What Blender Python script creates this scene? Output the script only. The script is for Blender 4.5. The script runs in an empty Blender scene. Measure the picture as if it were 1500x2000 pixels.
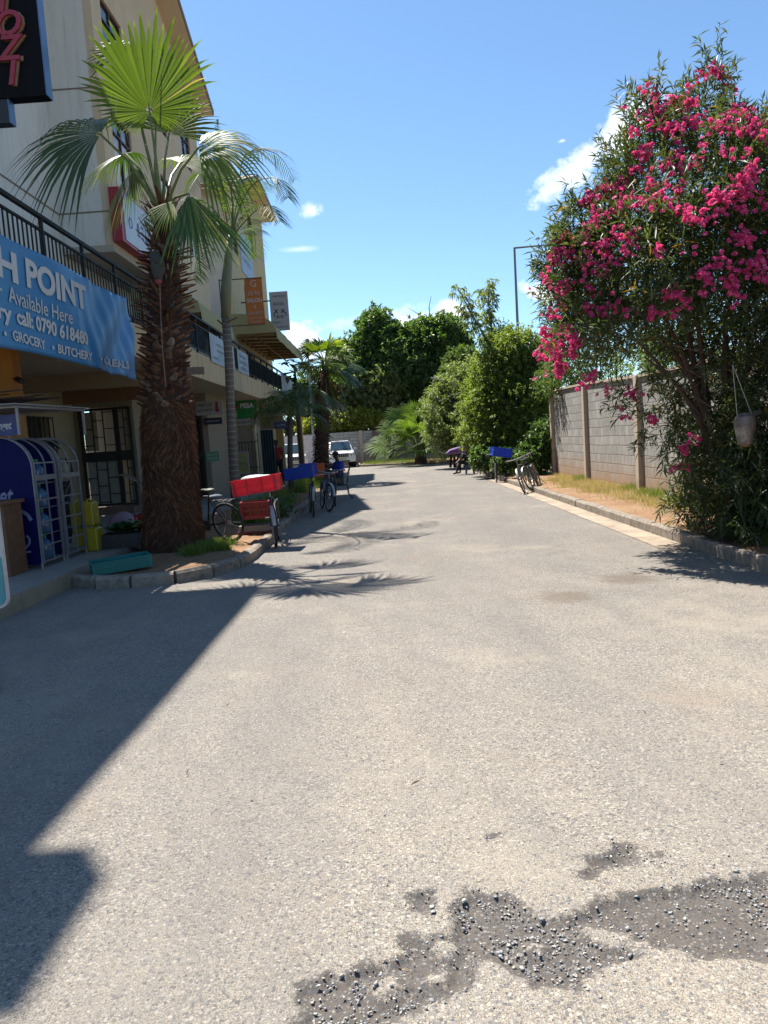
import bpy, math, random
import numpy as np
from mathutils import Vector, Matrix, Euler
random.seed(7); RNG = np.random.default_rng(7)
SC = bpy.context.scene
COL = SC.collection
R = math.radians
PI = math.pi

# ------------------------------------------------------------------ camera
F_PX, CAM_H = 1430.0, 1.6
def _cam_axes():
    dy = np.array([757 - 750, 1000 - 862, -F_PX]); dy /= np.linalg.norm(dy)
    z = np.array([-.066, 1, 0.]); z[2] = (dy[0]*z[0] + dy[1]*z[1]) / (-dy[2]); z /= np.linalg.norm(z)
    return np.array([np.cross(dy, z), dy, z])
CAMM = _cam_axes()
cam_d = bpy.data.cameras.new('camera'); cam = bpy.data.objects.new('camera', cam_d); COL.objects.link(cam)
cam_d.sensor_fit = 'VERTICAL'; cam_d.sensor_height = 36; cam_d.sensor_width = 27
cam_d.lens = 36 * F_PX / 2000
cam_d.clip_start = .05; cam_d.clip_end = 5000
mw = Matrix.Identity(4)
for i in range(3):
    for j in range(3): mw[i][j] = CAMM[i][j]
mw[2][3] = CAM_H
cam.matrix_world = mw
SC.camera = cam
def at(px, py, Y):            # surveyed point: a pixel of the 1500x2000 photo at distance Y down the road
    r = CAMM @ np.array([px - 750, 1000 - py, -F_PX]); t = Y / r[1]
    return Vector((r[0]*t, Y, CAM_H + r[2]*t))

# ------------------------------------------------------------------ light
SUN = Vector((-.325, .47, 1.0)).normalized()
sun_el = math.asin(SUN.z); sun_az = math.atan2(SUN.x, SUN.y)      # azimuth from +Y towards +X
ld = bpy.data.lights.new('sun', 'SUN'); ld.energy = 5.0; ld.angle = R(.4); ld.color = (1, .955, .88)
lo = bpy.data.objects.new('sun', ld); COL.objects.link(lo)
lo.rotation_euler = (-SUN).to_track_quat('-Z', 'Y').to_euler()
W = bpy.data.worlds.new('World'); SC.world = W; W.use_nodes = True
SC.view_settings.view_transform = 'Standard'; SC.view_settings.look = 'None'
SC.view_settings.exposure = 1.22; SC.view_settings.gamma = 1.0
def build_world():
    nt = W.node_tree; nt.nodes.clear(); N = nt.nodes.new; Lk = nt.links.new
    out = N('ShaderNodeOutputWorld'); bg = N('ShaderNodeBackground'); bg.inputs[1].default_value = .083
    sky = N('ShaderNodeTexSky'); sky.sky_type = 'NISHITA'; sky.sun_disc = False
    sky.sun_elevation = sun_el; sky.sun_rotation = sun_az
    sky.altitude = 1200; sky.air_density = 1.0; sky.dust_density = .45; sky.ozone_density = 1.2
    tc = N('ShaderNodeTexCoord')
    def math_(op, a, b=None, c=None):
        m = N('ShaderNodeMath'); m.operation = op
        for i, v in enumerate((a, b, c)):
            if v is None: continue
            if isinstance(v, (int, float)): m.inputs[i].default_value = v
            else: Lk(v, m.inputs[i])
        return m.outputs[0]
    def dot(v, vec):
        m = N('ShaderNodeVectorMath'); m.operation = 'DOT_PRODUCT'; Lk(v, m.inputs[0]); m.inputs[1].default_value = vec
        return m.outputs['Value']
    nz = N('ShaderNodeTexNoise'); nz.inputs['Scale'].default_value = 24; nz.inputs['Detail'].default_value = 9; nz.inputs['Roughness'].default_value = .6
    nz.inputs['Distortion'].default_value = .6
    Lk(tc.outputs['Generated'], nz.inputs['Vector'])
    nb = N('ShaderNodeTexNoise'); nb.inputs['Scale'].default_value = 90; nb.inputs['Detail'].default_value = 6; nb.inputs['Roughness'].default_value = .6
    Lk(tc.outputs['Generated'], nb.inputs['Vector'])
    noise = math_('ADD', math_('MULTIPLY', nz.outputs['Fac'], .7), math_('MULTIPLY', nb.outputs['Fac'], .3))
    # each cloud: photo direction, half length, half height (radians-ish), tilt, strength
    CL = [((1115, 338), .085, .030, .5, 1.1), ((1215, 255), .075, .034, .6, 1.0), ((608, 410), .020, .018, .2, .9), ((598, 668), .055, .034, -.1, 1.3),
          ((640, 690), .06, .018, 0, 1.0), ((880, 610), .05, .022, .1, 1.0), ((800, 625), .09, .016, .1, .62), ((1052, 568), .04, .018, -.3, .95),
          ((1060, 680), .07, .03, 0, 1.2), ((1098, 275), .008, .004, 0, .6), ((585, 487), .035, .006, .05, .3), ((730, 620), .12, .014, .12, .38)]
    total = None
    for (p, a, b, tilt, s) in CL:
        d = Vector(CAMM @ np.array([p[0]-750, 1000-p[1], -F_PX])).normalized()
        r = d.cross(Vector((0, 0, 1))).normalized(); u = r.cross(d).normalized()
        e1 = r*math.cos(tilt) + u*math.sin(tilt); e2 = -r*math.sin(tilt) + u*math.cos(tilt)
        x = math_('DIVIDE', dot(tc.outputs['Generated'], e1), a); y = math_('DIVIDE', dot(tc.outputs['Generated'], e2), b)
        q = math_('ADD', math_('MULTIPLY', x, x), math_('MULTIPLY', y, y))
        front = math_('GREATER_THAN', dot(tc.outputs['Generated'], d), 0)
        m = math_('MULTIPLY', math_('SUBTRACT', 1.0, math_('SQRT', q)), front)      # 1 centre .. 0 rim
        m = math_('MAXIMUM', m, 0.0)
        v = math_('MULTIPLY', math_('MAXIMUM', math_('ADD', math_('MULTIPLY', noise, 1.5), math_('SUBTRACT', math_('MULTIPLY', m, .66), .93)), 0.0), math_('MULTIPLY', math_('MINIMUM', math_('MULTIPLY', m, 4.0), 1.0), 2.6*s))
        total = v if total is None else math_('MAXIMUM', total, v)
    total = math_('MINIMUM', total, .93)
    mix = N('ShaderNodeMix'); mix.data_type = 'RGBA'
    tint = N('ShaderNodeMix'); tint.data_type = 'RGBA'; tint.blend_type = 'MULTIPLY'; tint.inputs['Factor'].default_value = 1; Lk(sky.outputs['Color'], tint.inputs['A']); tint.inputs['B'].default_value = (.84, 1.0, 1.06, 1)
    Lk(total, mix.inputs['Factor']); Lk(tint.outputs['Result'], mix.inputs['A']); mix.inputs['B'].default_value = (7.6, 7.9, 8.4, 1)
    Lk(mix.outputs['Result'], bg.inputs[0]); Lk(bg.outputs[0], out.inputs[0])
build_world()
SC.render.engine = 'CYCLES'
SC.cycles.max_bounces = 8; SC.cycles.diffuse_bounces = 4; SC.cycles.transparent_max_bounces = 8
# ------------------------------------------------------------------ helpers
def rotm(rx=0, ry=0, rz=0): return Euler((rx, ry, rz)).to_matrix()
class MB:
    """collects shapes and links them as ONE mesh object"""
    def __init__(s): s.v = []; s.f = []; s.m = []; s.mi = 0
    def add(s, vs, fs):
        o = len(s.v); s.v += [tuple(v) for v in vs]; s.f += [tuple(i + o for i in f) for f in fs]; s.m += [s.mi]*len(fs); return s
    def box(s, c, d, rot=None):
        c = Vector(c); vs = []
        for x in (-.5, .5):
            for y in (-.5, .5):
                for z in (-.5, .5):
                    p = Vector((x*d[0], y*d[1], z*d[2]))
                    if rot is not None: p = rot @ p
                    vs.append(c + p)
        return s.add(vs, [(0,1,3,2),(4,6,7,5),(0,4,5,1),(2,3,7,6),(0,2,6,4),(1,5,7,3)])
    def bb(s, x0, x1, y0, y1, z0, z1): return s.box(((x0+x1)/2, (y0+y1)/2, (z0+z1)/2), (abs(x1-x0), abs(y1-y0), abs(z1-z0)))
    def bar(s, p, q, w, h=None, up=(0, 0, 1)):
        p = Vector(p); q = Vector(q); d = q - p; L = d.length
        if L < 1e-6: return s
        d.normalize(); u = Vector(up)
        if abs(d.dot(u)) > .98: u = Vector((1, 0, 0))
        a = d.cross(u).normalized(); b = a.cross(d).normalized()
        m = Matrix((a, d, b)).transposed()
        return s.box((p + q)/2, (w, L, h or w), m)
    def tube(s, pts, r, n=8, cap=True):
        pts = [Vector(p) for p in pts]; k = len(pts)
        rs = [r]*k if isinstance(r, (int, float)) else list(r)
        vs = []; prev = None
        for i, p in enumerate(pts):
            t = (pts[min(i+1, k-1)] - pts[max(i-1, 0)]); t = t.normalized() if t.length > 1e-9 else Vector((0, 0, 1))
            if prev is None:
                a = t.cross(Vector((0, 0, 1)));
                if a.length < .05: a = t.cross(Vector((1, 0, 0)))
            else: a = prev - t*prev.dot(t)
            a.normalize(); prev = a.copy(); b = t.cross(a)
            for j in range(n):
                g = 2*PI*j/n; vs.append(p + (a*math.cos(g) + b*math.sin(g))*rs[i])
        fs = [(i*n+j, i*n+(j+1) % n, (i+1)*n+(j+1) % n, (i+1)*n+j) for i in range(k-1) for j in range(n)]
        if cap: fs += [tuple(range(n))[::-1], tuple((k-1)*n+j for j in range(n))]
        return s.add(vs, fs)
    def cyl(s, p, q, r0, r1=None, n=16): return s.tube([p, q], [r0, r1 if r1 is not None else r0], n)
    def torus(s, c, Rr, r, ax='y', n=36, k=8, rot=None):
        c = Vector(c); vs = []
        for i in range(n):
            g = 2*PI*i/n
            for j in range(k):
                h = 2*PI*j/k; rr = Rr + r*math.cos(h); w = r*math.sin(h)
                p = {'y': Vector((rr*math.cos(g), w, rr*math.sin(g))), 'z': Vector((rr*math.cos(g), rr*math.sin(g), w)), 'x': Vector((w, rr*math.cos(g), rr*math.sin(g)))}[ax]
                if rot is not None: p = rot @ p
                vs.append(c + p)
        return s.add(vs, [(i*k+j, ((i+1) % n)*k+j, ((i+1) % n)*k+(j+1) % k, i*k+(j+1) % k) for i in range(n) for j in range(k)])
    def prism(s, poly, a0, a1, ax='y'):
        n = len(poly)
        def P(u, v, w): return {'y': (u, w, v), 'x': (w, u, v), 'z': (u, v, w)}[ax]
        vs = [P(u, v, a0) for u, v in poly] + [P(u, v, a1) for u, v in poly]
        return s.add(vs, [tuple(range(n)), tuple(range(n, 2*n))[::-1]] + [(i, n+i, n+(i+1) % n, (i+1) % n) for i in range(n)])
    def lathe(s, prof, n=20, c=(0, 0, 0)):
        vs = []
        for r, z in prof:
            for j in range(n):
                g = 2*PI*j/n; vs.append((c[0]+r*math.cos(g), c[1]+r*math.sin(g), c[2]+z))
        k = len(prof)
        fs = [(i*n+j, i*n+(j+1) % n, (i+1)*n+(j+1) % n, (i+1)*n+j) for i in range(k-1) for j in range(n)]
        fs += [tuple(range(n))[::-1], tuple((k-1)*n+j for j in range(n))]
        return s.add(vs, fs)
    def ball(s, c, r, n=12, k=8, rot=None):
        if isinstance(r, (int, float)): r = (r, r, r)
        c = Vector(c); vs = []
        for i in range(1, k):
            t = PI*i/k
            for j in range(n):
                g = 2*PI*j/n; p = Vector((r[0]*math.sin(t)*math.cos(g), r[1]*math.sin(t)*math.sin(g), r[2]*math.cos(t)))
                if rot is not None: p = rot @ p
                vs.append(c + p)
        T = Vector((0, 0, r[2])); B = -T
        if rot is not None: T = rot @ T; B = rot @ B
        vs += [c + T, c + B]; a = (k-1)*n
        fs = [(i*n+j, (i+1)*n+j, (i+1)*n+(j+1) % n, i*n+(j+1) % n) for i in range(k-2) for j in range(n)]
        fs += [(a, j, (j+1) % n) for j in range(n)] + [(a+1, (k-2)*n+(j+1) % n, (k-2)*n+j) for j in range(n)]
        return s.add(vs, fs)
    def build(s, name, mat, parent=None, smooth=False, bevel=0, world=True, sub=0):
        me = bpy.data.meshes.new(name); vs = s.v
        if parent is not None and world:
            b = base_of(parent); vs = [(x-b.x, y-b.y, z-b.z) for x, y, z in vs]
        me.from_pydata(vs, [], s.f)
        for m in (mat if isinstance(mat, (list, tuple)) else [mat]): me.materials.append(m)
        if isinstance(mat, (list, tuple)): me.polygons.foreach_set('material_index', s.m)
        o = bpy.data.objects.new(name, me); COL.objects.link(o)
        if parent is not None: o.parent = parent
        import bmesh
        bm = bmesh.new(); bm.from_mesh(me); bmesh.ops.recalc_face_normals(bm, faces=bm.faces); bm.to_mesh(me); bm.free()
        if smooth:
            me.polygons.foreach_set('use_smooth', [True]*len(me.polygons))
            if smooth == 'auto':
                try: me.set_sharp_from_angle(angle=R(40))
                except Exception: pass
        if bevel:
            b = o.modifiers.new('bevel', 'BEVEL'); b.width = bevel; b.segments = 2; b.limit_method = 'ANGLE'; b.angle_limit = R(40)
        if sub:
            b = o.modifiers.new('sub', 'SUBSURF'); b.levels = sub; b.render_levels = sub
        return o
def base_of(o):
    v = Vector((0, 0, 0))
    while o is not None: v += o.location; o = o.parent
    return v
def raw_mesh(name, V, Fq, mat, parent=None, smooth=False, world=True):
    """big numpy meshes: V (n,3), Fq (m,k) with k = 3 or 4"""
    V = np.asarray(V, dtype=np.float32).reshape(-1, 3); Fq = np.asarray(Fq, dtype=np.int32)
    if parent is not None and world: V = V - np.array(base_of(parent), dtype=np.float32)
    me = bpy.data.meshes.new(name); k = Fq.shape[1]
    me.vertices.add(len(V)); me.vertices.foreach_set('co', V.ravel())
    me.loops.add(Fq.size); me.loops.foreach_set('vertex_index', Fq.ravel())
    me.polygons.add(len(Fq)); me.polygons.foreach_set('loop_start', np.arange(0, Fq.size, k, dtype=np.int32))
    if smooth: me.polygons.foreach_set('use_smooth', [True]*len(Fq))
    me.update(calc_edges=True); me.validate()
    me.materials.append(mat)
    o = bpy.data.objects.new(name, me); COL.objects.link(o)
    if parent is not None: o.parent = parent
    return o
def tag(o, label, cat, group=None, kind=None):
    o['label'] = label; o['category'] = cat
    if group: o['group'] = group
    if kind: o['kind'] = kind
    return o
def thing(name, label, cat, loc=(0, 0, 0), rot=(0, 0, 0), group=None):
    o = bpy.data.objects.new(name, None); COL.objects.link(o); o.empty_display_size = .2
    o.location = loc; o.rotation_euler = rot
    return tag(o, label, cat, group)
def struct(o): o['kind'] = 'structure'; return o
def copy_tree(o, parent=None, loc=None, rot=None, label=None, group=None):
    c = o.copy(); COL.objects.link(c); c.parent = parent
    if loc is not None: c.location = loc
    if rot is not None: c.rotation_euler = rot
    if label: c['label'] = label
    if group: c['group'] = group
    for ch in list(o.children): copy_tree(ch, c)
    return c
# ------------------------------------------------------------------ materials
_mats = {}
class NT:
    def __init__(s, name):
        s.mat = bpy.data.materials.new(name); s.mat.use_nodes = True; s.nt = s.mat.node_tree; s.nt.nodes.clear()
        s.out = s.N('ShaderNodeOutputMaterial'); s.tc = s.N('ShaderNodeTexCoord')
    def N(s, t, **k):
        n = s.nt.nodes.new(t)
        for a, b in k.items(): setattr(n, a, b)
        return n
    def L(s, a, b): s.nt.links.new(a, b)
    def set(s, inp, v):
        if isinstance(v, bpy.types.NodeSocket): s.L(v, inp)
        elif isinstance(v, (tuple, list)) and len(v) == 3 and inp.type == 'RGBA': inp.default_value = (*v, 1)
        elif isinstance(v, (int, float)) and inp.type == 'RGBA': inp.default_value = (v, v, v, 1)
        else: inp.default_value = v
    def noise(s, scale, detail=5, rough=.6, vec=None, dist=0):
        n = s.N('ShaderNodeTexNoise'); n.inputs['Scale'].default_value = scale; n.inputs['Detail'].default_value = detail
        n.inputs['Roughness'].default_value = rough; n.inputs['Distortion'].default_value = dist
        s.L(vec if vec is not None else s.tc.outputs['Object'], n.inputs['Vector']); return n.outputs['Fac']
    def vor(s, scale, feat='F1', out='Distance', vec=None, rnd=1):
        n = s.N('ShaderNodeTexVoronoi'); n.feature = feat; n.inputs['Scale'].default_value = scale; n.inputs['Randomness'].default_value = rnd
        s.L(vec if vec is not None else s.tc.outputs['Object'], n.inputs['Vector']); return n.outputs[out]
    def ramp(s, fac, stops, interp='LINEAR'):
        n = s.N('ShaderNodeValToRGB'); n.color_ramp.interpolation = interp; e = n.color_ramp.elements
        while len(e) < len(stops): e.new(.5)
        for i, (p, c) in enumerate(stops):
            e[i].position = p; e[i].color = (*c, 1) if isinstance(c, (tuple, list)) else (c, c, c, 1)
        s.L(fac, n.inputs[0]); return n.outputs[0]
    def mix(s, fac, a, b, mode='MIX'):
        n = s.N('ShaderNodeMix'); n.data_type = 'RGBA'; n.blend_type = mode
        s.set(n.inputs['Factor'], fac); s.set(n.inputs['A'], a); s.set(n.inputs['B'], b); return n.outputs['Result']
    def m(s, op, a, b=0.0, c=0.0):
        n = s.N('ShaderNodeMath'); n.operation = op
        for i, v in enumerate((a, b, c)): s.set(n.inputs[i], v)
        return n.outputs[0]
    def mapping(s, scale=(1, 1, 1), src='Object', rot=(0, 0, 0)):
        n = s.N('ShaderNodeMapping'); n.inputs['Scale'].default_value = scale; n.inputs['Rotation'].default_value = rot
        s.L(s.tc.outputs[src], n.inputs['Vector']); return n.outputs[0]
    def sep(s, src='Object'):
        n = s.N('ShaderNodeSeparateXYZ'); s.L(s.tc.outputs[src], n.inputs[0]); return n.outputs
    def bsdf(s, col, rough=.7, metal=0.0, spec=.5, bump=None, bstr=.3, bdist=.01, k=.62, **kw):
        b = s.N('ShaderNodeBsdfPrincipled'); s.set(b.inputs['Base Color'], s.mix(1.0, col, (k,)*3, 'MULTIPLY')); s.set(b.inputs['Roughness'], rough)
        s.set(b.inputs['Metallic'], metal); s.set(b.inputs['Specular IOR Level'], spec)
        if bump is not None:
            n = s.N('ShaderNodeBump'); n.inputs['Strength'].default_value = bstr; n.inputs['Distance'].default_value = bdist
            s.L(bump, n.inputs['Height']); s.L(n.outputs[0], b.inputs['Normal'])
        s.L(b.outputs[0], s.out.inputs[0]); s.b = b; return s.mat
def shade(c, k): return tuple(min(1, max(0, x*k)) for x in c)
def mat(name, col, rough=.6, metal=0.0, var=.18, scale=6, bump=.15, bscale=80, bdist=.004, spec=.5, dirt=None, dirtamt=.35, streak=False):
    if name in _mats: return _mats[name]
    t = NT(name)
    n1 = t.noise(scale, 6, .65)
    c = t.mix(t.ramp(n1, [(.3, 0.0), (.7, 1.0)]), shade(col, 1-var), shade(col, 1+var))
    if dirt:
        vec = t.mapping((7, 7, .45)) if streak else None
        n2 = t.noise(2.2 if streak else 3, 6, .7, vec=vec)
        c = t.mix(t.ramp(n2, [(.5, 0.0), (.72, dirtamt)]), c, dirt)
    h = t.noise(bscale, 4, .6)
    r = t.m('ADD', t.m('MULTIPLY', t.noise(scale*2.3, 4), .25), rough-.12)
    _mats[name] = t.bsdf(c, r, metal, spec, bump=h, bstr=bump, bdist=bdist); return _mats[name]
def plastic(name, col, tr=.35):
    if name in _mats: return _mats[name]
    t = NT(name); c = t.mix(t.noise(4, 5), shade(col, .85), shade(col, 1.15)); c = t.mix(t.ramp(t.noise(7, 6, .7), [(.55, 0.0), (.8, .35)]), c, shade(col, .55))
    t.bsdf(c, .4, 0, .4, k=.8); q = t.N('ShaderNodeBsdfTranslucent'); t.L(c, q.inputs[0]); mx = t.N('ShaderNodeMixShader'); mx.inputs[0].default_value = tr
    t.L(t.b.outputs[0], mx.inputs[1]); t.L(q.outputs[0], mx.inputs[2]); t.L(mx.outputs[0], t.out.inputs[0]); _mats[name] = t.mat; return t.mat
def leafmat(name, ca, cb, cc=None, trans=.35, rough=.45, tcol=None, spec=.4, dry=None):
    if name in _mats: return _mats[name]
    t = NT(name); g = t.N('ShaderNodeNewGeometry')
    stops = [(0, ca), (.55, cb), (1, cc or shade(cb, 1.35))]
    c = t.ramp(g.outputs['Random Per Island'], stops)
    if dry:
        c = t.mix(t.m('GREATER_THAN', t.m('FRACT', t.m('MULTIPLY', g.outputs['Random Per Island'], 37.7)), .965), c, dry)
    n = t.noise(1.3, 3); c = t.mix(t.ramp(n, [(.35, 0.0), (.65, .45)]), c, shade(cb, .62))
    b = t.bsdf(c, rough, 0, spec, k=.78)
    if trans:
        tr = t.N('ShaderNodeBsdfTranslucent'); t.L(t.mix(1.0, c, shade(tcol or (1.6, 1.7, .5), .85) if max(tcol or (1.6, 0)) <= 1.17 else tuple(x*.85 for x in (tcol or (1.6, 1.7, .5))), 'MULTIPLY'), tr.inputs[0])
        mx = t.N('ShaderNodeMixShader'); mx.inputs[0].default_value = trans
        t.L(t.b.outputs[0], mx.inputs[1]); t.L(tr.outputs[0], mx.inputs[2]); t.L(mx.outputs[0], t.out.inputs[0])
    _mats[name] = t.mat; return t.mat
# ------------------------------------------------------------------ text
_fontcache = {}
def text_mesh(txt, size, depth=.004, bold=0.0, shear=0.0, spacing=1.0):
    cu = bpy.data.curves.new('t', 'FONT'); cu.body = txt; cu.size = size; cu.extrude = depth/2; cu.offset = bold
    cu.align_x = 'CENTER'; cu.align_y = 'CENTER'; cu.shear = shear; cu.space_character = spacing; cu.resolution_u = 3
    o = bpy.data.objects.new('t', cu); COL.objects.link(o)
    bpy.context.view_layer.update()
    me = bpy.data.meshes.new_from_object(o.evaluated_get(bpy.context.evaluated_depsgraph_get()))
    bpy.data.objects.remove(o); bpy.data.curves.remove(cu); return me
def lettering(name, lines, mat_, parent, origin, ux, uy, fit=None, shear=0.0, depth=.004, bend=None):
    """lines: (text, x, y, size, bold[, width]) on the plane origin + ux*x + uy*y, one mesh per line"""
    if len(lines) > 1:
        for l_ in lines: lettering(name, [l_], mat_, parent, origin, ux, uy, fit, shear, depth, bend)
        return
    ux = Vector(ux).normalized(); uy = Vector(uy).normalized(); nn = ux.cross(uy); b = base_of(parent) if parent else Vector()
    V = []; Fc = []
    for ln in lines:
        txt, x, y, size, bold = ln[:5]
        if txt[0] == '~':                    # writing too small to read in the photo: rows of letter-like strokes
            rnd = random.Random(txt); wd = ln[5]; n = len(txt)-1; cw = wd/n
            for i in range(n):
                for (a, c, e, g) in rnd.sample([(.1, .25, 0, 1), (.6, .75, 0, 1), (.1, .75, .84, 1), (.1, .75, 0, .16), (.1, .75, .42, .58), (.35, .5, 0, 1)], 3):
                    q = len(V); x0 = x - wd/2 + cw*i
                    for (X, Y_) in ((x0+a*cw, y+(e-.5)*size*.7), (x0+c*cw, y+(e-.5)*size*.7), (x0+c*cw, y+(g-.5)*size*.7), (x0+a*cw, y+(g-.5)*size*.7)):
                        V.append(Vector(origin) + ux*X + uy*Y_ + nn*(depth*(1+.1*len(V) % 1)) - b)
                    Fc.append((q, q+1, q+2, q+3))
            continue
        me = text_mesh(txt, size, depth, bold, shear)
        xs = [v.co.x for v in me.vertices]; w = max(xs) - min(xs) if xs else 1; k = ln[5]/w if len(ln) > 5 else 1
        o = len(V)
        for v in me.vertices:
            X, Y_ = x + v.co.x*k, y + v.co.y
            p = Vector(origin) + ux*X + uy*Y_ + nn*(v.co.z + (bend(X, Y_) if bend else 0)) - b
            V.append(p)
        Fc += [tuple(i + o for i in p.vertices) for p in me.polygons]
        bpy.data.meshes.remove(me)
    me = bpy.data.meshes.new(name); me.from_pydata(V, [], Fc); me.materials.append(mat_)
    ob = bpy.data.objects.new(name, me); COL.objects.link(ob); ob.parent = parent; return ob
# ------------------------------------------------------------------ setting materials
def road_mat():
    t = NT('worn_asphalt'); P = t.N('ShaderNodeNewGeometry').outputs['Position']
    at_ = t.N('ShaderNodeAttribute'); at_.attribute_name = 'mud'; mud = at_.outputs['Fac']
    cell = t.N('ShaderNodeTexVoronoi'); cell.inputs['Scale'].default_value = 92; t.L(P, cell.inputs['Vector'])
    cell2 = t.N('ShaderNodeTexVoronoi'); cell2.inputs['Scale'].default_value = 225; t.L(P, cell2.inputs['Vector'])
    sepc = t.N('ShaderNodeSeparateColor'); t.L(cell.outputs['Color'], sepc.inputs[0])
    sepc2 = t.N('ShaderNodeSeparateColor'); t.L(cell2.outputs['Color'], sepc2.inputs[0])
    big = t.noise(.35, 4, .6, vec=P); mid = t.noise(1.7, 5, .65, vec=P); fine = t.noise(220, 3, .7, vec=P)
    # sandy binder, warmer and dustier near the camera and along the edges
    sx = t.N('ShaderNodeSeparateXYZ'); t.L(P, sx.inputs[0])
    near = t.ramp(t.m('DIVIDE', sx.outputs[1], 22.0), [(.02, 1.0), (.55, .12), (1, 0.0)])
    edge = t.ramp(t.m('DIVIDE', t.m('ABSOLUTE', t.m('SUBTRACT', sx.outputs[0], .6)), 4.0), [(.45, 0.0), (.95, .8)])
    dust = t.m('MINIMUM', t.m('ADD', t.m('MULTIPLY', near, .75), t.m('ADD', t.m('MULTIPLY', edge, .45), t.m('MULTIPLY', t.m('SUBTRACT', mid, .5), 1.1))), 1.0)
    dust = t.m('MAXIMUM', dust, 0.0)
    binder = t.mix(dust, (.315, .29, .262), (.64, .55, .425))
    binder = t.mix(t.ramp(big, [(.35, 0.0), (.7, .55)]), binder, (.56, .47, .37))
    binder = t.mix(t.ramp(fine, [(.40, .85), (.54, 0.0)]), binder, (.12, .10, .085))
    stonec = t.ramp(sepc.outputs[0], [(0, (.12, .12, .125)), (.25, (.26, .255, .25)), (.5, (.44, .41, .37)), (.8, (.60, .54, .45)), (1, (.74, .66, .55))])
    isst = t.m('MULTIPLY', t.m('LESS_THAN', cell.outputs['Distance'], t.m('ADD', t.m('MULTIPLY', sepc.outputs[1], .45), .25)), t.m('GREATER_THAN', sepc.outputs[2], .12))
    isst2 = t.m('MULTIPLY', t.m('LESS_THAN', cell2.outputs['Distance'], t.m('MULTIPLY', sepc2.outputs[1], .55)), t.m('GREATER_THAN', sepc2.outputs[2], .3))
    keep = t.m('SUBTRACT', 1.0, t.m('MULTIPLY', dust, .22))
    col = t.mix(t.m('MULTIPLY', isst2, t.m('MULTIPLY', keep, .9)), binder, t.ramp(sepc2.outputs[0], [(0, (.12, .115, .115)), (1, (.36, .33, .3))]))
    col = t.mix(t.m('MULTIPLY', isst, keep), col, stonec)
    # polished wheel lanes and darker worn, patched areas
    mp = t.N('ShaderNodeMapping'); mp.inputs['Scale'].default_value = (1.1, .13, 1); t.L(P, mp.inputs['Vector'])
    col = t.mix(t.ramp(t.noise(1.0, 5, .6, vec=mp.outputs[0]), [(.42, 0.0), (.62, .38)]), col, (.24, .225, .21))
    col = t.mix(t.ramp(t.noise(.55, 7, .72, vec=P), [(.52, 0.0), (.66, .35)]), col, (.64, .54, .41))
    for (sx_, sy_, r_) in ((1.62, 6.95, .34), (2.45, 7.6, .36)):
        v_ = t.N('ShaderNodeVectorMath'); v_.operation = 'DISTANCE'; t.L(P, v_.inputs[0]); v_.inputs[1].default_value = (sx_, sy_, 0)
        k_ = t.m('ADD', t.m('DIVIDE', v_.outputs['Value'], r_), t.m('MULTIPLY', t.m('SUBTRACT', t.noise(6, 6, .7, vec=P), .5), 1.6))
        col = t.mix(t.ramp(k_, [(.5, .6), (1.0, 0.0)]), col, (.22, .165, .115))
    # faint reddish earth tracked on to the road
    red = t.noise(.8, 6, .7, vec=P, dist=.4)
    col = t.mix(t.ramp(red, [(.56, 0.0), (.8, .5)]), col, (.45, .31, .2))
    # mud left by broken patches of the surface
    rag = t.m('ADD', mud, t.m('MULTIPLY', t.m('SUBTRACT', t.noise(14, 8, .8, vec=P), .5), .5))
    mm = t.ramp(rag, [(.485, 0.0), (.515, 1.0)])
    mudc = t.mix(t.noise(14, 5, .7, vec=P), (.115, .096, .08), (.215, .18, .15))
    mudc = t.mix(t.m('MULTIPLY', isst, .75), mudc, t.ramp(sepc.outputs[0], [(0, (.06, .06, .065)), (.6, (.16, .165, .17)), (1, (.45, .42, .37))]))
    col = t.mix(mm, col, mudc)
    h = t.m('ADD', t.m('MULTIPLY', isst, .6), t.m('ADD', t.m('MULTIPLY', isst2, .3), t.m('MULTIPLY', fine, .5)))
    return t.bsdf(col, t.mix(mm, .88, .72), 0, .3, bump=h, bstr=1.0, bdist=.008)
MUDS = [[(575,1925),(612,1912),(650,1892),(672,1898),(700,1884),(742,1872),(784,1856),(772,1832),(800,1822),(838,1828),(876,1818),(884,1792),(872,1768),(905,1748),(932,1738),(958,1742),(1008,1750),(1024,1766),(1060,1784),(1092,1792),(1118,1782),(1160,1762),(1188,1748),(1240,1742),(1300,1732),(1352,1728),(1372,1712),(1430,1714),(1462,1706),(1520,1708),
         (1520,1888),(1470,1876),(1400,1872),(1384,1880),(1330,1858),(1280,1850),(1262,1838),(1236,1840),(1222,1822),(1180,1815),(1150,1808),(1136,1816),(1168,1838),(1196,1850),(1228,1842),(1252,1858),(1244,1876),(1204,1884),(1176,1890),(1150,1908),(1128,1926),(1092,1930),(1048,1924),(1022,1908),(998,1902),(984,1886),(952,1874),(930,1872),(926,1896),(938,1922),(905,1930),(872,1948),(846,1954),(820,1972),(770,1992),(730,2010),(560,2010),(590,1975),(574,1950)],
        [(795,1745),(850,1730),(850,1770),(830,1790),(800,1765)], [(905,1730),(930,1725),(930,1745),(905,1745)],
        [(1125,1672),(1180,1668),(1200,1645),(1245,1650),(1240,1690),(1190,1695),(1160,1720),(1125,1712),(1150,1690)],
        [(950,1632),(975,1628),(970,1640),(950,1640)], [(1265,1665),(1295,1662),(1290,1674),(1268,1674)]]
ISLES = [[(722,1918),(760,1905),(782,1912),(770,1935),(735,1940)], [(850,1830),(880,1838),(885,1860),(860,1858)], [(835,1905),(868,1890),(872,1915),(848,1925)], [(1030,1838),(1060,1846),(1050,1856),(1028,1850)]]
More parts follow.
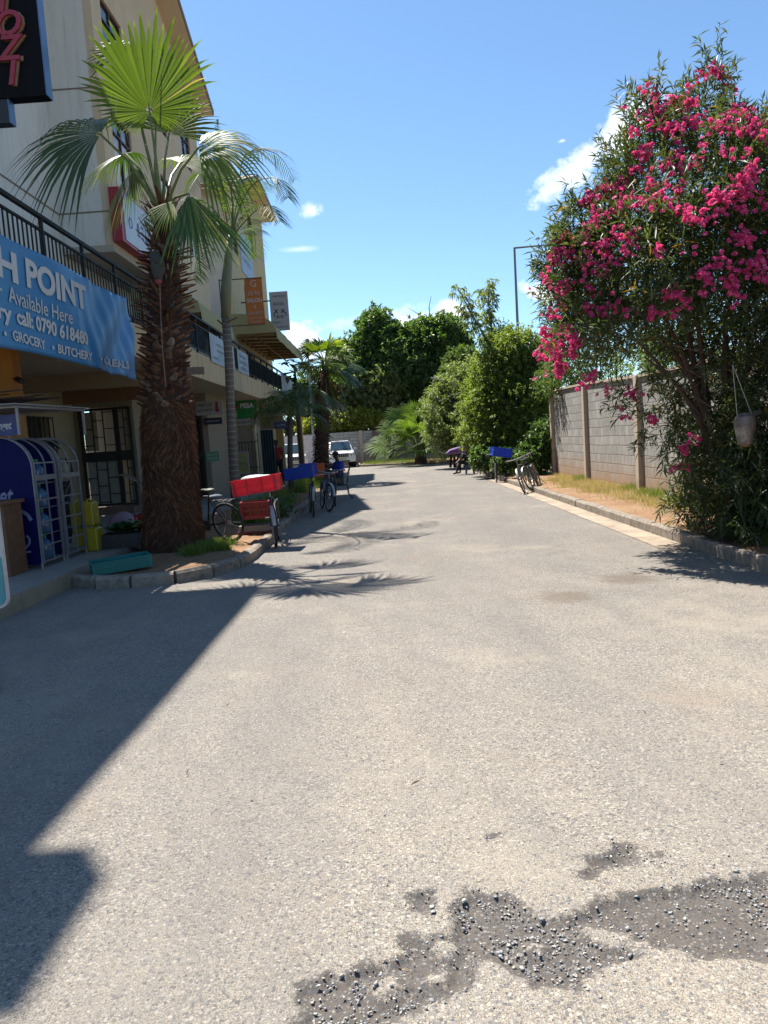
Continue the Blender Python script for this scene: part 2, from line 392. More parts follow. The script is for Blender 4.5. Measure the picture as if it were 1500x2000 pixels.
def ground_pt(px, py, Z=0.0):
    r = CAMM @ np.array([px - 750, 1000 - py, -F_PX]); k = (Z - CAM_H)/r[2]; return (r[0]*k, r[1]*k)
def poly_sd(px, py, poly):
    P = np.array(poly); n = len(P); d = np.full(px.shape, 1e9); ins = np.zeros(px.shape, bool)
    for i in range(n):
        a = P[i]; b = P[(i+1) % n]; e = b - a; wx = px - a[0]; wy = py - a[1]
        t = np.clip((wx*e[0] + wy*e[1])/(e @ e + 1e-12), 0, 1); d = np.minimum(d, np.hypot(wx - e[0]*t, wy - e[1]*t))
        c = ((a[1] <= py) & (b[1] > py)) | ((b[1] <= py) & (a[1] > py))
        xx = a[0] + (py - a[1])/(b[1] - a[1] + 1e-12)*e[0]; ins ^= c & (px < xx)
    return np.where(ins, d, -d)
def build_road():
    xs = np.concatenate([np.linspace(-4.2, -1.4, 40), np.linspace(-1.4, 3.3, 260)[1:], np.linspace(3.3, 3.86, 12)[1:]])
    ys = np.concatenate([np.linspace(-4, 1.4, 14), np.linspace(1.4, 3.4, 130)[1:], np.linspace(3.4, 12, 60)[1:], np.linspace(12, 52, 60)[1:]])
    X, Y = np.meshgrid(xs, ys, indexing='ij'); sd = np.full(X.shape, -1.0)
    for m in MUDS: sd = np.maximum(sd, poly_sd(X, Y, [ground_pt(*p) for p in m]))
    for m in ISLES: sd = np.minimum(sd, -poly_sd(X, Y, [ground_pt(*p) for p in m]))
    mud = np.clip(.5 + sd/.25*.5, 0, 1)
    lump = (np.sin(X*1.7+1)*np.cos(Y*1.1) + np.sin(X*3.9+Y*2.3))*.004
    Z = -.022*np.clip(sd/.035, 0, 1) + lump*np.clip(1 - np.abs(Y-3)/9, 0, 1)
    rr = np.random.default_rng(3).normal(0, .0018, X.shape)*(mud > .5); Z = Z + rr
    V = np.stack([X, Y, Z], -1).reshape(-1, 3); nx, ny = X.shape
    i, j = np.meshgrid(np.arange(nx-1), np.arange(ny-1), indexing='ij'); a = (i*ny + j).ravel()
    Fq = np.stack([a, a+ny, a+ny+1, a+1], -1)
    o = raw_mesh('road', V, Fq, road_m, smooth=True)
    at_ = o.data.attributes.new('mud', 'FLOAT', 'POINT'); at_.data.foreach_set('value', mud.ravel().astype(np.float32))
    struct(o)
road_m = road_mat(); build_road()
def soil_mat(name='red_soil', grass=.25):
    t = NT(name); P = t.N('ShaderNodeNewGeometry').outputs['Position']
    a = t.noise(1.4, 6, .65, vec=P); b = t.noise(16, 5, .7, vec=P); v = t.vor(40, vec=P)
    c = t.mix(t.ramp(a, [(.3, 0.0), (.7, 1.0)]), (.36, .20, .11), (.52, .35, .215))
    c = t.mix(t.ramp(b, [(.35, .5), (.6, 0.0)]), c, (.16, .085, .045))
    c = t.mix(t.ramp(t.noise(2.3, 5, .7, vec=P), [(.55, 0.0), (.7, grass)]), c, (.38, .32, .14))
    return t.bsdf(c, .95, 0, .1, bump=t.m('ADD', b, v), bstr=.6, bdist=.02)
soil = soil_mat()
# the ground as one sheet to the horizon, and asphalt of the yard beyond the left kerb
g = MB(); g.add([(-900, -200, -.03), (900, -200, -.03), (900, 2500, -.03), (-900, 2500, -.03)], [(0, 1, 2, 3)])
struct(g.build('ground', mat('dry_earth', (.26, .19, .11), .95, scale=.4, bump=.5, bscale=4)))
g = MB(); g.add([(-30, 41.6, -.008), (-1.4, 41.6, -.008), (-1.4, 60, -.008), (-30, 60, -.008)], [(0, 1, 2, 3)])
struct(g.build('parking_yard', road_m))
def bumpy_sheet(name, poly, z, step, amp, m, seed=1, edge=.12):
    """raised soil inside a kerb line, an uneven sheet"""
    P = np.array(poly); x0, y0 = P.min(0); x1, y1 = P.max(0)
    xs = np.arange(x0-step, x1+step*2, step); ys = np.arange(y0-step, y1+step*2, step)
    X, Y = np.meshgrid(xs, ys, indexing='ij'); sd = poly_sd(X, Y, poly)
    Z = z + amp*(np.sin(X*2.3+seed)*np.cos(Y*1.7+seed*2) + .6*np.sin(X*5.1+Y*3.7) + .4*np.cos(X*9.7-Y*7.1))*np.clip(sd/.3, 0, 1)
    V = np.stack([X, Y, Z], -1).reshape(-1, 3); nx, ny = X.shape
    i, j = np.meshgrid(np.arange(nx-1), np.arange(ny-1), indexing='ij'); k = sd > -.02
    ok = (k[:-1, :-1] & k[1:, :-1] & k[1:, 1:] & k[:-1, 1:]).ravel(); a = (i*ny + j).ravel()[ok]
    return struct(raw_mesh(name, V, np.stack([a, a+ny, a+ny+1, a+1], -1), m, smooth=True))
RKERB = [(3.86, -3), (3.86, 28), (3.95, 40), (4.05, 44.6)]
BKERB = [(4.05, 44.6), (.7, 48.4), (-1.7, 49.6), (-2.1, 50.2), (-2.2, 55.9)]
LKERB = [(-4.28, 9.45), (-3.75, 9.1), (-3.3, 9.02), (-2.8, 9.12), (-2.42, 9.42), (-2.2, 9.95), (-2.14, 10.8), (-2.16, 13), (-2.3, 18), (-2.35, 30), (-2.3, 40.6), (-2.6, 41.3), (-4.3, 41.5)]
bumpy_sheet('soil_verge', [(3.90, -3), (3.90, 28), (4.0, 44.7), (.8, 48.8), (-1.6, 49.8), (-2.0, 50.4), (-2.1, 57.5), (9, 57.5), (5.8, 50), (5.8, -3)], .12, .16, .018, soil, 2)
bumpy_sheet('planting_strip', [(-4.19, 9.38), (-3.7, 9.07), (-3.3, 9.0), (-2.8, 9.1), (-2.4, 9.42), (-2.18, 9.95), (-2.12, 10.8), (-2.14, 13), (-2.28, 18), (-2.33, 30), (-2.28, 40.6), (-2.58, 41.3), (-4.19, 41.45)], .125, .12, .014, soil, 4)
def kerb_mat():
    t = NT('kerb_concrete'); P = t.N('ShaderNodeNewGeometry').outputs['Position']
    c = t.mix(t.noise(3, 6, .7, vec=P), (.30, .24, .185), (.50, .43, .35))
    c = t.mix(t.ramp(t.noise(11, 5, .7, vec=P), [(.45, 0.0), (.7, .8)]), c, (.15, .12, .10))
    g_ = t.N('ShaderNodeNewGeometry'); c = t.mix(.25, c, t.ramp(g_.outputs['Random Per Island'], [(0, .3), (1, .6)]), 'OVERLAY')
    return t.bsdf(c, .9, 0, .2, bump=t.m('ADD', t.noise(60, 5, .7, vec=P), t.noise(14, 4, .6, vec=P)), bstr=.6, bdist=.012)
kerb_m = kerb_mat()
def kerb_run(name, pts, w=.15, h=.15, seg=.85, z0=-.05, gap=.006, seed=1):
    rnd = random.Random(seed); mb = MB()
    for (a, b) in zip(pts[:-1], pts[1:]):
        a = Vector((*a, 0)); b = Vector((*b, 0)); L = (b-a).length; n = max(1, round(L/seg)); d = (b-a)/n; u = d.normalized(); s = u.cross(Vector((0, 0, 1)))
        m = Matrix((s, u, Vector((0, 0, 1)))).transposed()
        for i in range(n):
            c = a + d*(i+.5) + s*rnd.uniform(-.008, .008); top = h + rnd.uniform(-.007, .005); l = d.length - gap; ww = w
            prof = [(-ww/2, z0), (ww/2, z0), (ww/2, top-.03), (ww/2-.03, top), (-ww/2+.03, top), (-ww/2, top-.03)]
            vs = []
            for e in (-.5, .5):
                for (x, z) in prof: vs.append(c + s*(x + rnd.uniform(-.004, .004)) + u*(l*e) + Vector((0, 0, z + (rnd.uniform(-.006, .006) if z > 0 else 0))))
            mb.add(vs, [tuple(range(6)), tuple(range(6, 12))[::-1]] + [(q, 6+q, 6+(q+1) % 6, (q+1) % 6) for q in range(6)])
    return struct(mb.build(name, kerb_m))
kerb_run('kerb', RKERB, seed=1); kerb_run('kerb', BKERB, seed=2); kerb_run('kerb', LKERB, w=.16, seg=.75, seed=3)
gt = MB(); gt.add([(3.40, 8.6, .007), (3.78, 9.3, .007), (3.78, 27.5, .007), (3.5, 27.5, .007), (3.42, 14, .007)], [(0, 1, 2, 3, 4)])
struct(gt.build('gutter_strip', mat('gutter_concrete', (.46, .36, .26), .9, var=.3, scale=2.5, bump=.6, bscale=40, dirt=(.20, .15, .11), dirtamt=.8)))
# shop pavement (porch) with a tiled front edge
def porch_mat():
    t = NT('porch_tiles'); P = t.N('ShaderNodeNewGeometry').outputs['Position']
    b = t.N('ShaderNodeTexBrick'); b.offset = 0; b.inputs['Scale'].default_value = 1; b.inputs['Brick Width'].default_value = .4; b.inputs['Row Height'].default_value = .4
    b.inputs['Mortar Size'].default_value = .004; b.inputs['Color1'].default_value = (.40, .37, .32, 1); b.inputs['Color2'].default_value = (.44, .41, .36, 1); b.inputs['Mortar'].default_value = (.25, .22, .19, 1)
    t.L(P, b.inputs['Vector']); c = t.mix(t.ramp(t.noise(2, 6, .7, vec=P), [(.45, 0.0), (.75, .6)]), b.outputs[0], (.26, .22, .18))
    return t.bsdf(c, .55, 0, .4, bump=t.noise(30, vec=P), bstr=.1)
pm = MB(); pm.prism([(-8.2, -3), (-4.2, -3), (-4.2, 41.4), (-8.2, 41.4)], -.05, .2, 'z'); struct(pm.build('pavement', [porch_mat()][0]))
pe = MB()
for i in range(34):
    y = -3 + i*.38
    if y > 9.2: break
    pe.bb(-4.2, -4.186, y, y+.374, -.02, .188)
struct(pe.build('pavement_edge_tiles', mat('edge_tile', (.45, .37, .25), .7, var=.12, scale=3, dirt=(.2, .15, .1), dirtamt=.6)))
# ------------------------------------------------------------------ building materials
def wall_mat(name, col, streak=.35, dirt=(.2, .15, .1), low=None):
    t = NT(name); P = t.N('ShaderNodeNewGeometry').outputs['Position']
    mp = t.N('ShaderNodeMapping'); mp.inputs['Scale'].default_value = (6, 6, .35); t.L(P, mp.inputs['Vector'])
    c = t.mix(t.noise(.9, 6, .65, vec=P), shade(col, .86), shade(col, 1.1))
    c = t.mix(t.ramp(t.noise(1.2, 7, .75, vec=mp.outputs[0]), [(.52, 0.0), (.72, streak)]), c, dirt)
    c = t.mix(t.ramp(t.noise(5, 6, .7, vec=P), [(.55, 0.0), (.8, .25)]), c, shade(col, .6))
    return t.bsdf(c, .88, 0, .25, bump=t.noise(35, 5, .7, vec=P), bstr=.25, bdist=.006)
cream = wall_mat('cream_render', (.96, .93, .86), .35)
beige = wall_mat('beige_render', (.86, .69, .48), .35)
beige2 = wall_mat('yellowish_render', (.74, .61, .37), .3)
slabm = wall_mat('slab_fascia', (.72, .55, .33), .85, (.14, .085, .05))
soffit = wall_mat('soffit_paint', (.62, .54, .43), .15)
white_r = wall_mat('white_render', (.60, .585, .55), .2)
blackm = mat('black_paint', (.018, .02, .022), .45, var=.3, bump=.1)
railm = mat('dark_green_paint', (.014, .018, .02), .6, spec=.2, var=.3, dirt=(.12, .09, .06), dirtamt=.3)
glass = mat('window_glass', (.03, .035, .04), .1, spec=.8, var=.3, bump=.02)
brownm = mat('brown_frame', (.10, .055, .035), .5)
curtain = mat('brown_curtain', (.22, .16, .10), .8, scale=12)
rooft = mat('roof_tiles', (.22, .10, .06), .8, var=.3, scale=5, bump=.5, bscale=12)
fasciam = mat('roof_fascia', (.24, .17, .12), .6)
floorm = mat('interior_floor', (.3, .27, .23), .6)
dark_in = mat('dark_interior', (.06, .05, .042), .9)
def part_box(name, m, parent, x0, x1, y0, y1, z0, z1, bevel=0):
    return MB().bb(x0, x1, y0, y1, z0, z1).build(name, m, parent, bevel=bevel)
def wall_openings(mb, x, t, y0, y1, z0, z1, holes, ax='x'):
    """wall on plane x (thickness t towards -x) between y0..y1, z0..z1 with rectangular holes (ya,yb,za,zb)"""
    ys = sorted({y0, y1, *[h[0] for h in holes], *[h[1] for h in holes]}); zs = sorted({z0, z1, *[h[2] for h in holes], *[h[3] for h in holes]})
    for a, b in zip(ys[:-1], ys[1:]):
        run = None
        for c, d in zip(zs[:-1], zs[1:]):
            inside = any(h[0] <= (a+b)/2 <= h[1] and h[2] <= (c+d)/2 <= h[3] for h in holes)
            if not inside:
                if ax == 'x': mb.bb(x-t, x, a, b, c, d)
                else: mb.bb(a, b, x, x+t, c, d)
def window(parent, x, ya, yb, za, zb, frame=brownm, curt=True, grille=False, ax='x'):
    f = MB(); w = .05
    def B(a, b, c, d, e0=-.12, e1=-.05):
        if ax == 'x': f.bb(x+e0, x+e1, a, b, c, d)
        else: f.bb(a, b, x-e1, x-e0, c, d)
    B(ya, ya+w, za, zb); B(yb-w, yb, za, zb); B(ya+w, yb-w, za, za+w); B(ya+w, yb-w, zb-w, zb); B((ya+yb)/2-.02, (ya+yb)/2+.02, za+w, zb-w); B(ya+w, yb-w, zb-.5, zb-.46)
    fo = f.build('window', frame, parent)
    f = MB(); B(ya+w, yb-w, za+w, zb-w, -.10, -.09); f.build('pane', glass, fo)
    if curt:
        f = MB(); n = 14
        for i in range(n):
            if 5 <= i <= 7: continue
            a = ya + (yb-ya)*i/n; b = ya + (yb-ya)*(i+1)/n; B(a, b, za+.03, zb-.03, -.2-.02*(i % 2), -.185-.02*(i % 2))
        f.build('curtain', curtain, fo)
    if grille:
        f = MB()
        for i in range(1, 8):
            a = ya + (yb-ya)*i/8; B(a-.008, a+.008, za, zb, -.04, -.024)
        B(ya, yb, (za+zb)/2-.01, (za+zb)/2+.01, -.045, -.03); f.build('grille', blackm, fo)
    return fo
def grille_gate(parent, name, x0, x1, y, z0, z1, cols=4, rows=3, solid=(.46, .56), m=blackm, seed=1):
    """barred gate in the plane y, staggered cross bars and a solid band"""
    g = MB(); w = x1-x0; H = z1-z0
    g.bb(x0, x0+.06, y-.03, y+.03, z0, z1); g.bb(x1-.06, x1, y-.03, y+.03, z0, z1); g.bb(x0+.06, x1-.06, y-.03, y+.03, z0, z0+.06); g.bb(x0+.06, x1-.06, y-.03, y+.03, z1-.06, z1)
    if solid: g.bb(x0+.06, x1-.06, y-.012, y+.012, z0+H*solid[0], z0+H*solid[1])
    for c in range(cols):
        a = x0+.06 + (w-.12)*c/cols; b = x0+.06 + (w-.12)*(c+1)/cols
        if c: g.bb(a-.013, a+.013, y-.013, y+.013, z0+.06, z1-.06)
        for r in range(rows*2):
            z = z0 + H*(r + (.25 if c % 2 else .75))/(rows*2)
            if solid and solid[0]*H - .05 < z-z0 < solid[1]*H+.05: continue
            g.bb(a+.014, b-.014, y-.012, y+.012, z-.012, z+.012)
    return g.build(name, m, parent)
# ------------------------------------------------------------------ nearer building
bA = thing('apartment_building', 'four storey cream and beige apartment building nearest on the left, with barred shops below', 'building')
ZR = 4.04                                   # walkway level of the first floor
# recessed wing
w = MB(); holesA = [(10.6, 12.0, 5.0, 6.4), (14.2, 15.1, 4.04, 6.15), (16.0, 17.4, 5.0, 6.4), (11.5, 13.0, 8.1, 9.4), (11.5, 13.0, 11.1, 12.4)]
wall_openings(w, -8.05, .25, 8.9, 19.4, 3.95, 14.4, holesA)
w.bb(-14, -8.3, 8.9, 9.15, 3.95, 14.4)
w.build('wall', cream, bA)
b = MB()
for z in (7.92, 10.95): b.bb(-8.05, -8.03, 8.9, 19.4, z, z+.035)  # raised dark strips, their colour stands in for shade in a groove
b.build('wall_groove_shade', mat('groove_shade', (.30, .25, .2), .9), bA)
window(bA, -8.05, 10.6, 12.0, 5.0, 6.4); window(bA, -8.05, 16.0, 17.4, 5.0, 6.4); window(bA, -8.05, 11.5, 13.0, 8.1, 9.4); window(bA, -8.05, 11.5, 13.0, 11.1, 12.4)
part_box('door', brownm, bA, -8.15, -8.1, 14.2, 15.1, 4.04, 6.15)
w = MB(); w.bb(-8.3, -8.05, 19.4, 32.4, 4.04, 6.93); w.build('walkway_wall', cream, bA)
window(bA, -7.93, 21.5, 23.0, 5.0, 6.4); part_box('walkway_door', brownm, bA, -8.045, -8.0, 24.3, 25.2, 4.04, 6.2)
# projecting wing, gable end over the road side, floors 2 to 4
holesB = [(20.1, 21.65, 8.85, 10.75), (20.1, 21.65, 12.1, 13.6), (27.3, 28.7, 8.85, 10.6), (27.3, 28.7, 12.1, 13.6), (24.3, 25.6, 8.85, 10.6), (24.3, 25.6, 12.1, 13.6)]
w = MB(); wall_openings(w, -6.7, .22, 19.4, 29.9, 7.1, 13.7, holesB)
w.prism([(19.4, 13.7), (29.9, 13.7), (29.9, 14.75), (25.6, 16.55), (19.4, 14.0)], -6.92, -6.7, 'x')
w.build('facade_wall', beige, bA)
part_box('side_wall', cream, bA, -8.05, -6.921, 19.4, 19.62, 7.1, 13.9); part_box('side_wall', cream, bA, -8.05, -6.921, 29.68, 29.9, 7.1, 14.6)
for z in (7.92, 10.95): part_box('side_groove_shade', mat('groove_shade', (.3, .25, .2)), bA, -8.03, -6.75, 19.385, 19.4, z, z+.035)  # dark strips painting the shade of recessed lines on the side wall
for i, h in enumerate(holesB): window(bA, -6.7, *h, grille=False)
part_box('projecting_soffit', soffit, bA, -8.05, -6.7, 19.4, 29.9, 6.93, 7.1)
# roof over the projecting wing: two sloping slabs with a tiled top, soffit and fascia
def roof_slab(parent, ya, za, yb, zb, x0, x1, th=.16):
    d = Vector((0, yb-ya, zb-za)).normalized(); n = Vector((0, -d.z, d.y))
    if n.z < 0: n = -n
    vs = []
    for x in (x0, x1):
        for (y, z) in ((ya, za), (yb, zb)):
            p = Vector((x, y, z)); vs += [p, p + n*th]
    o = MB().add(vs, [(0, 1, 3, 2), (4, 6, 7, 5), (0, 4, 5, 1), (2, 3, 7, 6), (0, 2, 6, 4), (1, 5, 7, 3)]).build('roof', rooft, parent)
    s = MB(); vs = []
    for x in (x0, x1+.004):
        for (y, z) in ((ya, za), (yb, zb)):
            p = Vector((x, y, z)); vs += [p - n*.05, p - n*.003]
    s.add(vs, [(0, 1, 3, 2), (4, 6, 7, 5), (0, 4, 5, 1), (2, 3, 7, 6), (0, 2, 6, 4), (1, 5, 7, 3)]); s.build('eave_soffit', soffit_r, o)
    f = MB(); f.bar((x1+.02, ya, za+.07), (x1+.02, yb, zb+.07), .04, .2, up=(0, 0, 1)); f.build('fascia', fasciam, o)
    return o
soffit_r = wall_mat('roof_soffit', (.92, .74, .54), .15)
roof_slab(bA, 30.3, 14.86, 25.4, 16.93, -12, -6.05)
roof_slab(bA, 19.5, 14.1, 25.38, 16.93, -12, -6.3)
# unseen roof edge of recessed wing, with a box added to notch its shadow
rf = MB(); rf.bb(-14, -6.32, 8.95, 15.3, 14.4, 14.62); rf.bb(-6.318, -6.02, 8.97, 9.66, 14.4, 14.9); rf.bb(-14, -7.7, 15.32, 19.6, 14.4, 14.62); rf.build('flat_roof_and_shadow_box', cream, bA)
# first floor walkway slab with stained fascia
part_box('walkway_slab', soffit, bA, -8.3, -4.47, 8.7, 30.8, 3.42, 3.9)
part_box('slab_fascia', slabm, bA, -4.468, -4.38, 8.7, 30.8, 3.40, 4.0)
part_box('walkway_floor', floorm, bA, -8.3, -4.47, 8.7, 30.8, 3.905, 4.04)
part_box('slab_end', slabm, bA, -8.3, -4.38, 8.6, 8.698, 3.40, 4.0)
def railing(parent, y0, y1, x=-4.4):
    g = MB(); n = int((y1-y0)/1.25)
    g.bb(x-.03, x+.03, y0, y1, 4.83, 4.88); g.bb(x-.018, x+.018, y0, y1, 4.66, 4.69); g.bb(x-.018, x+.018, y0, y1, 4.09, 4.12)
    for i in range(n+1):
        y = y0 + (y1-y0)*i/n; g.bb(x-.022, x+.022, y-.022, y+.022, 4.0, 4.83)
    k = int((y1-y0)/.118)
    for i in range(k):
        y = y0 + (y1-y0)*(i+.5)/k; g.bb(x-.009, x+.009, y-.009, y+.009, 4.12, 4.66)
    return g.build('balcony_railing', railm, parent)
railing(bA, 8.7, 30.8)
# ground floor
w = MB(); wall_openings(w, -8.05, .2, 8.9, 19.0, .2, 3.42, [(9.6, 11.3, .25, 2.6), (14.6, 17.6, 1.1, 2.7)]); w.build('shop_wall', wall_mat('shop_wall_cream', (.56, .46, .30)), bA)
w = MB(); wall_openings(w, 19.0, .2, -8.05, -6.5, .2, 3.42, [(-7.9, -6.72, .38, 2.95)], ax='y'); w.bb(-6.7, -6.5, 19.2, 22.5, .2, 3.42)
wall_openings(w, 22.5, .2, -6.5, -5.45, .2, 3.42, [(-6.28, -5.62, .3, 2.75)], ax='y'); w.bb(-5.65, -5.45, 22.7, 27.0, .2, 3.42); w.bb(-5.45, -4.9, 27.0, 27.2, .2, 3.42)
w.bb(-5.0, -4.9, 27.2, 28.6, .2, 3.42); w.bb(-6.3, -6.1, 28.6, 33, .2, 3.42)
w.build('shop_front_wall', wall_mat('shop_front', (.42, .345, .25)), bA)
part_box('lit_wall_edge', mat('lit_edge_cream', (.62, .52, .30)), bA, -4.905, -4.82, 26.97, 27.25, .2, 3.42)  # pale strip paints the lit edge of the wall corner, not a trim
part_box('door_step', mat('red_step', (.28, .16, .12)), bA, -8.0, -6.6, 18.7, 19.0, .2, .38)
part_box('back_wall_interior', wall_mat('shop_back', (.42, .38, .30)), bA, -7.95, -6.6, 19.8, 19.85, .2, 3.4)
part_box('door_panel', mat('door_white_sheet', (.50, .49, .44), .6), bA, -7.84, -6.96, 19.07, 19.09, .42, 1.6)
part_box('upper_panel', mat('door_cream_sheet', (.52, .46, .30), .6), bA, -7.84, -7.5, 19.07, 19.09, 1.85, 2.85)
grille_gate(bA, 'security_gate', -7.9, -6.95, 18.96, .40, 2.93, cols=3, rows=3)
grille_gate(bA, 'security_gate', -6.94, -6.55, 18.93, .40, 2.93, cols=2, rows=3)
grille_gate(bA, 'security_gate', -6.28, -5.62, 22.46, .3, 2.75, cols=4, rows=3)
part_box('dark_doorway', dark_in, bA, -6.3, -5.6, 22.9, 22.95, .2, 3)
part_box('wooden_pelmet', mat('wood_pelmet', (.30, .16, .08), .6, scale=14), bA, -7.8, -5.9, 17.9, 17.95, 3.0, 3.38)
g = MB()
for i in range(14): g.bb(-7.97, -7.95, 14.6+i*.23, 14.62+i*.23, 1.1, 2.7)
for z in (1.1, 1.6, 2.1, 2.66): g.bb(-7.98, -7.96, 14.6, 17.6, z, z+.03)
g.build('window_grille', blackm, bA)
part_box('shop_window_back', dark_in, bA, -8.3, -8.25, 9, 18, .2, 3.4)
# ceiling beam and orange painted column of the first shop
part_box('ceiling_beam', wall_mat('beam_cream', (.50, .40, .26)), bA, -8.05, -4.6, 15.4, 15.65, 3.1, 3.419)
org = mat('orange_wall_paint', (.62, .25, .035), .7, var=.15, scale=2, dirt=(.3, .12, .03), dirtamt=.5)
_q = at(27, 740, 11.5).x
part_box('orange_column', org, bA, -7.2, _q, 11.5, 11.75, 1.95, 3.419)
cam_b = MB(); cam_b.cyl((_q+.08, 11.45, 2.93), (_q+.2, 11.35, 2.88), .045, n=12); cam_b.cyl((_q-.02, 11.52, 2.95), (_q+.08, 11.45, 2.93), .018, n=8); cam_b.build('pipe_end', blackm, bA, smooth='auto')
# ------------------------------------------------------------------ farther building
bB = thing('apartment_building', 'farther yellowish apartment block with khaki awnings beside the first floor walkway', 'building')
holesC = [(33.4, 34.5, 10.4, 12.2), (37.6, 38.9, 11.6, 13.4), (35.2, 36.4, 7.7, 9.4), (39.6, 40.9, 7.4, 9.4), (35.2, 36.4, 13.0, 14.3), (34.6, 36.0, 4.6, 6.2)]
w = MB(); wall_openings(w, -6.25, .22, 32.5, 42.3, 3.95, 14.6, holesC); w.build('facade_wall', beige2, bB)
for h in holesC: window(bB, -6.25, *h, curt=False)
part_box('side_wall', white_r, bB, -10, -6.472, 32.5, 32.72, 3.95, 14.0); part_box('side_wall', white_r, bB, -10, -6.472, 42.08, 42.3, 0, 14.6)
w = MB(); w.bb(-6.472, -6.24, 32.485, 32.74, 3.95, 14.0); w.build('corner_band', beige2, bB)
roof_slab(bB, 44.6, 14.95, 38.5, 15.25, -12, -5.72)
roof_slab(bB, 31.6, 12.6, 38.48, 15.25, -12, -5.74)
part_box('walkway_slab', soffit, bB, -8.3, -4.47, 30.82, 41.6, 3.42, 3.9)
part_box('slab_fascia', slabm, bB, -4.468, -4.38, 30.82, 41.6, 3.40, 4.0)
part_box('walkway_floor', floorm, bB, -8.3, -4.47, 30.82, 41.6, 3.905, 4.04)
railing(bB, 30.85, 41.6)
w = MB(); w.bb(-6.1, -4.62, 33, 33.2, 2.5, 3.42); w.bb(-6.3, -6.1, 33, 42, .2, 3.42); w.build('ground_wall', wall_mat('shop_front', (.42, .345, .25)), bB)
part_box('yellow_column', mat('yellow_column_paint', (.62, .42, .14), .7), bB, -4.98, -4.66, 33.0, 33.3, .2, 2.5)
part_box('yellow_column', mat('yellow_column_paint', (.62, .42, .14), .7), bB, -4.98, -4.66, 40.6, 40.9, .2, 3.42)
# awnings: curved khaki canvas on timber battens
khaki = NT('khaki_canvas'); _c = khaki.mix(khaki.noise(3, 6, .6), (.42, .37, .17), (.56, .50, .27)); khaki = khaki.bsdf(_c, .85, 0, .2, bump=khaki.noise(9, 3), bstr=.4, bdist=.03)
timber = mat('awning_timber', (.30, .15, .05), .7, scale=10)
def awning(parent, y0, y1, xw, zw, xf, zf, drop=.28, n=14):
    o = MB(); prof = []
    for i in range(9):
        t_ = i/8; prof.append((xw + (xf-xw)*math.sin(t_*PI/2)**.9, zf + (zw-zf)*math.cos(t_*PI/2)**.8))
    prof.append((xf+.02, zf-drop)); m = int((y1-y0)/.12)
    vs = []; fs = []
    for j in range(m+1):
        y = y0 + (y1-y0)*j/m; sag = .03*math.sin(j/m*PI*5)**2
        for i, (x, z) in enumerate(prof):
            e = .05*(abs(math.sin(j/m*PI*(y1-y0)/.5))) if i == len(prof)-1 else 0
            vs.append((x, y, z - sag*(i > 1) + e))
    k = len(prof)
    for j in range(m):
        for i in range(k-1): fs.append((j*k+i, (j+1)*k+i, (j+1)*k+i+1, j*k+i+1))
    o.add(vs, fs)
    for jj in (0, m):                         # closed canvas ends
        base = [vs[jj*k+i] for i in range(k-1)]; o.add(base + [(xw, base[0][1], zf)], [tuple(range(k))])
    a = o.build('awning', khaki, parent)
    s = MB()
    for j in range(int((y1-y0)/1.1)+1):
        y = y0+.1 + j*1.1; s.bar((xw, y, zf+.06), (xf-.03, y, zf-.02), .05, .08)
    for x_ in (xf-.06, (xw+xf)/2, xw+.3): s.bar((x_, y0+.05, zf-.06), (x_, y1-.05, zf-.06), .05, .07)
    s.build('awning_batten', timber, a); return a
awning(bA, 21.0, 25.4, -6.9, 6.35, -5.0, 5.55)
awning(bB, 31.2, 40.8, -6.25, 7.3, -4.35, 6.45)
# ------------------------------------------------------------------ signs
signw = mat('sign_white_letters', (.78, .78, .78), .6, var=.05, bump=0)
def flat_sign(name, label, cat, c0, ux, uy, wd, ht, m, th=.03, lines=(), lm=None, group=None, letters='lettering', bevel=0, frame=None, shear=0):
    """panel with corner c0 (lower left seen from the front), ux right, uy up"""
    ux = Vector(ux).normalized(); uy = Vector(uy).normalized(); n = ux.cross(uy); c0 = Vector(c0)
    t = thing(name, label, cat, c0 - n*th, group=group)
    rot = Matrix((ux, uy, n)).transposed()
    MB().box(c0 + ux*wd/2 + uy*ht/2 - n*th/2, (wd, ht, th), rot).build('panel', m, t, bevel=bevel)
    if frame:
        f = MB(); e = .03
        for (a, b_, s1, s2) in ((wd/2, -e/2, wd+2*e, e), (wd/2, ht+e/2, wd+2*e, e), (-e/2, ht/2, e, ht), (wd+e/2, ht/2, e, ht)):
            f.box(c0 + ux*a + uy*b_ - n*th/2, (s1, s2, th+.02), rot)
        f.build('frame', frame, t)
    if lines: lettering(letters, lines, lm or signw, t, c0 + n*.004, ux, uy, shear=shear)
    return t
# blue shop banner hanging on the railing, with creases towards its far end
ban = NT('banner_vinyl'); _P = ban.N('ShaderNodeNewGeometry').outputs['Position']; _s = ban.N('ShaderNodeSeparateXYZ'); ban.L(_P, _s.inputs[0])
_c = ban.mix(ban.ramp(ban.m('DIVIDE', ban.m('SUBTRACT', _s.outputs[1], 7.0), 6.2), [(0, 0.0), (1, 1.0)]), (.02, .24, .50), (.06, .28, .66))
ban_m = ban.bsdf(_c, .38, 0, .5)
def ban_off(y, z):
    k = max(0, min(1, (y-10.6)/1.0))
    e = .026*k*math.sin((y-10.4)*8 + (z-3)*2.2) + .028*k*math.sin((y*5.1 - z*5.5)) + .018*k*math.sin(y*17+z*6)
    return e + .05*k + .012*math.sin(y*3.1+z*1.7) + .02*math.sin(z*2.5+y)
bn = thing('shop_banner', 'long blue vinyl shop banner with white lettering hung on the near balcony railing', 'banner', (-4.34, 10.2, 2.97))
V = []; nx, nz = 150, 26; Y0, Y1 = 6.6, 12.78
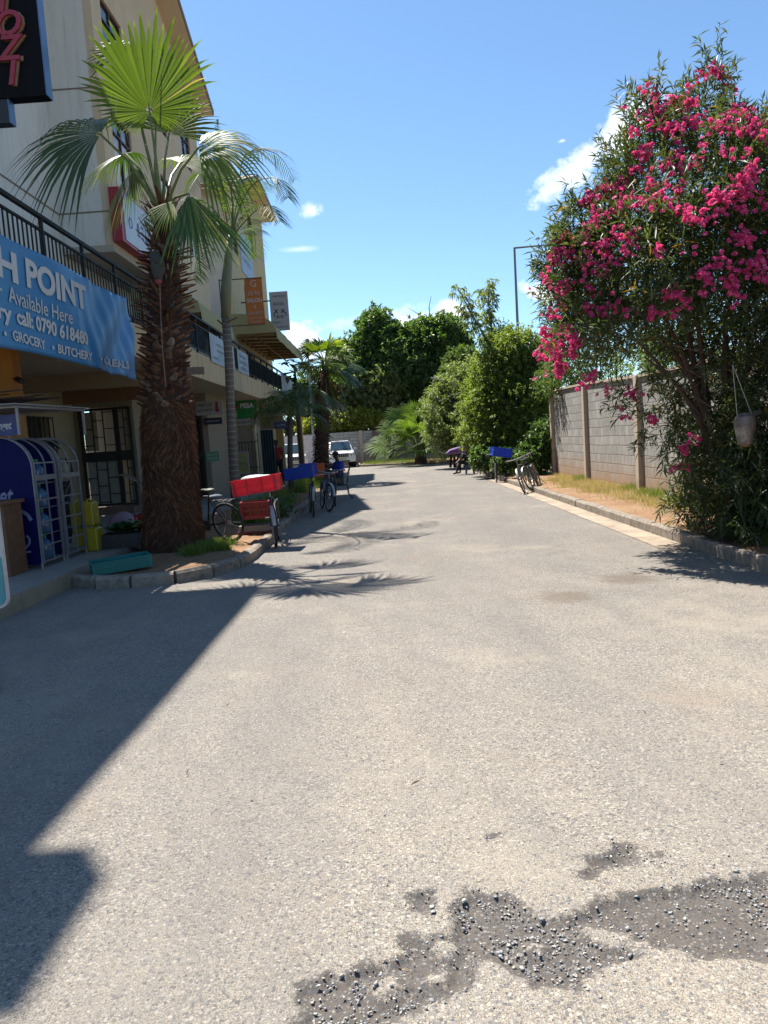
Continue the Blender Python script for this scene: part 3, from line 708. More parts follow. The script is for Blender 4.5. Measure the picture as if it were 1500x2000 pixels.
for i in range(nx+1):
    for j in range(nz+1):
        y = Y0 + (Y1-Y0)*i/nx; zt = 4.29 + .015*math.sin(y*2); zb = 2.97 + .03*math.sin(y*1.3+1) ; z = zb + (zt-zb)*j/nz
        if i == nx: y += .03*math.sin(z*5)
        V.append((-4.33 + ban_off(y, z), y, z))
Fq = [(i*(nz+1)+j, (i+1)*(nz+1)+j, (i+1)*(nz+1)+j+1, i*(nz+1)+j+1) for i in range(nx) for j in range(nz)]
bo = raw_mesh('banner_sheet', V, Fq, ban_m, bn, smooth=True); sm = bo.modifiers.new('thick', 'SOLIDIFY'); sm.thickness = .003; sm.offset = -1
def blines(ls):
    out = []
    for (txt, ya, yb, z, size, bold) in ls: out.append((txt, (ya+yb)/2, z, size, bold, yb-ya))
    return out
lettering('lettering', blines([('FRESH', 7.0, 9.04, 3.93, .47, .018), ('POINT', 9.25, 10.97, 3.95, .47, .018), ('Mineral Water', 6.0, 8.62, 3.60, .27, .0), ('Available Here', 8.77, 10.46, 3.60, .27, .0), ('For delivery', 7.0, 8.78, 3.37, .25, .008), ('call: 0790 618480', 8.91, 10.93, 3.37, .25, .008),
    ('GROCERY', 8.75, 9.62, 3.125, .165, .004), ('BUTCHERY', 9.99, 11.01, 3.125, .165, .004), ('CEREALS', 11.41, 12.30, 3.125, .165, .004)]),
    signw, bn, (-4.317, 0, 0), (0, 1, 0), (0, 0, 1), depth=.003, bend=lambda y, z: ban_off(y, z))
d_ = MB()
for y in (8.59, 9.86, 11.24): d_.cyl((-4.318 + ban_off(y, 3.1), y, 3.125), (-4.314 + ban_off(y, 3.1), y, 3.125), .028, n=16)
d_.build('bullet_dots', signw, bn)
# black blade sign with raised red italic letters
vz = thing('blade_sign', 'black upright blade sign with raised red italic letters at the top left corner', 'sign', (-5.2, 10.8, 6.8))
_e = at(92, 186, 10.8); X1, Z0 = _e.x, _e.z; blue_lit_m = mat('sign_blue_lit_side', (.10, .20, .42), .35)  # bluish light on the sign's side faces is put in as colour
MB().bb(X1-1.5, X1-.02, 10.8, 11.0, Z0, Z0+1.9).build('sign_box', mat('sign_black', (.008, .008, .011), .6, bump=.03, spec=.1), vz, bevel=.01)
MB().bb(X1-.018, X1, 10.81, 10.995, Z0+.01, Z0+1.9).build('blue_lit_side', blue_lit_m, vz)
_f = at(20, 238, 10.8)
MB().bb(X1-1.5, _f.x-.02, 10.82, 10.98, _f.z, Z0-.002).build('sign_foot', blackm, vz)
MB().bb(_f.x-.018, _f.x, 10.82, 10.98, _f.z, Z0-.002).build('foot_blue_lit_side', blue_lit_m, vz)
MB().bar((-8.05, 10.9, Z0+.4), (X1-1.5, 10.9, Z0+.4), .06).bar((-8.05, 10.9, Z0+1.6), (X1-1.5, 10.9, Z0+1.6), .06).build('bracket', blackm, vz)
redl = mat('letter_red', (.42, .03, .06), .4, bump=0); goldl = mat('letter_gold', (.35, .22, .12), .4, bump=0)
YZ = []
for ch_, px_, py_, s_ in (('Y', 3, 4, .50), ('O', 15, 51, .46), ('Z', 18, 99, .46), ('I', 23, 147, .46)):
    _p = at(px_, py_, 10.78); YZ.append((ch_, _p.x, _p.z, s_, .009))
lettering('letter_backing', [(a, x+.03, z, s_, b_) for a, x, z, s_, b_ in YZ], goldl, vz, (0, 10.78, 0), (1, 0, 0), (0, 0, 1), shear=.22, depth=.03)
lettering('raised_letters', YZ, redl, vz, (0, 10.745, 0), (1, 0, 0), (0, 0, 1), shear=.22, depth=.035)
# red and white box sign on the projecting wing
rs = thing('box_sign', 'white box sign with a broad red edge behind the top of the big palm', 'sign', (-6.69, 19.5, 7.1))
MB().bb(-6.69, -6.42, 19.3, 22.6, 7.15, 8.5).build('sign_case', mat('sign_red', (.42, .02, .04), .4), rs, bevel=.01)
MB().bb(-6.418, -6.40, 19.5, 22.5, 7.22, 8.44).build('sign_face', mat('sign_face_white', (.62, .66, .70), .4, var=.1, scale=2), rs)
lettering('lettering', [('O', 19.95, 7.75, .42, .0), ('~xxxxx', 21.2, 7.75, .5, .0, 1.5)], mat('letter_blue', (.04, .1, .35), .5), rs, (-6.395, 0, 0), (0, 1, 0), (0, 0, 1))
# orange salon banner
orm = mat('banner_orange', (.60, .17, .015), .6, var=.12, scale=4, bump=.05)
pk = mat('pale_letters', (.60, .50, .48), .6, bump=0)
P = at(484, 634, 30); wd_, ht_ = .70, 1.80
ob_ = flat_sign('hanging_banner', 'orange hanging salon banner with pale letters on the farther block', 'banner', (P.x, 30, P.z), (1, 0, 0), (0, 0, 1), wd_, ht_, orm, .012,
    [('G', .35, 1.58, .38, .0), ('~mega', .35, 1.22, .24, .0, .5), ('SALON', .35, .93, .22, .01, .62), ('&', .35, .68, .2, .0), ('~barbershop', .35, .44, .16, .006, .6), ('~firstfloor', .35, .24, .11, .003, .55), ('~nmbrnmbrnm', .35, .1, .09, .003, .5)], pk)
MB().bar((P.x-1.0, 30.0, P.z+1.80), (P.x+.72, 30.0, P.z+1.80), .035).bar((P.x-1.0, 30.0, P.z-.02), (P.x+.72, 30.0, P.z-.02), .03).bar((P.x-1.0, 30, P.z-.05), (P.x-1.0, 30.0, P.z+1.85), .04).build('banner_arm', blackm, ob_)
# white blade sign on two dark arms
P = at(532, 646, 34)
wb = flat_sign('blade_sign', 'pale grey blade sign with dark writing and emblem standing out from the far corner', 'sign', (P.x, 34, P.z), (1, 0, 0), (0, 0, 1), .80, 1.72, mat('sign_pale', (.46, .43, .44), .5, var=.08), .16,
    [('~smallwriting', .42, 1.52, .1, .0, .6), ('~large', .38, 1.18, .2, .004, .5), ('X', .24, .84, .24, .01), ('X', .55, .84, .24, .01), ('(', .14, .72, .2, .01), (')', .68, .72, .2, .01), ('O O', .4, .6, .17, .008, .34), ('~shop', .22, .36, .12, .0, .3), ('~numbernumbr', .42, .14, .09, .004, .6)], mat('letter_dark', (.03, .03, .05), .5))
MB().bb(P.x-.022, P.x-.002, 34.0, 34.16, P.z, P.z+1.72).build('dark_edge', mat('sign_dark_blue_edge', (.03, .07, .13), .5), wb)
MB().bar((-6.3, 34.08, P.z+1.35), (P.x-.02, 34.08, P.z+1.35), .05).bar((-6.3, 34.08, P.z+.3), (P.x-.02, 34.08, P.z+.3), .05).build('sign_arm', blackm, wb)
# light blue board high on the farther block
flat_sign('wall_board', 'light blue board high on the facade of the farther block', 'sign', (-6.22, 34.9, 9.9), (0, 1, 0), (0, 0, 1), 3.1, 2.1, mat('board_lightblue', (.38, .48, .66), .5, var=.12, scale=1.5), .05,
    [('~upperline', 1.5, 1.4, .3, .01, 2.2), ('~lowerlinex', 1.5, .7, .3, .01, 2.2)], mat('letter_teal', (.1, .3, .4), .5))
# banners hung on the walkway railing
bw = mat('banner_grey_white', (.42, .48, .54), .55, var=.3, scale=2.5, bump=.1); ld_ = mat('letter_slate', (.10, .13, .17), .5)
for (y0, y1, z0, z1, lab, lines) in ((18.95, 20.65, 3.92, 4.66, 'left one of the pale banners on the railing, just left of the ringed palm trunk', [('~longline', 1.1, .52, .08, 0, .9), ('~otherlin', 1.1, .36, .08, 0, .9), ('~thirdli', .5, .14, .08, 0, .6)]),
        (21.0, 21.9, 3.94, 4.66, 'narrow pale banner on the railing immediately right of the ringed palm trunk', []),
        (22.4, 24.1, 4.0, 4.68, 'pale notice banner with ruled boxes of writing, right of the ringed palm on the railing', [('~lineonea', .85, .52, .12, .004, 1.2), ('~linetwobb', .85, .33, .12, .004, 1.2), ('~lineth', .85, .14, .12, .004, 1.0)]),
        (31.6, 35.2, 3.9, 4.83, 'pale sheet hanging on the far end of the railing above the small palms', [])):
    flat_sign('railing_banner', lab, 'banner', (-4.35, y0, z0), (0, 1, 0), (0, 0, 1), y1-y0, z1-z0, bw, .006, lines, ld_, group='banners on the walkway railing')
net = flat_sign('railing_cloth', 'dark blue cloth tied along the inside of the walkway railing', 'cloth', (-4.42, 24.3, 4.1), (0, 1, 0), (0, 0, 1), 7.0, .56, mat('navy_cloth', (.012, .022, .045), .8), .01)
net2 = flat_sign('railing_cloth', 'dark cloth behind the railing left of the ringed palm trunk', 'cloth', (-4.42, 16.2, 4.1), (0, 1, 0), (0, 0, 1), 2.6, .54, mat('navy_cloth', (.012, .022, .045), .8), .01)
# shop signs under the walkway
gm = mat('sign_green', (.015, .25, .05), .5, var=.08)
P = at(454, 818, 26.9)
sg = flat_sign('shop_sign', 'green money transfer shop sign with white letters under the walkway', 'sign', (P.x, 26.9, P.z), (1, 0, 0), (0, 0, 1), .92, .72, gm, .06, [('PESA', .56, .44, .24, .012, .5)], signw)
lettering('small_lettering', [('~lipana', .2, .62, .08, .002, .24)], mat('letter_green', (.3, .6, .3), .5), sg, (P.x, 26.896, P.z), (1, 0, 0), (0, 0, 1))
m_ = MB(); m_.ball((P.x+.17, 26.87, P.z+.42), (.09, .02, .075)); m_.build('red_emblem', mat('emblem_red', (.5, .03, .03), .5), sg, smooth=True)
MB().bb(P.x+.02, P.x+.2, 26.885, 26.898, P.z+.05, P.z+.3).build('pale_panel', mat('pale_green', (.25, .5, .25), .5), sg)
P = at(458, 832, 26.9)
flat_sign('sign_strip', 'white strip with black letters below the green shop sign', 'sign', (P.x, 26.9, P.z), (1, 0, 0), (0, 0, 1), .86, .24, mat('strip_white', (.50, .46, .42), .6), .04, [('~stripletters', .43, .12, .13, .006, .8)], mat('letter_black', (.01, .01, .012), .5))
P = at(514, 815, 32.6)
flat_sign('shop_sign', 'pale sign lettered with big dark capitals right of the green one', 'sign', (P.x, 32.6, P.z), (1, 0, 0), (0, 0, 1), .86, .62, mat('strip_white', (.50, .46, .42), .6), .05, [('ATM', .4, .31, .42, .012, .68)], mat('letter_black', (.01, .01, .012), .5))
P = at(384, 812, 22.4)
s3 = flat_sign('shop_sign', 'pale sign with black writing and red arrow between the big and ringed palms', 'sign', (P.x, 22.4, P.z), (1, 0, 0), (0, 0, 1), .80, .42, mat('strip_white', (.50, .46, .42), .6), .05, [('~mikonos', .27, .3, .12, .008, .46), ('~tenders', .27, .14, .12, .008, .46)], mat('letter_black', (.01, .01, .012), .5))
MB().bb(P.x+.62, P.x+.68, 22.37, 22.395, P.z+.14, P.z+.36).prism([(P.x+.56, P.z+.16), (P.x+.74, P.z+.16), (P.x+.65, P.z+.05)], 22.37, 22.394).build('red_arrow', mat('emblem_red', (.5, .03, .03), .5), s3)
P = at(398, 830, 22.3)
flat_sign('shop_sign', 'narrow navy sign with small white writing under the arrow sign', 'sign', (P.x, 22.3, P.z), (1, 0, 0), (0, 0, 1), .56, .20, mat('sign_navy', (.012, .018, .05), .4), .04, [('~mambohouse', .3, .1, .06, .002, .4)], signw)
P = at(536, 838, 31.5)
flat_sign('shop_sign', 'small navy hanging sign under the walkway near the red shirted person', 'sign', (P.x, 31.5, P.z), (1, 0, 0), (0, 0, 1), .62, .30, mat('sign_navy2', (.02, .04, .16), .4), .04, [('~mshop', .3, .15, .1, .002, .4)], signw)
P = at(583, 812, 36)
flat_sign('hanging_sign', 'small sky blue upright sign hanging between the two fan palms', 'sign', (P.x, 36, P.z), (1, 0, 0), (0, 0, 1), .34, .85, mat('sign_sky', (.05, .25, .5), .4, var=.3, scale=5), .06, [('~s', .17, .5, .3, .01, .2)], signw)
P = at(403, 902, 22.35)
gn = mat('notice_green', (.20, .45, .25), .7)
flat_sign('paper_notice', 'light green handwritten notice tied to the narrow security gate', 'notice', (P.x, 22.35, P.z), (1, 0, 0), (0, 0, 1), .40, .30, gn, .01, [('~water', .2, .21, .1, .002, .34), ('~refil', .2, .09, .1, .002, .3)], signw)
# ------------------------------------------------------------------ perimeter walls
def blockwall_mat():
    t = NT('concrete_blocks'); P = t.N('ShaderNodeNewGeometry').outputs['Position']
    s = t.N('ShaderNodeSeparateXYZ'); t.L(P, s.inputs[0]); c3 = t.N('ShaderNodeCombineXYZ')
    wob = t.m('MULTIPLY', t.noise(.8, 3, .5, vec=P), .05)
    t.L(t.m('ADD', s.outputs[1], s.outputs[0]), c3.inputs[0]); t.L(t.m('ADD', s.outputs[2], wob), c3.inputs[1])
    b = t.N('ShaderNodeTexBrick'); b.inputs['Scale'].default_value = 1; b.inputs['Brick Width'].default_value = .42; b.inputs['Row Height'].default_value = .232
    b.inputs['Mortar Size'].default_value = .013; b.inputs['Mortar Smooth'].default_value = .4; b.inputs['Bias'].default_value = -.2; b.offset = .5; b.squash = .6; b.squash_frequency = 3
    b.inputs['Color1'].default_value = (.42, .42, .40, 1); b.inputs['Color2'].default_value = (.58, .57, .54, 1); b.inputs['Mortar'].default_value = (.24, .19, .145, 1)
    t.L(c3.outputs[0], b.inputs['Vector'])
    c = t.mix(t.ramp(t.noise(2.2, 6, .7, vec=P), [(.4, 0.0), (.75, .7)]), b.outputs[0], (.28, .27, .245))
    c = t.mix(t.ramp(t.noise(20, 5, .7, vec=P), [(.45, 0.0), (.7, .35)]), c, (.5, .47, .42))
    # red earth splashed on the lowest courses
    low = t.m('ADD', s.outputs[2], t.m('MULTIPLY', t.noise(1.6, 6, .7, vec=P), .9))
    c = t.mix(t.ramp(t.m('DIVIDE', low, 2.0), [(.3, .85), (.5, .3), (.68, 0.0)]), c, (.52, .31, .17))
    h = t.m('ADD', t.m('MULTIPLY', t.m('SUBTRACT', 1.0, b.outputs['Fac']), 1.0), t.m('MULTIPLY', t.noise(45, 5, .7, vec=P), .5))
    return t.bsdf(c, .95, 0, .15, bump=h, bstr=.8, bdist=.015)
blk = blockwall_mat()
postm = mat('concrete_post', (.62, .50, .38), .9, var=.2, scale=3, bump=.4, dirt=(.24, .14, .08), dirtamt=.6)
fw = thing('block_wall', 'grey concrete block wall with posts along the right verge, red dust on its lowest courses', 'wall', (5.7, 13, .05))
ys = [24.9, 20.75, 16.4, 12.1, 7.9, 3.7, -.5]; hs = [2.93, 2.85, 2.68, 2.62, 2.6, 2.6, 2.6]
for i in range(len(ys)-1):
    w = MB(); w.prism([(ys[i+1]+.1, .0), (ys[i]-.1, .0), (ys[i]-.1, hs[i]-.06), (ys[i+1]+.1, hs[i+1]-.06)], 5.62, 5.78, 'x'); w.build('wall_panel', blk, fw)
for i, (y, h) in enumerate(zip(ys, hs)):
    w = MB(); w.box((5.64, y, h/2), (.24, .2, h)); w.build('wall_post', postm, fw, bevel=.012)
cp = MB()
for i in range(len(ys)-1): cp.bar((5.7, ys[i+1], hs[i+1]+.03-.04), (5.7, ys[i], hs[i]+.03-.04), .26, .06)
cp.build('coping', postm, fw)
bw_ = thing('block_wall', 'low grey block wall closing the far end of the road behind the parked cars', 'wall', (0, 56, 0))
w = MB(); w.bb(-30, 6.0, 56, 56.2, -.02, 2.5); w.build('wall_panel', blk, bw_)
for x in range(-29, 6, 3): MB().bb(x-.12, x+.12, 55.93, 56.27, 0, 2.56).build('wall_post', postm, bw_)
gt_ = thing('metal_gate', 'small rusty sheet gate set in the far block wall', 'gate', (-.2, 55.95, 0))
gm_ = mat('rusty_sheet', (.19, .15, .13), .8, dirt=(.25, .12, .06), dirtamt=.6)
MB().bb(-1.05, 1.3, 55.86, 55.9, .1, 2.35).build('gate_leaf', gm_, gt_)
g = MB(); g.bb(-1.12, -1.05, 55.84, 55.92, 0, 2.5); g.bb(1.3, 1.37, 55.84, 55.92, 0, 2.5); g.bb(-1.05, 1.3, 55.84, 55.92, 2.35, 2.45); g.bb(.1, .15, 55.84, 55.86, .1, 2.35); g.build('gate_frame', mat('gate_frame_brown', (.16, .09, .06), .8), gt_)
# white wall seen through the covered passage
ww = thing('white_wall', 'white rendered wall glimpsed behind the white pickup', 'wall', (-9, 55, 0)); MB().bb(-16, -4.4, 55.3, 55.5, 0, 2.45).build('wall_panel', mat('white_wall_paint', (.68, .60, .58), .8), ww)
# street lamp
lp = thing('street_lamp', 'tall thin grey street lamp with a long straight arm behind the bushes', 'street lamp', (6.5, 35, 0))
MB().tube([(6.42, 35, 0), (6.42, 35, 5), (6.45, 35, 10.14)], [.085, .07, .05], 10).build('pole', mat('lamp_grey', (.30, .31, .33), .5, .5), lp, smooth='auto')
MB().tube([(6.45, 35, 10.12), (8.2, 35, 10.16), (8.6, 35, 10.17)], [.045, .035, .03], 8).build('arm', mat('lamp_grey', (.3, .31, .33)), lp, smooth='auto')
MB().ball((8.9, 35, 10.15), (.36, .13, .07)).build('lamp_head', mat('lamp_grey', (.3, .31, .33)), lp, smooth=True)
p2 = thing('utility_pole', 'thin pole with a small fitting between the awning and the far fan palm', 'pole', (-6.2, 54.6, 0))
q = at(600, 665, 54.6); MB().tube([(q.x-.1, 54.6, 0), (q.x, 54.6, q.z)], [.1, .06], 8).ball((q.x, 54.6, q.z), .16).bar((q.x-.25, 54.6, q.z-.3), (q.x+.25, 54.6, q.z-.3), .06).build('pole', mat('lamp_grey', (.3, .31, .33)), p2)
# ------------------------------------------------------------------ foliage builders
def unit(a): return a/np.maximum(np.linalg.norm(a, axis=-1, keepdims=True), 1e-9)
def leaf_tris(P, D, L, Wd, rng, droop=.15, fold=.25):
    """folded lance leaves: P (n,3) base, D (n,3) direction, L, Wd (n,) -> verts, tris"""
    n = len(P); up = np.tile([0, 0, 1.], (n, 1)) + rng.normal(0, .35, (n, 3)); S = unit(np.cross(D, up)); Nn = unit(np.cross(S, D))
    L = L[:, None]; Wd = Wd[:, None]
    tip = P + D*L - np.array([0, 0, 1.])*L*droop; mid = P + D*L*.48 - np.array([0, 0, 1.])*L*droop*.2
    a = mid + S*Wd/2 + Nn*Wd*fold; b = mid - S*Wd/2 + Nn*Wd*fold
    V = np.stack([P, a, tip, b], 1).reshape(-1, 3); i = np.arange(n)*4
    T = np.concatenate([np.stack([i, i+1, i+2], -1), np.stack([i, i+2, i+3], -1)])
    return V, T
def join(parts):
    Vs, Ts, o = [], [], 0
    for V, T in parts: Vs.append(V); Ts.append(T + o); o += len(V)
    return np.concatenate(Vs), np.concatenate(Ts)
def strands(P0, P1, w0, w1, rng):
    """thin flat tapering strips"""
    D = unit(P1-P0); S = unit(np.cross(D, rng.normal(size=P0.shape))); w0 = np.broadcast_to(w0, (len(P0),))[:, None]; w1 = np.broadcast_to(w1, (len(P0),))[:, None]
    V = np.stack([P0-S*w0/2, P0+S*w0/2, P1+S*w1/2, P1-S*w1/2], 1).reshape(-1, 3); i = np.arange(len(P0))*4
    return V, np.concatenate([np.stack([i, i+1, i+2], -1), np.stack([i, i+2, i+3], -1)])
def sphere_dirs(n, rng): return unit(rng.normal(size=(n, 3)))
def crown_points(blobs, n, rng, shell=.55):
    """points spread in the outer part of several ellipsoids (cx,cy,cz,rx,ry,rz)"""
    vol = np.array([b[3]*b[4]*b[5] for b in blobs])**.75; cnt = (n*vol/vol.sum()).astype(int); P = []; O = []
    for b, c in zip(blobs, cnt):
        d = sphere_dirs(c, rng); r = (shell + (1-shell)*rng.random(c)**.6)[:, None]*(1+.13*np.sin(d[:, :1]*6+b[0])*np.cos(d[:, 1:2]*5+b[1]) + .1*rng.normal(size=(c, 1)))
        P.append(np.array(b[:3]) + d*r*np.array(b[3:])); O.append(unit(d/np.array(b[3:])))
    return np.concatenate(P), np.concatenate(O)
def shoots(P, O, rng, k, L, Wd, stem=.25, outw=.7, upw=.4, droop=.15, fold=.25):
    """k leaves round each short shoot starting at P heading along O"""
    n = len(P); ax = unit(O*outw + np.array([0, 0, upw]) + rng.normal(0, .35, (n, 3)))
    t = rng.random((n, k, 1)); base = P[:, None] + ax[:, None]*t*stem
    D = unit(ax[:, None]*.55 + sphere_dirs(n*k, rng).reshape(n, k, 3)*.8)
    LL = L*(.65+.6*rng.random(n*k)); return leaf_tris(base.reshape(-1, 3), D.reshape(-1, 3), LL, Wd*(LL/L), rng, droop, fold), ax
def trunk_tree(name, label, base, blobs, mleaf, mtrunk, n, k, L, Wd, stems=3, r0=.14, seed=1, group=None, stem=.3, shell=.5, cat='tree', upw=.4, extra=None, droop=.15, outw=.7):
    rng = np.random.default_rng(seed); rnd = random.Random(seed); t = thing(name, label, cat, base, group=group)
    tr = MB(); B = Vector(base)
    for s in range(stems):
        b = blobs[s % len(blobs)]; c = Vector(b[:3]); p = [B + Vector((rnd.uniform(-.15, .15), rnd.uniform(-.15, .15), -.05))]
        for q in (.3, .6, 1.0): p.append(B.lerp(c, q) + Vector((rnd.uniform(-.2, .2), rnd.uniform(-.2, .2), 0)))
        tr.tube(p, [r0, r0*.8, r0*.55, r0*.25], 7)
        for _ in range(4):
            d = Vector((rnd.gauss(0, 1), rnd.gauss(0, 1), rnd.uniform(.1, 1.2))).normalized(); e = p[2] + Vector((d.x*b[3], d.y*b[4], d.z*b[5]))*.85
            tr.tube([p[2], p[2].lerp(e, .5) + Vector((0, 0, .1)), e], [r0*.4, r0*.25, r0*.08], 5)
    tr.build('trunk', mtrunk, t, smooth='auto')
    P, O = crown_points(blobs, n, rng, shell); parts, ax = shoots(P, O, rng, k, L, Wd, stem, upw=upw, droop=droop, outw=outw)
    V, T = parts
    raw_mesh('crown', V, T, mleaf, t); return t, P, O
# ---- palms
def fan_leaf(mb_v, mb_f, hub, d, n, Rr, spread, segs=38, droop=.3, split=.55, rnd=random, back=.0, tipdroop=.25, ell=0.0):
    d = Vector(d).normalized(); n = Vector(n); n = (n - d*n.dot(d)).normalized(); s = n.cross(d); hub = Vector(hub); G = Vector((0, 0, -1)); dth = 2*spread/segs
    for i in range(segs):
        a = -spread + dth*(i+.5); u = (d*math.cos(a) + s*math.sin(a)); L = Rr*(.78 + .22*math.cos(a*.55))*rnd.uniform(.86, 1.08)*(1-ell*(1-math.cos(a))/2); u = (u + n*back*abs(math.sin(a*.5))).normalized()
        sd = (n.cross(u)).normalized(); k0 = len(mb_v); ts = (.05, .25, split*.75, split, .72, .88, 1.0); sg = 1 if i % 2 else -1; kink = rnd.uniform(.6, 1.5); tw = rnd.uniform(-.06, .06)
        for t in ts:
            r = L*t; w = r*dth/2*1.02 if t <= split else L*split*dth/2*(1-(t-split)/(1-split))**.8
            z = droop*L*t**2.2 + (tipdroop*kink*L*max(0, t-split)**1.6)
            c = hub + u*r + G*z + sd*tw*L*max(0, t-split) + n*(sg*.12*min(r, L*split)*dth)
            mb_v += [c - sd*w, c + n*w*.35, c + sd*w]
        for j in range(len(ts)-1):
            o = k0 + j*3; mb_f += [(o, o+1, o+4), (o, o+4, o+3), (o+1, o+2, o+5), (o+1, o+5, o+4)]
def frond_obj(parent, mleaf, mstem, start, hub, d, n, Rr, spread, **kw):
    V, Fc = [], []; fan_leaf(V, Fc, hub, d, n, Rr, spread, **kw); o = raw_mesh('frond', [tuple(v) for v in V], Fc, mleaf, parent)
    s = Vector(start); h = Vector(hub); mid = s.lerp(h, .55) + Vector((0, 0, .12*(h-s).length))
    MB().tube([s, s.lerp(mid, .5) + Vector((0, 0, .02)), mid, h, h + Vector(d).normalized()*Rr*.08], [.035, .026, .02, .016, .006], 6).build('petiole', mstem, o, smooth='auto')
    return o
def pinnate(parent, mleaf, mstem, pts, n_=46, L=.55, w=.028, sag=.5, name='frond', seed=1, spread=1.0):
    rnd = random.Random(seed); pts = [Vector(p) for p in pts]
    def cur(t):
        x = t*(len(pts)-1); i = min(int(x), len(pts)-2); f = x-i
        p0 = pts[max(i-1, 0)]; p1 = pts[i]; p2 = pts[i+1]; p3 = pts[min(i+2, len(pts)-1)]
        return .5*((2*p1) + (p2-p0)*f + (2*p0-5*p1+4*p2-p3)*f*f + (3*p1-p0-3*p2+p3)*f**3)
    V, Fc = [], []
    for i in range(n_):
        t = .18 + .82*i/(n_-1); p = cur(t); tan = (cur(min(1, t+.02)) - cur(t-.02)).normalized(); side = tan.cross(Vector((0, 0, 1)))
        side = side.normalized() if side.length > .1 else Vector((1, 0, 0)); ll = L*(math.sin(PI*min(1, .15+t*.85))**.6*.8+.2)*rnd.uniform(.85, 1.1)
        for s in (-1, 1):
            u = (side*s*spread + tan*.75 + Vector((0, 0, .15)) + Vector((rnd.uniform(-.1, .1),)*3)).normalized(); q = u.cross(tan).normalized()
            q = tan*.9 + q*.3; k = len(V)
            for (e, ww) in ((0, .35), (.35, 1), (.7, .75), (1, .02)):
                c = p + u*ll*e + Vector((0, 0, -sag*ll*e*e)); V += [c - q*w*ww/2, c + q*w*ww/2]
            for j in range(3): Fc.append((k+2*j, k+2*j+1, k+2*j+3, k+2*j+2))
    o = raw_mesh(name, [tuple(v) for v in V], Fc, mleaf, parent)
    MB().tube([cur(i/12) for i in range(13)], [.022*(1-i/14) for i in range(13)], 5).build('midrib', mstem, o, smooth='auto'); return o
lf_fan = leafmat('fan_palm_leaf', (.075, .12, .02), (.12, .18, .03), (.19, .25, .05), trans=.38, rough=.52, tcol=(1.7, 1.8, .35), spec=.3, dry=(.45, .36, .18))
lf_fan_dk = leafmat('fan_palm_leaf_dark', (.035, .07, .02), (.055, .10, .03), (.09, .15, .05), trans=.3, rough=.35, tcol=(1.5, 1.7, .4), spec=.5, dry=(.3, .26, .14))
lf_pin = leafmat('feather_palm_leaf', (.05, .09, .025), (.08, .13, .035), (.13, .19, .06), trans=.35, rough=.62, tcol=(1.5, 1.7, .4), spec=.3)
stem_g = mat('palm_petiole', (.16, .20, .05), .5, scale=8, bump=.05)
bootm = NT('palm_leaf_boots'); _g = bootm.N('ShaderNodeNewGeometry')
_c = bootm.ramp(_g.outputs['Random Per Island'], [(0, (.09, .038, .024)), (.45, (.22, .10, .06)), (.75, (.32, .18, .11)), (.9, (.30, .22, .17)), (1, (.40, .34, .28))])
_c = bootm.mix(bootm.ramp(bootm.noise(9, 5, .7), [(.4, .5), (.6, 0.0)]), _c, (.035, .018, .012)); bootm = bootm.bsdf(_c, .85, 0, .2, bump=bootm.noise(70, 4), bstr=.5)
fibm = NT('palm_fibre'); _g = fibm.N('ShaderNodeNewGeometry')
_c = fibm.ramp(_g.outputs['Random Per Island'], [(0, (.05, .026, .018)), (.5, (.19, .08, .04)), (.8, (.34, .155, .075)), (1, (.5, .3, .18))]); fibm = fibm.bsdf(_c, .9, 0, .15)
corem = mat('palm_trunk_core', (.075, .036, .022), .95, var=.45, scale=9, bump=.8, bscale=40, bdist=.02)
barkm = mat('tree_bark', (.11, .075, .055), .9, var=.3, scale=8, bump=.6, bscale=30, bdist=.01)
# big fan palm ------------------------------------------------------
def boots(cfun, rfun, z0, z1, n, rng, out=(.12, .22), wid=(.05, .1), upk=.5, thick=.02):
    mb = MB(); ga = 2.39996
    for i in range(n):
        z = z0 + (z1-z0)*(i+rng.random())/n; a = i*ga + rng.normal(0, .1); c = cfun(z); r = rfun(z); e = Vector((math.cos(a), math.sin(a), 0)); s = Vector((-math.sin(a), math.cos(a), 0))
        o = rng.uniform(*out); w = rng.uniform(*wid); up = upk*rng.uniform(.3, 1.3); p = Vector((c[0], c[1], z)) + e*(r-.03)
        q = p + e*o*.55 + Vector((0, 0, o*up*.5)); t = p + e*o + Vector((0, 0, o*up*1.1)) + s*rng.normal(0, .02); th = Vector((0, 0, thick))
        mb.add([p-s*w, p+s*w, q+s*w*.7+th, q-s*w*.7+th, t-s*w*.35+th, t+s*w*.35+th, p-s*w-th*2, p+s*w-th*2, t-th*.2, q-th],
               [(0, 1, 2, 3), (3, 2, 5, 4), (6, 9, 7), (6, 0, 3, 9), (7, 9, 2, 1), (9, 3, 4, 8), (9, 8, 5, 2), (4, 5, 8)])
    return mb
P1 = thing('fan_palm', 'large fan palm with shaggy brown trunk standing on the near kerbed island at left', 'palm tree', (-3.5, 11.6, .1))
zs_ = [0, .35, .8, 1.4, 2.1, 2.6, 3.3, 4.2, 4.9, 5.3]
cx_ = [-3.53, -3.52, -3.50, -3.47, -3.44, -3.42, -3.36, -3.29, -3.24, -3.21]
rr_ = [.53, .47, .425, .405, .395, .33, .29, .25, .18, .11]
cfun = lambda z: (np.interp(z, zs_, cx_), 11.6); rfun = lambda z: float(np.interp(z, zs_, rr_))
MB().tube([(cfun(z)[0], 11.6, z) for z in zs_], [r for r in rr_], 28).build('trunk', corem, P1, smooth=True)
rng = np.random.default_rng(5)
boots(cfun, lambda z: rfun(z)-.03, 2.35, 3.5, 190, rng, (.12, .2), (.05, .085), .35).build('leaf_boots', bootm, P1)
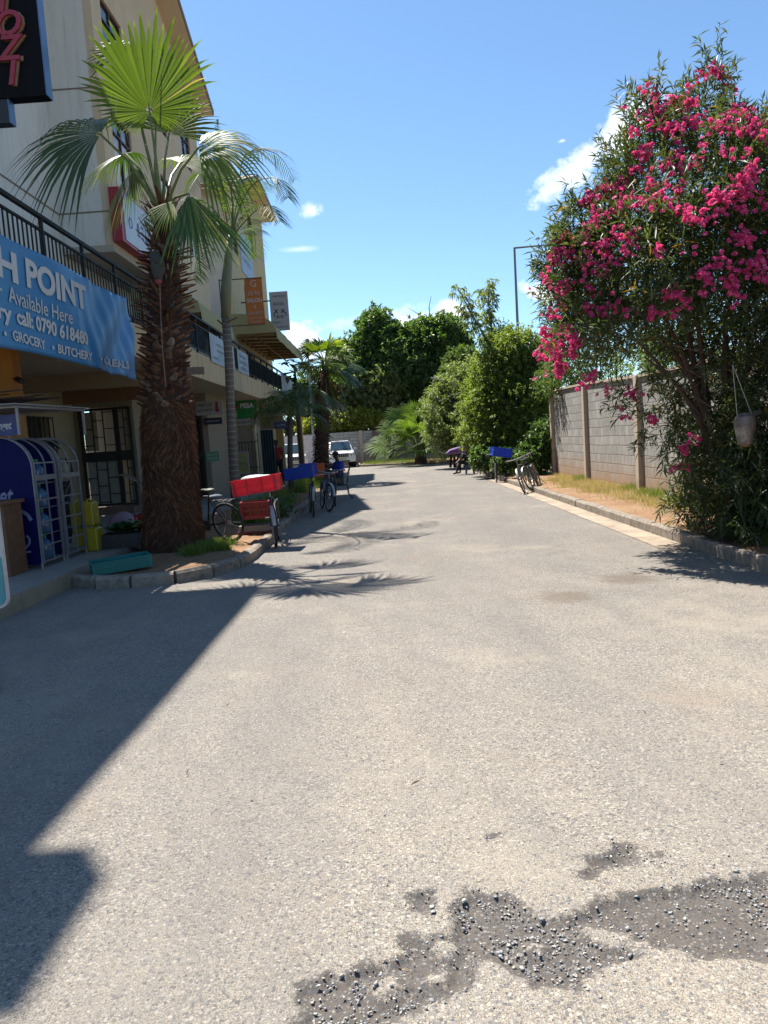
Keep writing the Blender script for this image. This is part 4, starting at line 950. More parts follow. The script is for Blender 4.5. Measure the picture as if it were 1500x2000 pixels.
boots(cfun, lambda z: rfun(z)-.03, 3.45, 4.75, 210, rng, (.16, .32), (.022, .05), .25, .012).build('spiky_leaf_boots', bootm, P1)
boots(cfun, rfun, 4.7, 5.45, 60, rng, (.12, .25), (.03, .05), 1.2, .012).build('crown_boots', bootm, P1)
n = 15000; z = rng.random(n)**.9*2.45; a = rng.random(n)*2*PI; c = np.interp(z, zs_, cx_); r = np.interp(z, zs_, rr_) + .0
e = np.stack([np.cos(a), np.sin(a), 0*a], -1); p0 = np.stack([c, 0*c+11.6, z], -1) + e*(r-.01)[:, None]
tang = np.stack([-np.sin(a), np.cos(a), 0*a], -1); swirl = np.sin(z*4 + a*2)*.09
p1 = p0 + e*(.015+.05*rng.random(n)**2)[:, None] + np.array([0, 0, -1.])*(.05+.15*rng.random(n))[:, None] + tang*(swirl + rng.normal(0, .05, n))[:, None]
p1[:, 2] = np.maximum(p1[:, 2], .03)
V, T = strands(p0, p1, rng.uniform(.005, .014, n), .002, rng); raw_mesh('trunk_fibre', V, T, fibm, P1)
cr = Vector((-3.22, 11.6, 5.25)); rnd = random.Random(11)
def F(hub, d, n, R_, sp, m=lf_fan, off=(0, 0, 0), **kw): frond_obj(P1, m, stem_g, cr + Vector(off), hub, d, n, R_, sp, rnd=rnd, **kw)
F(at(292, 218, 11.45), (-.02, -.05, 1), (0, -1, .12), 1.50, 2.6, segs=60, droop=.0, split=.66, tipdroop=.35, ell=.80)
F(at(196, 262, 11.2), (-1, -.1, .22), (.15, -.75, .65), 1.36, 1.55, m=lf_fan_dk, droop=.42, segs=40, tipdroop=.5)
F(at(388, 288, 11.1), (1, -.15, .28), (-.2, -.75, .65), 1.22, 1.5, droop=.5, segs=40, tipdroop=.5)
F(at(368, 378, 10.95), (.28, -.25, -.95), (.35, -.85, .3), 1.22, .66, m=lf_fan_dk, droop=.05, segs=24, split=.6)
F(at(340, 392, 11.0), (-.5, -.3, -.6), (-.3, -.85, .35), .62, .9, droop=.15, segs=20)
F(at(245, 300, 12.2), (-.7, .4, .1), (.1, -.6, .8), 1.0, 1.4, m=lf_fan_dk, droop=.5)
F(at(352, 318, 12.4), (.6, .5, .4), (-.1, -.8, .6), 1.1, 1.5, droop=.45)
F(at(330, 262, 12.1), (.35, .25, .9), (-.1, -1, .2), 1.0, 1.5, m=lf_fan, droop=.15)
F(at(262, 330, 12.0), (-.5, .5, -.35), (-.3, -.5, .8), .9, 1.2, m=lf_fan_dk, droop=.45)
F(at(232, 110, 12.1), (-.5, .2, .8), (.2, -1, .2), .55, 1.6, m=lf_fan, droop=.25, segs=22)
sp = MB(); sp.tube([cr, at(303, 330, 11.6), at(306, 120, 11.55)], [.03, .02, .004], 6); sp.build('young_spear', stem_g, P1)
# pale threads hanging from the fan tips
n = 160; a = rng.random(n)*2*PI; c = np.array(at(292, 218, 11.4)); rr = rng.uniform(.55, 1.0, n)
p0 = c + np.stack([np.cos(a)*rr*.8, rng.normal(0, .05, n), np.sin(a)*rr + .15], -1); p1 = p0 + np.stack([rng.normal(0, .10, n), rng.normal(0, .08, n), -rng.uniform(.05, .3, n)], -1)
c2 = np.array(at(200, 262, 11.2)); k = n//3; p0[:k] = c2 + np.stack([-rng.uniform(.1, 1.0, k), rng.normal(0, .1, k), rng.uniform(-.5, .1, k)], -1); p1[:k] = p0[:k] + np.stack([rng.normal(0, .08, k), rng.normal(0, .05, k), -rng.uniform(.1, .3, k)], -1)
V, T = strands(p0, p1, .005, .002, rng); raw_mesh('leaf_threads', V, T, mat('palm_thread', (.75, .68, .5), .8), P1)
# hanging cord and the grey pouch tied to the trunk
cd = thing('cord', 'thin pale cord hanging down the trunk of the big fan palm', 'cord', at(312, 552, 11.15))
MB().tube([at(312, 552, 11.17), at(314, 620, 11.14), at(318, 690, 11.1), at(324, 756, 11.12)], .008, 5).build('rope', mat('cord_pale', (.35, .18, .13), .8), cd)
pc = thing('pouch', 'grey cloth pouch tied high on the shaggy trunk of the big palm', 'pouch', at(307, 560, 11.2))
MB().ball(at(308, 520, 11.27), (.11, .06, .19), 16, 10).ball(at(309, 545, 11.27), (.07, .05, .1), 12, 8).ball(at(303, 500, 11.29), (.08, .05, .1), 12, 8).build('pouch_body', mat('pouch_grey', (.10, .095, .085), .9, scale=10, bump=.5, bscale=15), pc, smooth=True)
MB().ball(at(309, 550, 11.12), (.05, .03, .04)).build('red_tie', mat('tie_red', (.4, .05, .05)), pc, smooth=True)
hs_ = thing('wooden_plank', 'short weathered board nailed across the right side of the big palm trunk', 'plank', at(385, 727, 11.5))
MB().box(at(382, 724, 11.4), (.26, .05, .11), rotm(0, .05, 0)).build('board', mat('old_board', (.2, .15, .11), .9, scale=12), hs_)
# ringed feather palm ------------------------------------------------
def ringm():
    t = NT('ringed_trunk'); s = t.sep(); w = t.m('SINE', t.m('MULTIPLY', t.m('ADD', s[2], t.m('MULTIPLY', t.noise(2), .06)), 52.0))
    c = t.mix(t.ramp(w, [(.75, 0.0), (.95, .85)]), t.mix(t.noise(6, 5), (.16, .13, .11), (.27, .23, .19)), (.40, .36, .32)); return t.bsdf(c, .85, 0, .2, bump=w, bstr=.5, bdist=.01)
P2 = thing('ringed_palm', 'slender feather palm with a ringed grey trunk between the near bicycle and red crate', 'palm tree', (-3.42, 16, .1))
tp = [(-3.42, 16, .05), (-3.40, 16, .8), (-3.37, 16, 2.0), (-3.30, 16, 3.6), at(441, 622, 16)]
MB().tube(tp, [.125, .105, .10, .092, .09], 16).build('trunk', ringm(), P2, smooth=True)
MB().tube([at(441, 622, 16), at(442, 560, 16), at(446, 500, 16), at(450, 460, 16)], [.1, .115, .09, .06], 14).build('crownshaft', mat('crownshaft_green', (.20, .22, .13), .5, scale=4), P2, smooth=True)
MB().bar(at(425, 625, 15.95), at(441, 640, 15.9), .03).bar(at(441, 630, 15.9), at(464, 620, 15.9), .03).build('leaf_stubs', mat('stub_brown', (.2, .09, .05)), P2)
h = at(450, 470, 16)
for i, p in enumerate([[h, at(470, 400, 16), at(500, 355, 15.7), at(545, 350, 15.4), at(562, 385, 15.2)],
          [h, at(480, 430, 15.8), at(520, 400, 15.2), at(548, 432, 14.8)],
          [h, at(438, 400, 16.2), at(428, 320, 16.3), at(424, 235, 16.4)],
          [h, at(425, 420, 16.1), at(390, 390, 16.2), at(350, 420, 16.2), at(335, 480, 16.2)],
          [h, at(465, 380, 16.3), at(480, 300, 16.8), at(540, 300, 17.3), at(575, 350, 17.8)],
          [h, at(430, 440, 15.7), at(400, 440, 15.0), at(385, 500, 14.4), at(378, 545, 14.1)],
          [h, at(455, 400, 15.6), at(440, 340, 14.9), at(400, 330, 14.2), at(370, 370, 13.8)],
          [h, at(470, 450, 16.6), at(495, 450, 17.5), at(500, 500, 18.2)]]):
    pinnate(P2, lf_pin, stem_g, p, n_=44, L=.55 if i != 2 else .3, seed=i, sag=.55, spread=1.0 if i != 2 else .35)
# small feather/fan palms further along the strip ---------------------
P3 = thing('small_palm', 'small palm with a thin stem and dark drooping fans beside the blue crate bicycles', 'palm tree', (-2.95, 22, .1))
MB().tube([(-2.98, 22, .05), (-2.96, 22, 1.2), at(567, 818, 22)], [.10, .085, .08], 10).build('trunk', mat('slim_palm_trunk', (.13, .10, .08), .9, scale=10, bump=.5), P3, smooth=True)
h = at(568, 815, 22); rnd = random.Random(3)
for i in range(15):
    a = i*2.4; el = rnd.uniform(.0, 1.15); L = rnd.uniform(.9, 1.25); d = Vector((math.cos(a)*math.cos(el), math.sin(a)*math.cos(el), math.sin(el)))
    p = [h, h + d*L*.5 + Vector((0, 0, .15)), h + d*L + Vector((0, 0, -.05)), h + Vector((d.x, d.y, d.z*.6))*L*1.35 + Vector((0, 0, -.45))]
    pinnate(P3, lf_fan_dk if i % 3 else lf_pin, stem_g, p, n_=26, L=.5, w=.04, seed=i+30, sag=.5)
P4 = thing('fan_palm', 'medium fan palm with a skirt of dead leaves near the parked cars', 'palm tree', (-2.78, 30, .1))
c4 = at(634, 712, 30)
MB().tube([(-2.8, 30, .05), (-2.7, 30, 1.5), (-2.5, 30, 3.4), c4], [.34, .28, .26, .12], 16).build('trunk', corem, P4, smooth=True)
boots(lambda z: (np.interp(z, [0, 1.5, 3.4, 4.8], [-2.8, -2.7, -2.5, -2.35]), 30), lambda z: float(np.interp(z, [0, 1.5, 3.4, 4.8], [.3, .26, .24, .12])), .6, 4.6, 260, np.random.default_rng(9), (.1, .25), (.04, .08), -.6).build('leaf_boots', bootm, P4)
rnd = random.Random(8)
for i in range(22):
    a = i*2.4; el = rnd.uniform(-.5, 1.3); d = Vector((math.cos(a)*math.cos(el), math.sin(a)*math.cos(el), math.sin(el))); L = rnd.uniform(.5, .9); hb = c4 + d*L
    nn = Vector((-d.x*d.z, -d.y*d.z, 1.0)) + Vector((0, -.5, 0))
    frond_obj(P4, lf_fan if el > .0 else lf_fan_dk, stem_g, c4, hb, d, nn, rnd.uniform(.8, 1.05), 1.5, segs=24, droop=.3, rnd=rnd)
dead = leafmat('dead_palm_leaf', (.12, .08, .04), (.2, .13, .06), (.3, .2, .1), trans=.15, tcol=(1, .8, .5))
for i in range(9):
    a = i*.8; d = Vector((math.cos(a)*.45, math.sin(a)*.45, -1)); hb = c4 + Vector((math.cos(a)*.35, math.sin(a)*.35, -.5 - .12*i))
    frond_obj(P4, dead if i % 2 else lf_fan_dk, stem_g, c4 + Vector((0, 0, -.2)), hb, d, Vector((math.cos(a), math.sin(a), .3)), 1.0, .8, segs=16, droop=.0, rnd=rnd)
P5 = thing('leafy_shrub', 'dark broad leaved plant hanging over the railing below the far awning', 'shrub', (-3.9, 33, .1))
def broadleaf(mb, p, d, L, w, nrm=(0, -.4, 1), sag=.35):
    p = Vector(p); d = Vector(d).normalized(); s = d.cross(Vector(nrm)).normalized(); k = 7; vs = []; fs = []
    for i in range(k+1):
        t = i/k; ww = w*math.sin(PI*min(1, .06+t*.94))**.7*(1-.15*t); c = p + d*L*t + Vector((0, 0, -sag*L*t*t)); u = Vector((0, 0, .12*ww)); vs += [c - s*ww/2 + u, c, c + s*ww/2 + u]
    for i in range(k): fs += [(3*i, 3*i+1, 3*i+4, 3*i+3), (3*i+1, 3*i+2, 3*i+5, 3*i+4)]
    mb.add(vs, fs)
bl = MB(); rnd = random.Random(5); c5 = at(575, 715, 33)
for i in range(20):
    a = rnd.uniform(0, 2*PI); broadleaf(bl, c5 + Vector((rnd.uniform(-.5, .5), rnd.uniform(-.5, .5), rnd.uniform(-.5, .25))), (math.cos(a), math.sin(a), rnd.uniform(-.2, .5)), rnd.uniform(.6, 1.0), rnd.uniform(.2, .32))
bl.build('foliage', leafmat('broad_leaf', (.012, .04, .015), (.02, .06, .02), (.035, .09, .03), trans=.2), P5, smooth=True)
MB().tube([(-3.9, 33, .05), c5 + Vector((0, 0, -2)), c5], [.12, .09, .05], 8).build('stem', barkm, P5)
# ------------------------------------------------------------------ pink oleander
lf_ole = leafmat('oleander_leaf', (.05, .075, .035), (.08, .115, .05), (.14, .18, .09), trans=.33, rough=.45, tcol=(1.6, 1.6, .6), spec=.35, dry=(.35, .2, .05))
OP = [(1062, 488), (1085, 455), (1100, 400), (1128, 355), (1185, 340), (1200, 300), (1215, 225), (1240, 165), (1275, 140), (1310, 200), (1345, 175), (1372, 120), (1405, 92), (1432, 130), (1448, 180), (1480, 215), (1530, 180),
      (1620, 220), (1700, 500), (1700, 1090), (1400, 1075), (1345, 1030), (1335, 960), (1360, 905), (1330, 850), (1270, 840), (1225, 800), (1205, 755), (1150, 745), (1110, 735), (1078, 752), (1065, 700), (1082, 640), (1070, 560)]
def ole_profile():
    return [tuple(at(px, py, 9.0)[i] for i in (0, 2)) for px, py in OP]
OPW = ole_profile()
def build_oleander():
    rng = np.random.default_rng(21); t = thing('oleander_bush', 'tall oleander bush covered in bright pink flowers, standing at the right kerb', 'flowering bush', (4.75, 9.4, .1))
    m = 60000; X = rng.uniform(1.9, 6.2, m); Z = rng.uniform(.1, 6.0, m); sd = poly_sd(X, Z, OPW)
    # lumpy density and ragged rim
    ln = np.sin(X*3.1+1)*np.sin(Z*2.7) + np.sin(X*6.3+Z*5.1)*.6
    ok = (sd > np.where(X < 3.2, .13, .04) + .05*ln) ; X, Z, sd = X[ok], Z[ok], sd[ok]
    dep = np.minimum(.3 + sd*1.6, 1.75); u = rng.uniform(-1, 1, len(X)); u = np.sign(u)*np.abs(u)**.55; Y = 9.55 + u*dep
    # keep low part narrower so the stems and the wall behind show
    low = (Z < 2.6) & (X < 4.0); keep = ~low | (rng.random(len(X)) < .10)
    hi = (Z > 4.0); keep &= ~hi | (rng.random(len(X)) < .62)
    low2 = (Z < 2.2) & (Z > .9) & (X > 4.0); keep &= ~low2 | (rng.random(len(X)) < .8)
    keep &= (Y > 7.75)
    P = np.stack([X, Y, Z], -1)[keep]; sd = sd[keep]
    sel = rng.permutation(len(P))[:5200]; P = P[sel]; sd = sd[sel]
    ne = 520; E_ = np.stack([rng.uniform(3.75, 5.6, ne), rng.uniform(8.1, 9.6, ne), rng.uniform(.15, 1.75, ne)], -1); E_ = E_[E_[:, 0] > 3.75 + .35*np.abs(E_[:, 2]-.8)]
    P = np.concatenate([P, E_])
    core = np.array([4.4, 9.6, 2.6]); O = unit(P-core)
    (V, T), ax = shoots(P - O*.12, O, rng, 16, .155, .023, .30, outw=.8, upw=.45, droop=.12, fold=.2)
    # protruding leafy sprays on the rim
    R_ = []
    for (px, py, dx, dz) in ((1283, 150, -.1, 1), (1250, 215, -.5, .6), (1207, 285, -.6, .8), (1205, 300, -.2, .9), (1175, 352, -.9, .25), (1140, 372, -1, .3), (1125, 430, -.7, .6), (1085, 470, -.8, .5), (1080, 600, -1, .1), (1380, 112, -.3, 1), (1412, 100, .2, 1), (1445, 165, .5, .8), (1330, 190, -.2, 1), (1225, 800, -1, -.1), (1245, 850, -.8, -.5), (1275, 870, -.5, -.9), (1205, 780, -1, -.05), (1300, 880, -.2, -1), (1345, 930, -.6, -.4), (1090, 720, -.8, -.3), (1345, 1000, -1, .1), (1495, 225, 0, 1), (1485, 235, .3, 1), (1190, 330, -.8, .8)):
        b = at(px, py, 9.0); d = Vector((dx, rng.uniform(-.3, .3), dz)).normalized()
        for q in range(3): R_.append(np.array(b) - np.array(d)*.14*q + rng.normal(0, .03, 3))
    R_ = np.array(R_); O2 = np.repeat(unit(rng.normal(0, .2, (len(R_)//3, 3)) + unit(R_[::3]-core)), 3, 0)
    (V2, T2), _ = shoots(R_, O2, rng, 14, .13, .02, .25, outw=1.2, upw=.3)
    V, T = join([(V, T), (V2, T2)]); raw_mesh('crown', V, T, lf_ole, t)
    # flower clusters: mainly on the outer upper left and the camera side
    flm = NT('oleander_petal'); g = flm.N('ShaderNodeNewGeometry'); c = flm.ramp(g.outputs['Random Per Island'], [(0, (.60, .03, .19)), (.5, (.86, .07, .31)), (.9, (.95, .18, .45)), (1, (1.0, .4, .55))]); b = flm.bsdf(c, .6, 0, .3)
    tr = flm.N('ShaderNodeBsdfTranslucent'); flm.set(tr.inputs[0], (1.0, .10, .30)); mx = flm.N('ShaderNodeMixShader'); mx.inputs[0].default_value = .35
    flm.L(flm.b.outputs[0], mx.inputs[1]); flm.L(tr.outputs[0], mx.inputs[2]); flm.L(mx.outputs[0], flm.out.inputs[0]); flm = flm.mat
    C = []
    def cl(px, py, k=1, s=1.0):
        for _ in range(int(k*1.6+.5)):
            q = at(px + rng.normal(0, 14), py + rng.normal(0, 14), 9.0); sdq = float(poly_sd(np.array([q.x]), np.array([q.z]), OPW)[0])
            C.append((np.array([q.x, 9.5 - min(.2+max(sdq, 0)*1.5, 1.72) - .08, q.z]), s))
    for (px, py, k) in ((1265, 165, 2), (1250, 190, 2), (1390, 120, 2), (1385, 140, 2), (1440, 160, 1), (1345, 185, 3), (1330, 200, 3), (1360, 205, 2), (1232, 235, 1), (1272, 240, 3), (1275, 275, 3), (1335, 280, 4), (1345, 265, 2), (1395, 265, 3), (1460, 225, 2), (1490, 205, 2), (1240, 295, 2),
        (1225, 330, 2), (1180, 380, 4), (1160, 390, 3), (1205, 395, 3), (1145, 375, 1), (1265, 380, 4), (1265, 340, 2), (1295, 335, 2), (1370, 325, 3), (1385, 315, 2), (1400, 345, 2), (1425, 335, 2), (1230, 415, 4), (1155, 420, 2), (1245, 440, 4), (1145, 455, 3), (1180, 430, 2),
        (1275, 470, 3), (1315, 450, 4), (1335, 440, 4), (1345, 465, 3), (1365, 410, 3), (1420, 380, 3), (1440, 400, 3), (1465, 415, 3), (1490, 410, 2), (1465, 445, 2), (1485, 440, 2), (1455, 460, 2), (1085, 490, 4), (1110, 490, 3), (1090, 520, 4), (1140, 495, 2), (1170, 505, 2), (1180, 490, 2), (1210, 500, 2), (1275, 495, 2), (1408, 487, 3), (1352, 512, 3),
        (1145, 540, 3), (1135, 550, 2), (1225, 525, 2), (1085, 555, 3), (1095, 570, 2), (1272, 548, 1), (1300, 580, 2), (1328, 585, 2), (1325, 625, 2), (1395, 575, 4), (1415, 570, 2), (1432, 545, 3), (1350, 565, 1), (1470, 590, 3), (1145, 605, 2), (1235, 630, 3), (1255, 620, 1), (1165, 620, 1), (1180, 625, 1), (1100, 650, 3), (1085, 660, 2), (1115, 680, 3), (1095, 690, 3), (1090, 720, 3),
        (1105, 700, 2), (1165, 755, 2), (1198, 748, 1), (1222, 738, 1), (1230, 785, 1), (1255, 828, 2), (1345, 862, 1), (1345, 910, 2), (1455, 712, 1), (1445, 250, 1), (1300, 240, 1), (1310, 215, 2), (1345, 375, 1), (1315, 365, 1), (1405, 300, 1)):
        cl(px, py, k)
    for _ in range(26):                                     # flowers away from the photo's viewpoint
        i = rng.integers(len(P)); C.append((P[i] + O[i]*.2, 1.0)) if P[i][1] > 9.8 and P[i][2] > 2.5 else None
    pv, pt = [], []; o = 0
    for c, s in C:
        nb = rng.integers(3, 12)
        for _ in range(nb):
            q = c + rng.normal(0, .040, 3); nrm = unit(rng.normal(0, .7, 3) + np.array([-.1, -.8, .35])); a = unit(np.cross(nrm, rng.normal(size=3))); b2 = np.cross(nrm, a)
            for lay, (rad, lift) in enumerate(((.029, .0), (.02, .012))):
                for k in range(5):
                    g_ = 2*PI*k/5 + lay*.6; e = a*math.cos(g_) + b2*math.sin(g_); f = -a*math.sin(g_) + b2*math.cos(g_)
                    pv += [q + nrm*lift*.3, q + e*rad*.75 + f*rad*.5 + nrm*(lift+rng.normal(0, .004)), q + e*rad*1.1 + nrm*(lift+.004+rng.normal(0, .004)), q + e*rad*.75 - f*rad*.5 + nrm*lift]
                    pt += [(o, o+1, o+2), (o, o+2, o+3)]; o += 4
    raw_mesh('flowers', pv, pt, flm, t)
    st = MB(); rnd = random.Random(2)
    for (px, py, r) in ((1395, 690, .055), (1330, 640, .05), (1300, 560, .045), (1420, 600, .05), (1250, 700, .035), (1360, 500, .05), (1450, 500, .05), (1200, 620, .03), (1490, 640, .055), (1340, 420, .035), (1560, 600, .06)):
        e = at(px, py, 9.0); e.y = 9.3 + rnd.uniform(-.5, .6); b = Vector((4.75 + rnd.uniform(-.25, .3), 9.35 + rnd.uniform(-.25, .3), .05)); k = at(1420, 850, 9.0); k.y = b.y
        st.tube([b, b.lerp(k, .5), k + Vector((rnd.uniform(-.15, .15), 0, rnd.uniform(-.1, .1))), k.lerp(e, .55) + Vector((0, 0, .12)), e], [r*1.25, r*1.1, r, r*.7, r*.3], 8)
    for i in range(230):
        p = P[rng.integers(len(P))]; q = np.array(st.v[rng.integers(len(st.v))]);
        if np.linalg.norm(p-q) < 1.6: st.tube([q, (p+q)/2 + np.array([0, 0, .05]), p], [.012, .008, .004], 4)
    st.build('trunk', mat('oleander_stem', (.12, .07, .05), .85, scale=9, bump=.4), t, smooth='auto')
build_oleander()
# ------------------------------------------------------------------ trees and bushes at the far end
lf_dk = leafmat('dark_tree_leaf', (.06, .115, .045), (.105, .185, .07), (.19, .28, .12), trans=.38, rough=.4)
lf_olive = leafmat('olive_tree_leaf', (.06, .10, .03), (.10, .16, .045), (.17, .24, .08), trans=.38, rough=.45)
lf_bright = leafmat('bright_bush_leaf', (.105, .155, .045), (.19, .25, .075), (.31, .37, .13), trans=.45, rough=.5)
lf_grey = leafmat('grey_green_leaf', (.12, .16, .08), (.19, .24, .12), (.36, .40, .27), trans=.45, rough=.4)
lf_yel = leafmat('yellow_hedge_leaf', (.19, .24, .05), (.30, .33, .08), (.42, .42, .13), trans=.5, rough=.55)
lf_pale = leafmat('pale_lance_leaf', (.11, .15, .07), (.18, .23, .11), (.32, .36, .2), trans=.4, rough=.4)
def blobs_px(L): return [(*at(px, py, Y), rx, ry, rz) for (px, py, Y, rx, ry, rz) in L]
trunk_tree('dense_tree', 'big dark green tree beyond the far wall, left and tallest of the two crowns', (-.6, 61, 0), blobs_px([(735, 690, 61, 2.6, 2.3, 2.6), (735, 640, 61, 1.5, 1.5, 1.5), (700, 730, 60, 2.2, 2, 2.3), (770, 720, 60, 2.4, 2.2, 2.6), (770, 665, 61, 1.6, 1.6, 1.4), (780, 780, 60.5, 2.4, 1.5, 1.8), (735, 770, 61.5, 2.4, 1.2, 1.8)]), lf_dk, barkm, 5200, 11, .34, .13, r0=.3, seed=31, group='trees beyond the far wall', shell=.45)
trunk_tree('dense_tree', 'dark green tree beyond the far wall with a bare twig rising above its crown', (4.2, 62, 0), blobs_px([(845, 690, 62, 2.8, 2.3, 2.4), (825, 655, 62, 1.5, 1.5, 1.5), (870, 650, 62, 1.6, 1.6, 1.5), (890, 690, 62, 1.5, 1.6, 1.8), (830, 740, 61, 2.4, 2, 2.4), (850, 790, 61, 2.8, 1.8, 2.0)]), lf_dk, barkm, 5000, 11, .34, .13, r0=.3, seed=32, group='trees beyond the far wall', shell=.45)
tw = MB(); tw.tube([at(842, 640, 62), at(838, 600, 62), at(842, 578, 62)], [.05, .035, .015], 5); tw.tube([at(842, 640, 62), at(815, 612, 62), at(795, 600, 62)], [.04, .025, .01], 5); tw.build('bare_twig', barkm, bpy.data.objects['dense_tree.001'])
trunk_tree('grey_tree', 'greyish green tree with a pale forked trunk in front of the big dark tree', (-1.2, 58.5, 0), blobs_px([(735, 770, 58.5, 1.9, 1.5, 1.7), (690, 760, 58.5, 1.6, 1.5, 1.6), (755, 740, 58.5, 1.2, 1.2, 1.2)]), lf_grey, mat('pale_bark', (.35, .3, .24), .9), 1600, 10, .26, .11, r0=.14, seed=33)
trunk_tree('roadside_tree', 'mid green tree behind the fan palm with the dead leaf skirt', (-5.0, 60, 0), blobs_px([(665, 740, 60, 1.6, 1.6, 2.0), (655, 790, 60, 2.0, 1.5, 1.5), (672, 700, 60, 1.2, 1.2, 1.4)]), lf_olive, barkm, 2400, 10, .28, .12, r0=.2, seed=34, group='trees beyond the far wall')
trunk_tree('roadside_tree', 'mid green tree seen through the covered passage behind the white pickup', (-9, 60, 0), blobs_px([(570, 800, 60, 3, 1.6, 2.0), (610, 770, 60, 1.6, 1.4, 2.0)]), lf_olive, barkm, 1500, 10, .28, .12, r0=.2, seed=35, group='trees beyond the far wall')
trunk_tree('clipped_hedge', 'flat topped yellowish hedge showing above the far grey wall', (-2.2, 57.2, 0), blobs_px([(660, 828, 57, 1.4, .8, 1.0), (690, 822, 57, 1.4, .8, 1.0), (720, 826, 57, 1.3, .8, 1.0), (748, 832, 57, 1.0, .7, .9), (635, 840, 57, 1.1, .8, .9), (610, 842, 57, 1.1, .8, .9), (778, 836, 57, 1.0, .7, .8)]), lf_yel, barkm, 4600, 10, .18, .09, r0=.06, seed=36, cat='hedge', stem=.15)
trunk_tree('broad_tree', 'mid green tree between the dark crowns and the tall thin stalks', (4.9, 50, 0), blobs_px([(905, 730, 50, 1.3, 1.2, 1.6), (925, 765, 50, 1.3, 1.2, 1.2), (880, 745, 50, .9, .9, .9)]), lf_olive, barkm, 1900, 11, .22, .1, r0=.14, seed=37)
trunk_tree('grey_oleander', 'greyish oleander bush dotted with pale flowers right of the low fan palm', (3.3, 38, .1), blobs_px([(955, 740, 37, 1.1, 1.1, 1.3), (870, 800, 38, 1.2, 1.2, 1.2), (900, 760, 38, 1.2, 1.2, 1.1), (910, 830, 37, 1.3, 1.2, 1.3), (865, 850, 38, .9, 1, .9), (945, 790, 38, 1.2, 1.2, 1.3), (930, 850, 36, 1.0, 1, 1)]), lf_grey, barkm, 3800, 14, .19, .05, r0=.06, stems=5, seed=38, cat='bush')
rng = np.random.default_rng(77)
wf = MB()
for _ in range(90):
    px = rng.uniform(835, 960); py = rng.uniform(735, 860)
    if py < 900 - (px-780)*.9 or rng.random() < .15: c = at(px, py, rng.uniform(36.6, 37.4)); wf.ball(c, .05, 5, 4)
wf.build('pale_flowers', mat('pale_flower', (.65, .55, .5), .7), bpy.data.objects['grey_oleander'])
trunk_tree('bright_bush', 'large feathery bright green bush where the block wall begins', (4.9, 28, .1), blobs_px([(1010, 700, 28, .95, .9, 1.0), (975, 735, 28, .9, .9, 1.0), (1045, 725, 28, .75, .8, .9), (960, 800, 28, .9, .9, .9), (1010, 790, 27.5, 1.1, 1, 1.0), (1055, 800, 28, .6, .8, .8), (975, 850, 27.5, .8, .8, .5), (1030, 850, 27, .95, .9, .8), (1060, 745, 28.5, .55, .8, .8), (925, 850, 29, .55, .7, .4), (940, 780, 30, .7, .8, .9), (985, 680, 29, .6, .8, .7)]), lf_bright, barkm, 6500, 15, .12, .05, r0=.07, stems=6, seed=39, cat='bush', stem=.3, droop=.3)
trunk_tree('dark_bush', 'dark green bush at the end of the block wall behind the leaning bicycles', (5.2, 25.6, .1), blobs_px([(1060, 870, 25.6, .45, .6, .75), (1040, 900, 25.4, .5, .5, .5), (1000, 905, 26, .6, .5, .45), (950, 895, 27, .5, .5, .4)]), lf_dk, barkm, 1500, 13, .12, .05, r0=.04, stems=5, seed=40, cat='bush', stem=.2)
trunk_tree('wall_tree', 'low green tree looking over the block wall beneath the pink flowers', (6.8, 24, 0), blobs_px([(1110, 735, 24, .8, .8, .8), (1160, 725, 24, .9, .8, .7), (1085, 750, 25, .6, .7, .6), (1260, 720, 20, 1, .8, .6), (1330, 700, 17, .9, .8, .6)]), lf_olive, barkm, 1200, 12, .11, .04, r0=.08, seed=41)
trunk_tree('wall_tree', 'faint green treetop behind the bright bush, right of the lamp post foot', (8.6, 44, 0), blobs_px([(1070, 690, 44, .9, .9, 1.0), (1050, 720, 44, 1.2, 1, 1)]), lf_olive, barkm, 500, 10, .15, .05, r0=.1, seed=42)
def stalk(label, pts, seed, L=.22):
    rng = np.random.default_rng(seed); t = thing('slender_tree', label, 'tree', pts[0], group='slender drooping trees above the bright bush'); P = [Vector(p) for p in pts]
    MB().tube(P, [.07, .06, .045, .03, .012][:len(P)], 7).build('trunk', mat('slim_green_trunk', (.22, .24, .16), .8), t, smooth=True)
    A = []; O = []
    for k in range(len(P)-2, len(P)):
        for _ in range(42):
            q = P[k-1].lerp(P[k], rng.random()); d = sphere_dirs(1, rng)[0]; r = rng.random()*.42; A.append(np.array(q) + d*r*np.array([.75, .7, .5])); O.append(d*np.array([1, 1, .3]))
    (V, T), _ = shoots(np.array(A), np.array(O), rng, 9, L, .04, .25, upw=-.3, droop=.6); raw_mesh('crown', V, T, lf_pale, t)
stalk('slender stalk tree leaning left with drooping pale leaves, left one of two', [(4.95, 28.6, .1), at(985, 760, 28.6), at(960, 680, 28.6), at(925, 620, 28.5), at(893, 560, 28.4)], 51)
stalk('upright slender stalk tree with drooping pale leaves, right one of two', [(5.0, 29.4, .1), at(985, 740, 29.4), at(962, 660, 29.4), at(955, 600, 29.4), at(952, 545, 29.4)], 52)
lf_fan3 = leafmat('low_fan_leaf', (.06, .10, .025), (.11, .18, .04), (.2, .28, .09), trans=.4, rough=.6, spec=.2)
P6 = thing('low_fan_palm', 'bushy stemless fan palm behind the far kerb in the middle', 'palm tree', (2.0, 46, .1))
rnd = random.Random(17); MB().tube([(2, 46, .05), (2.0, 46, 1.0)], [.4, .3], 12).build('trunk', corem, P6, smooth=True)
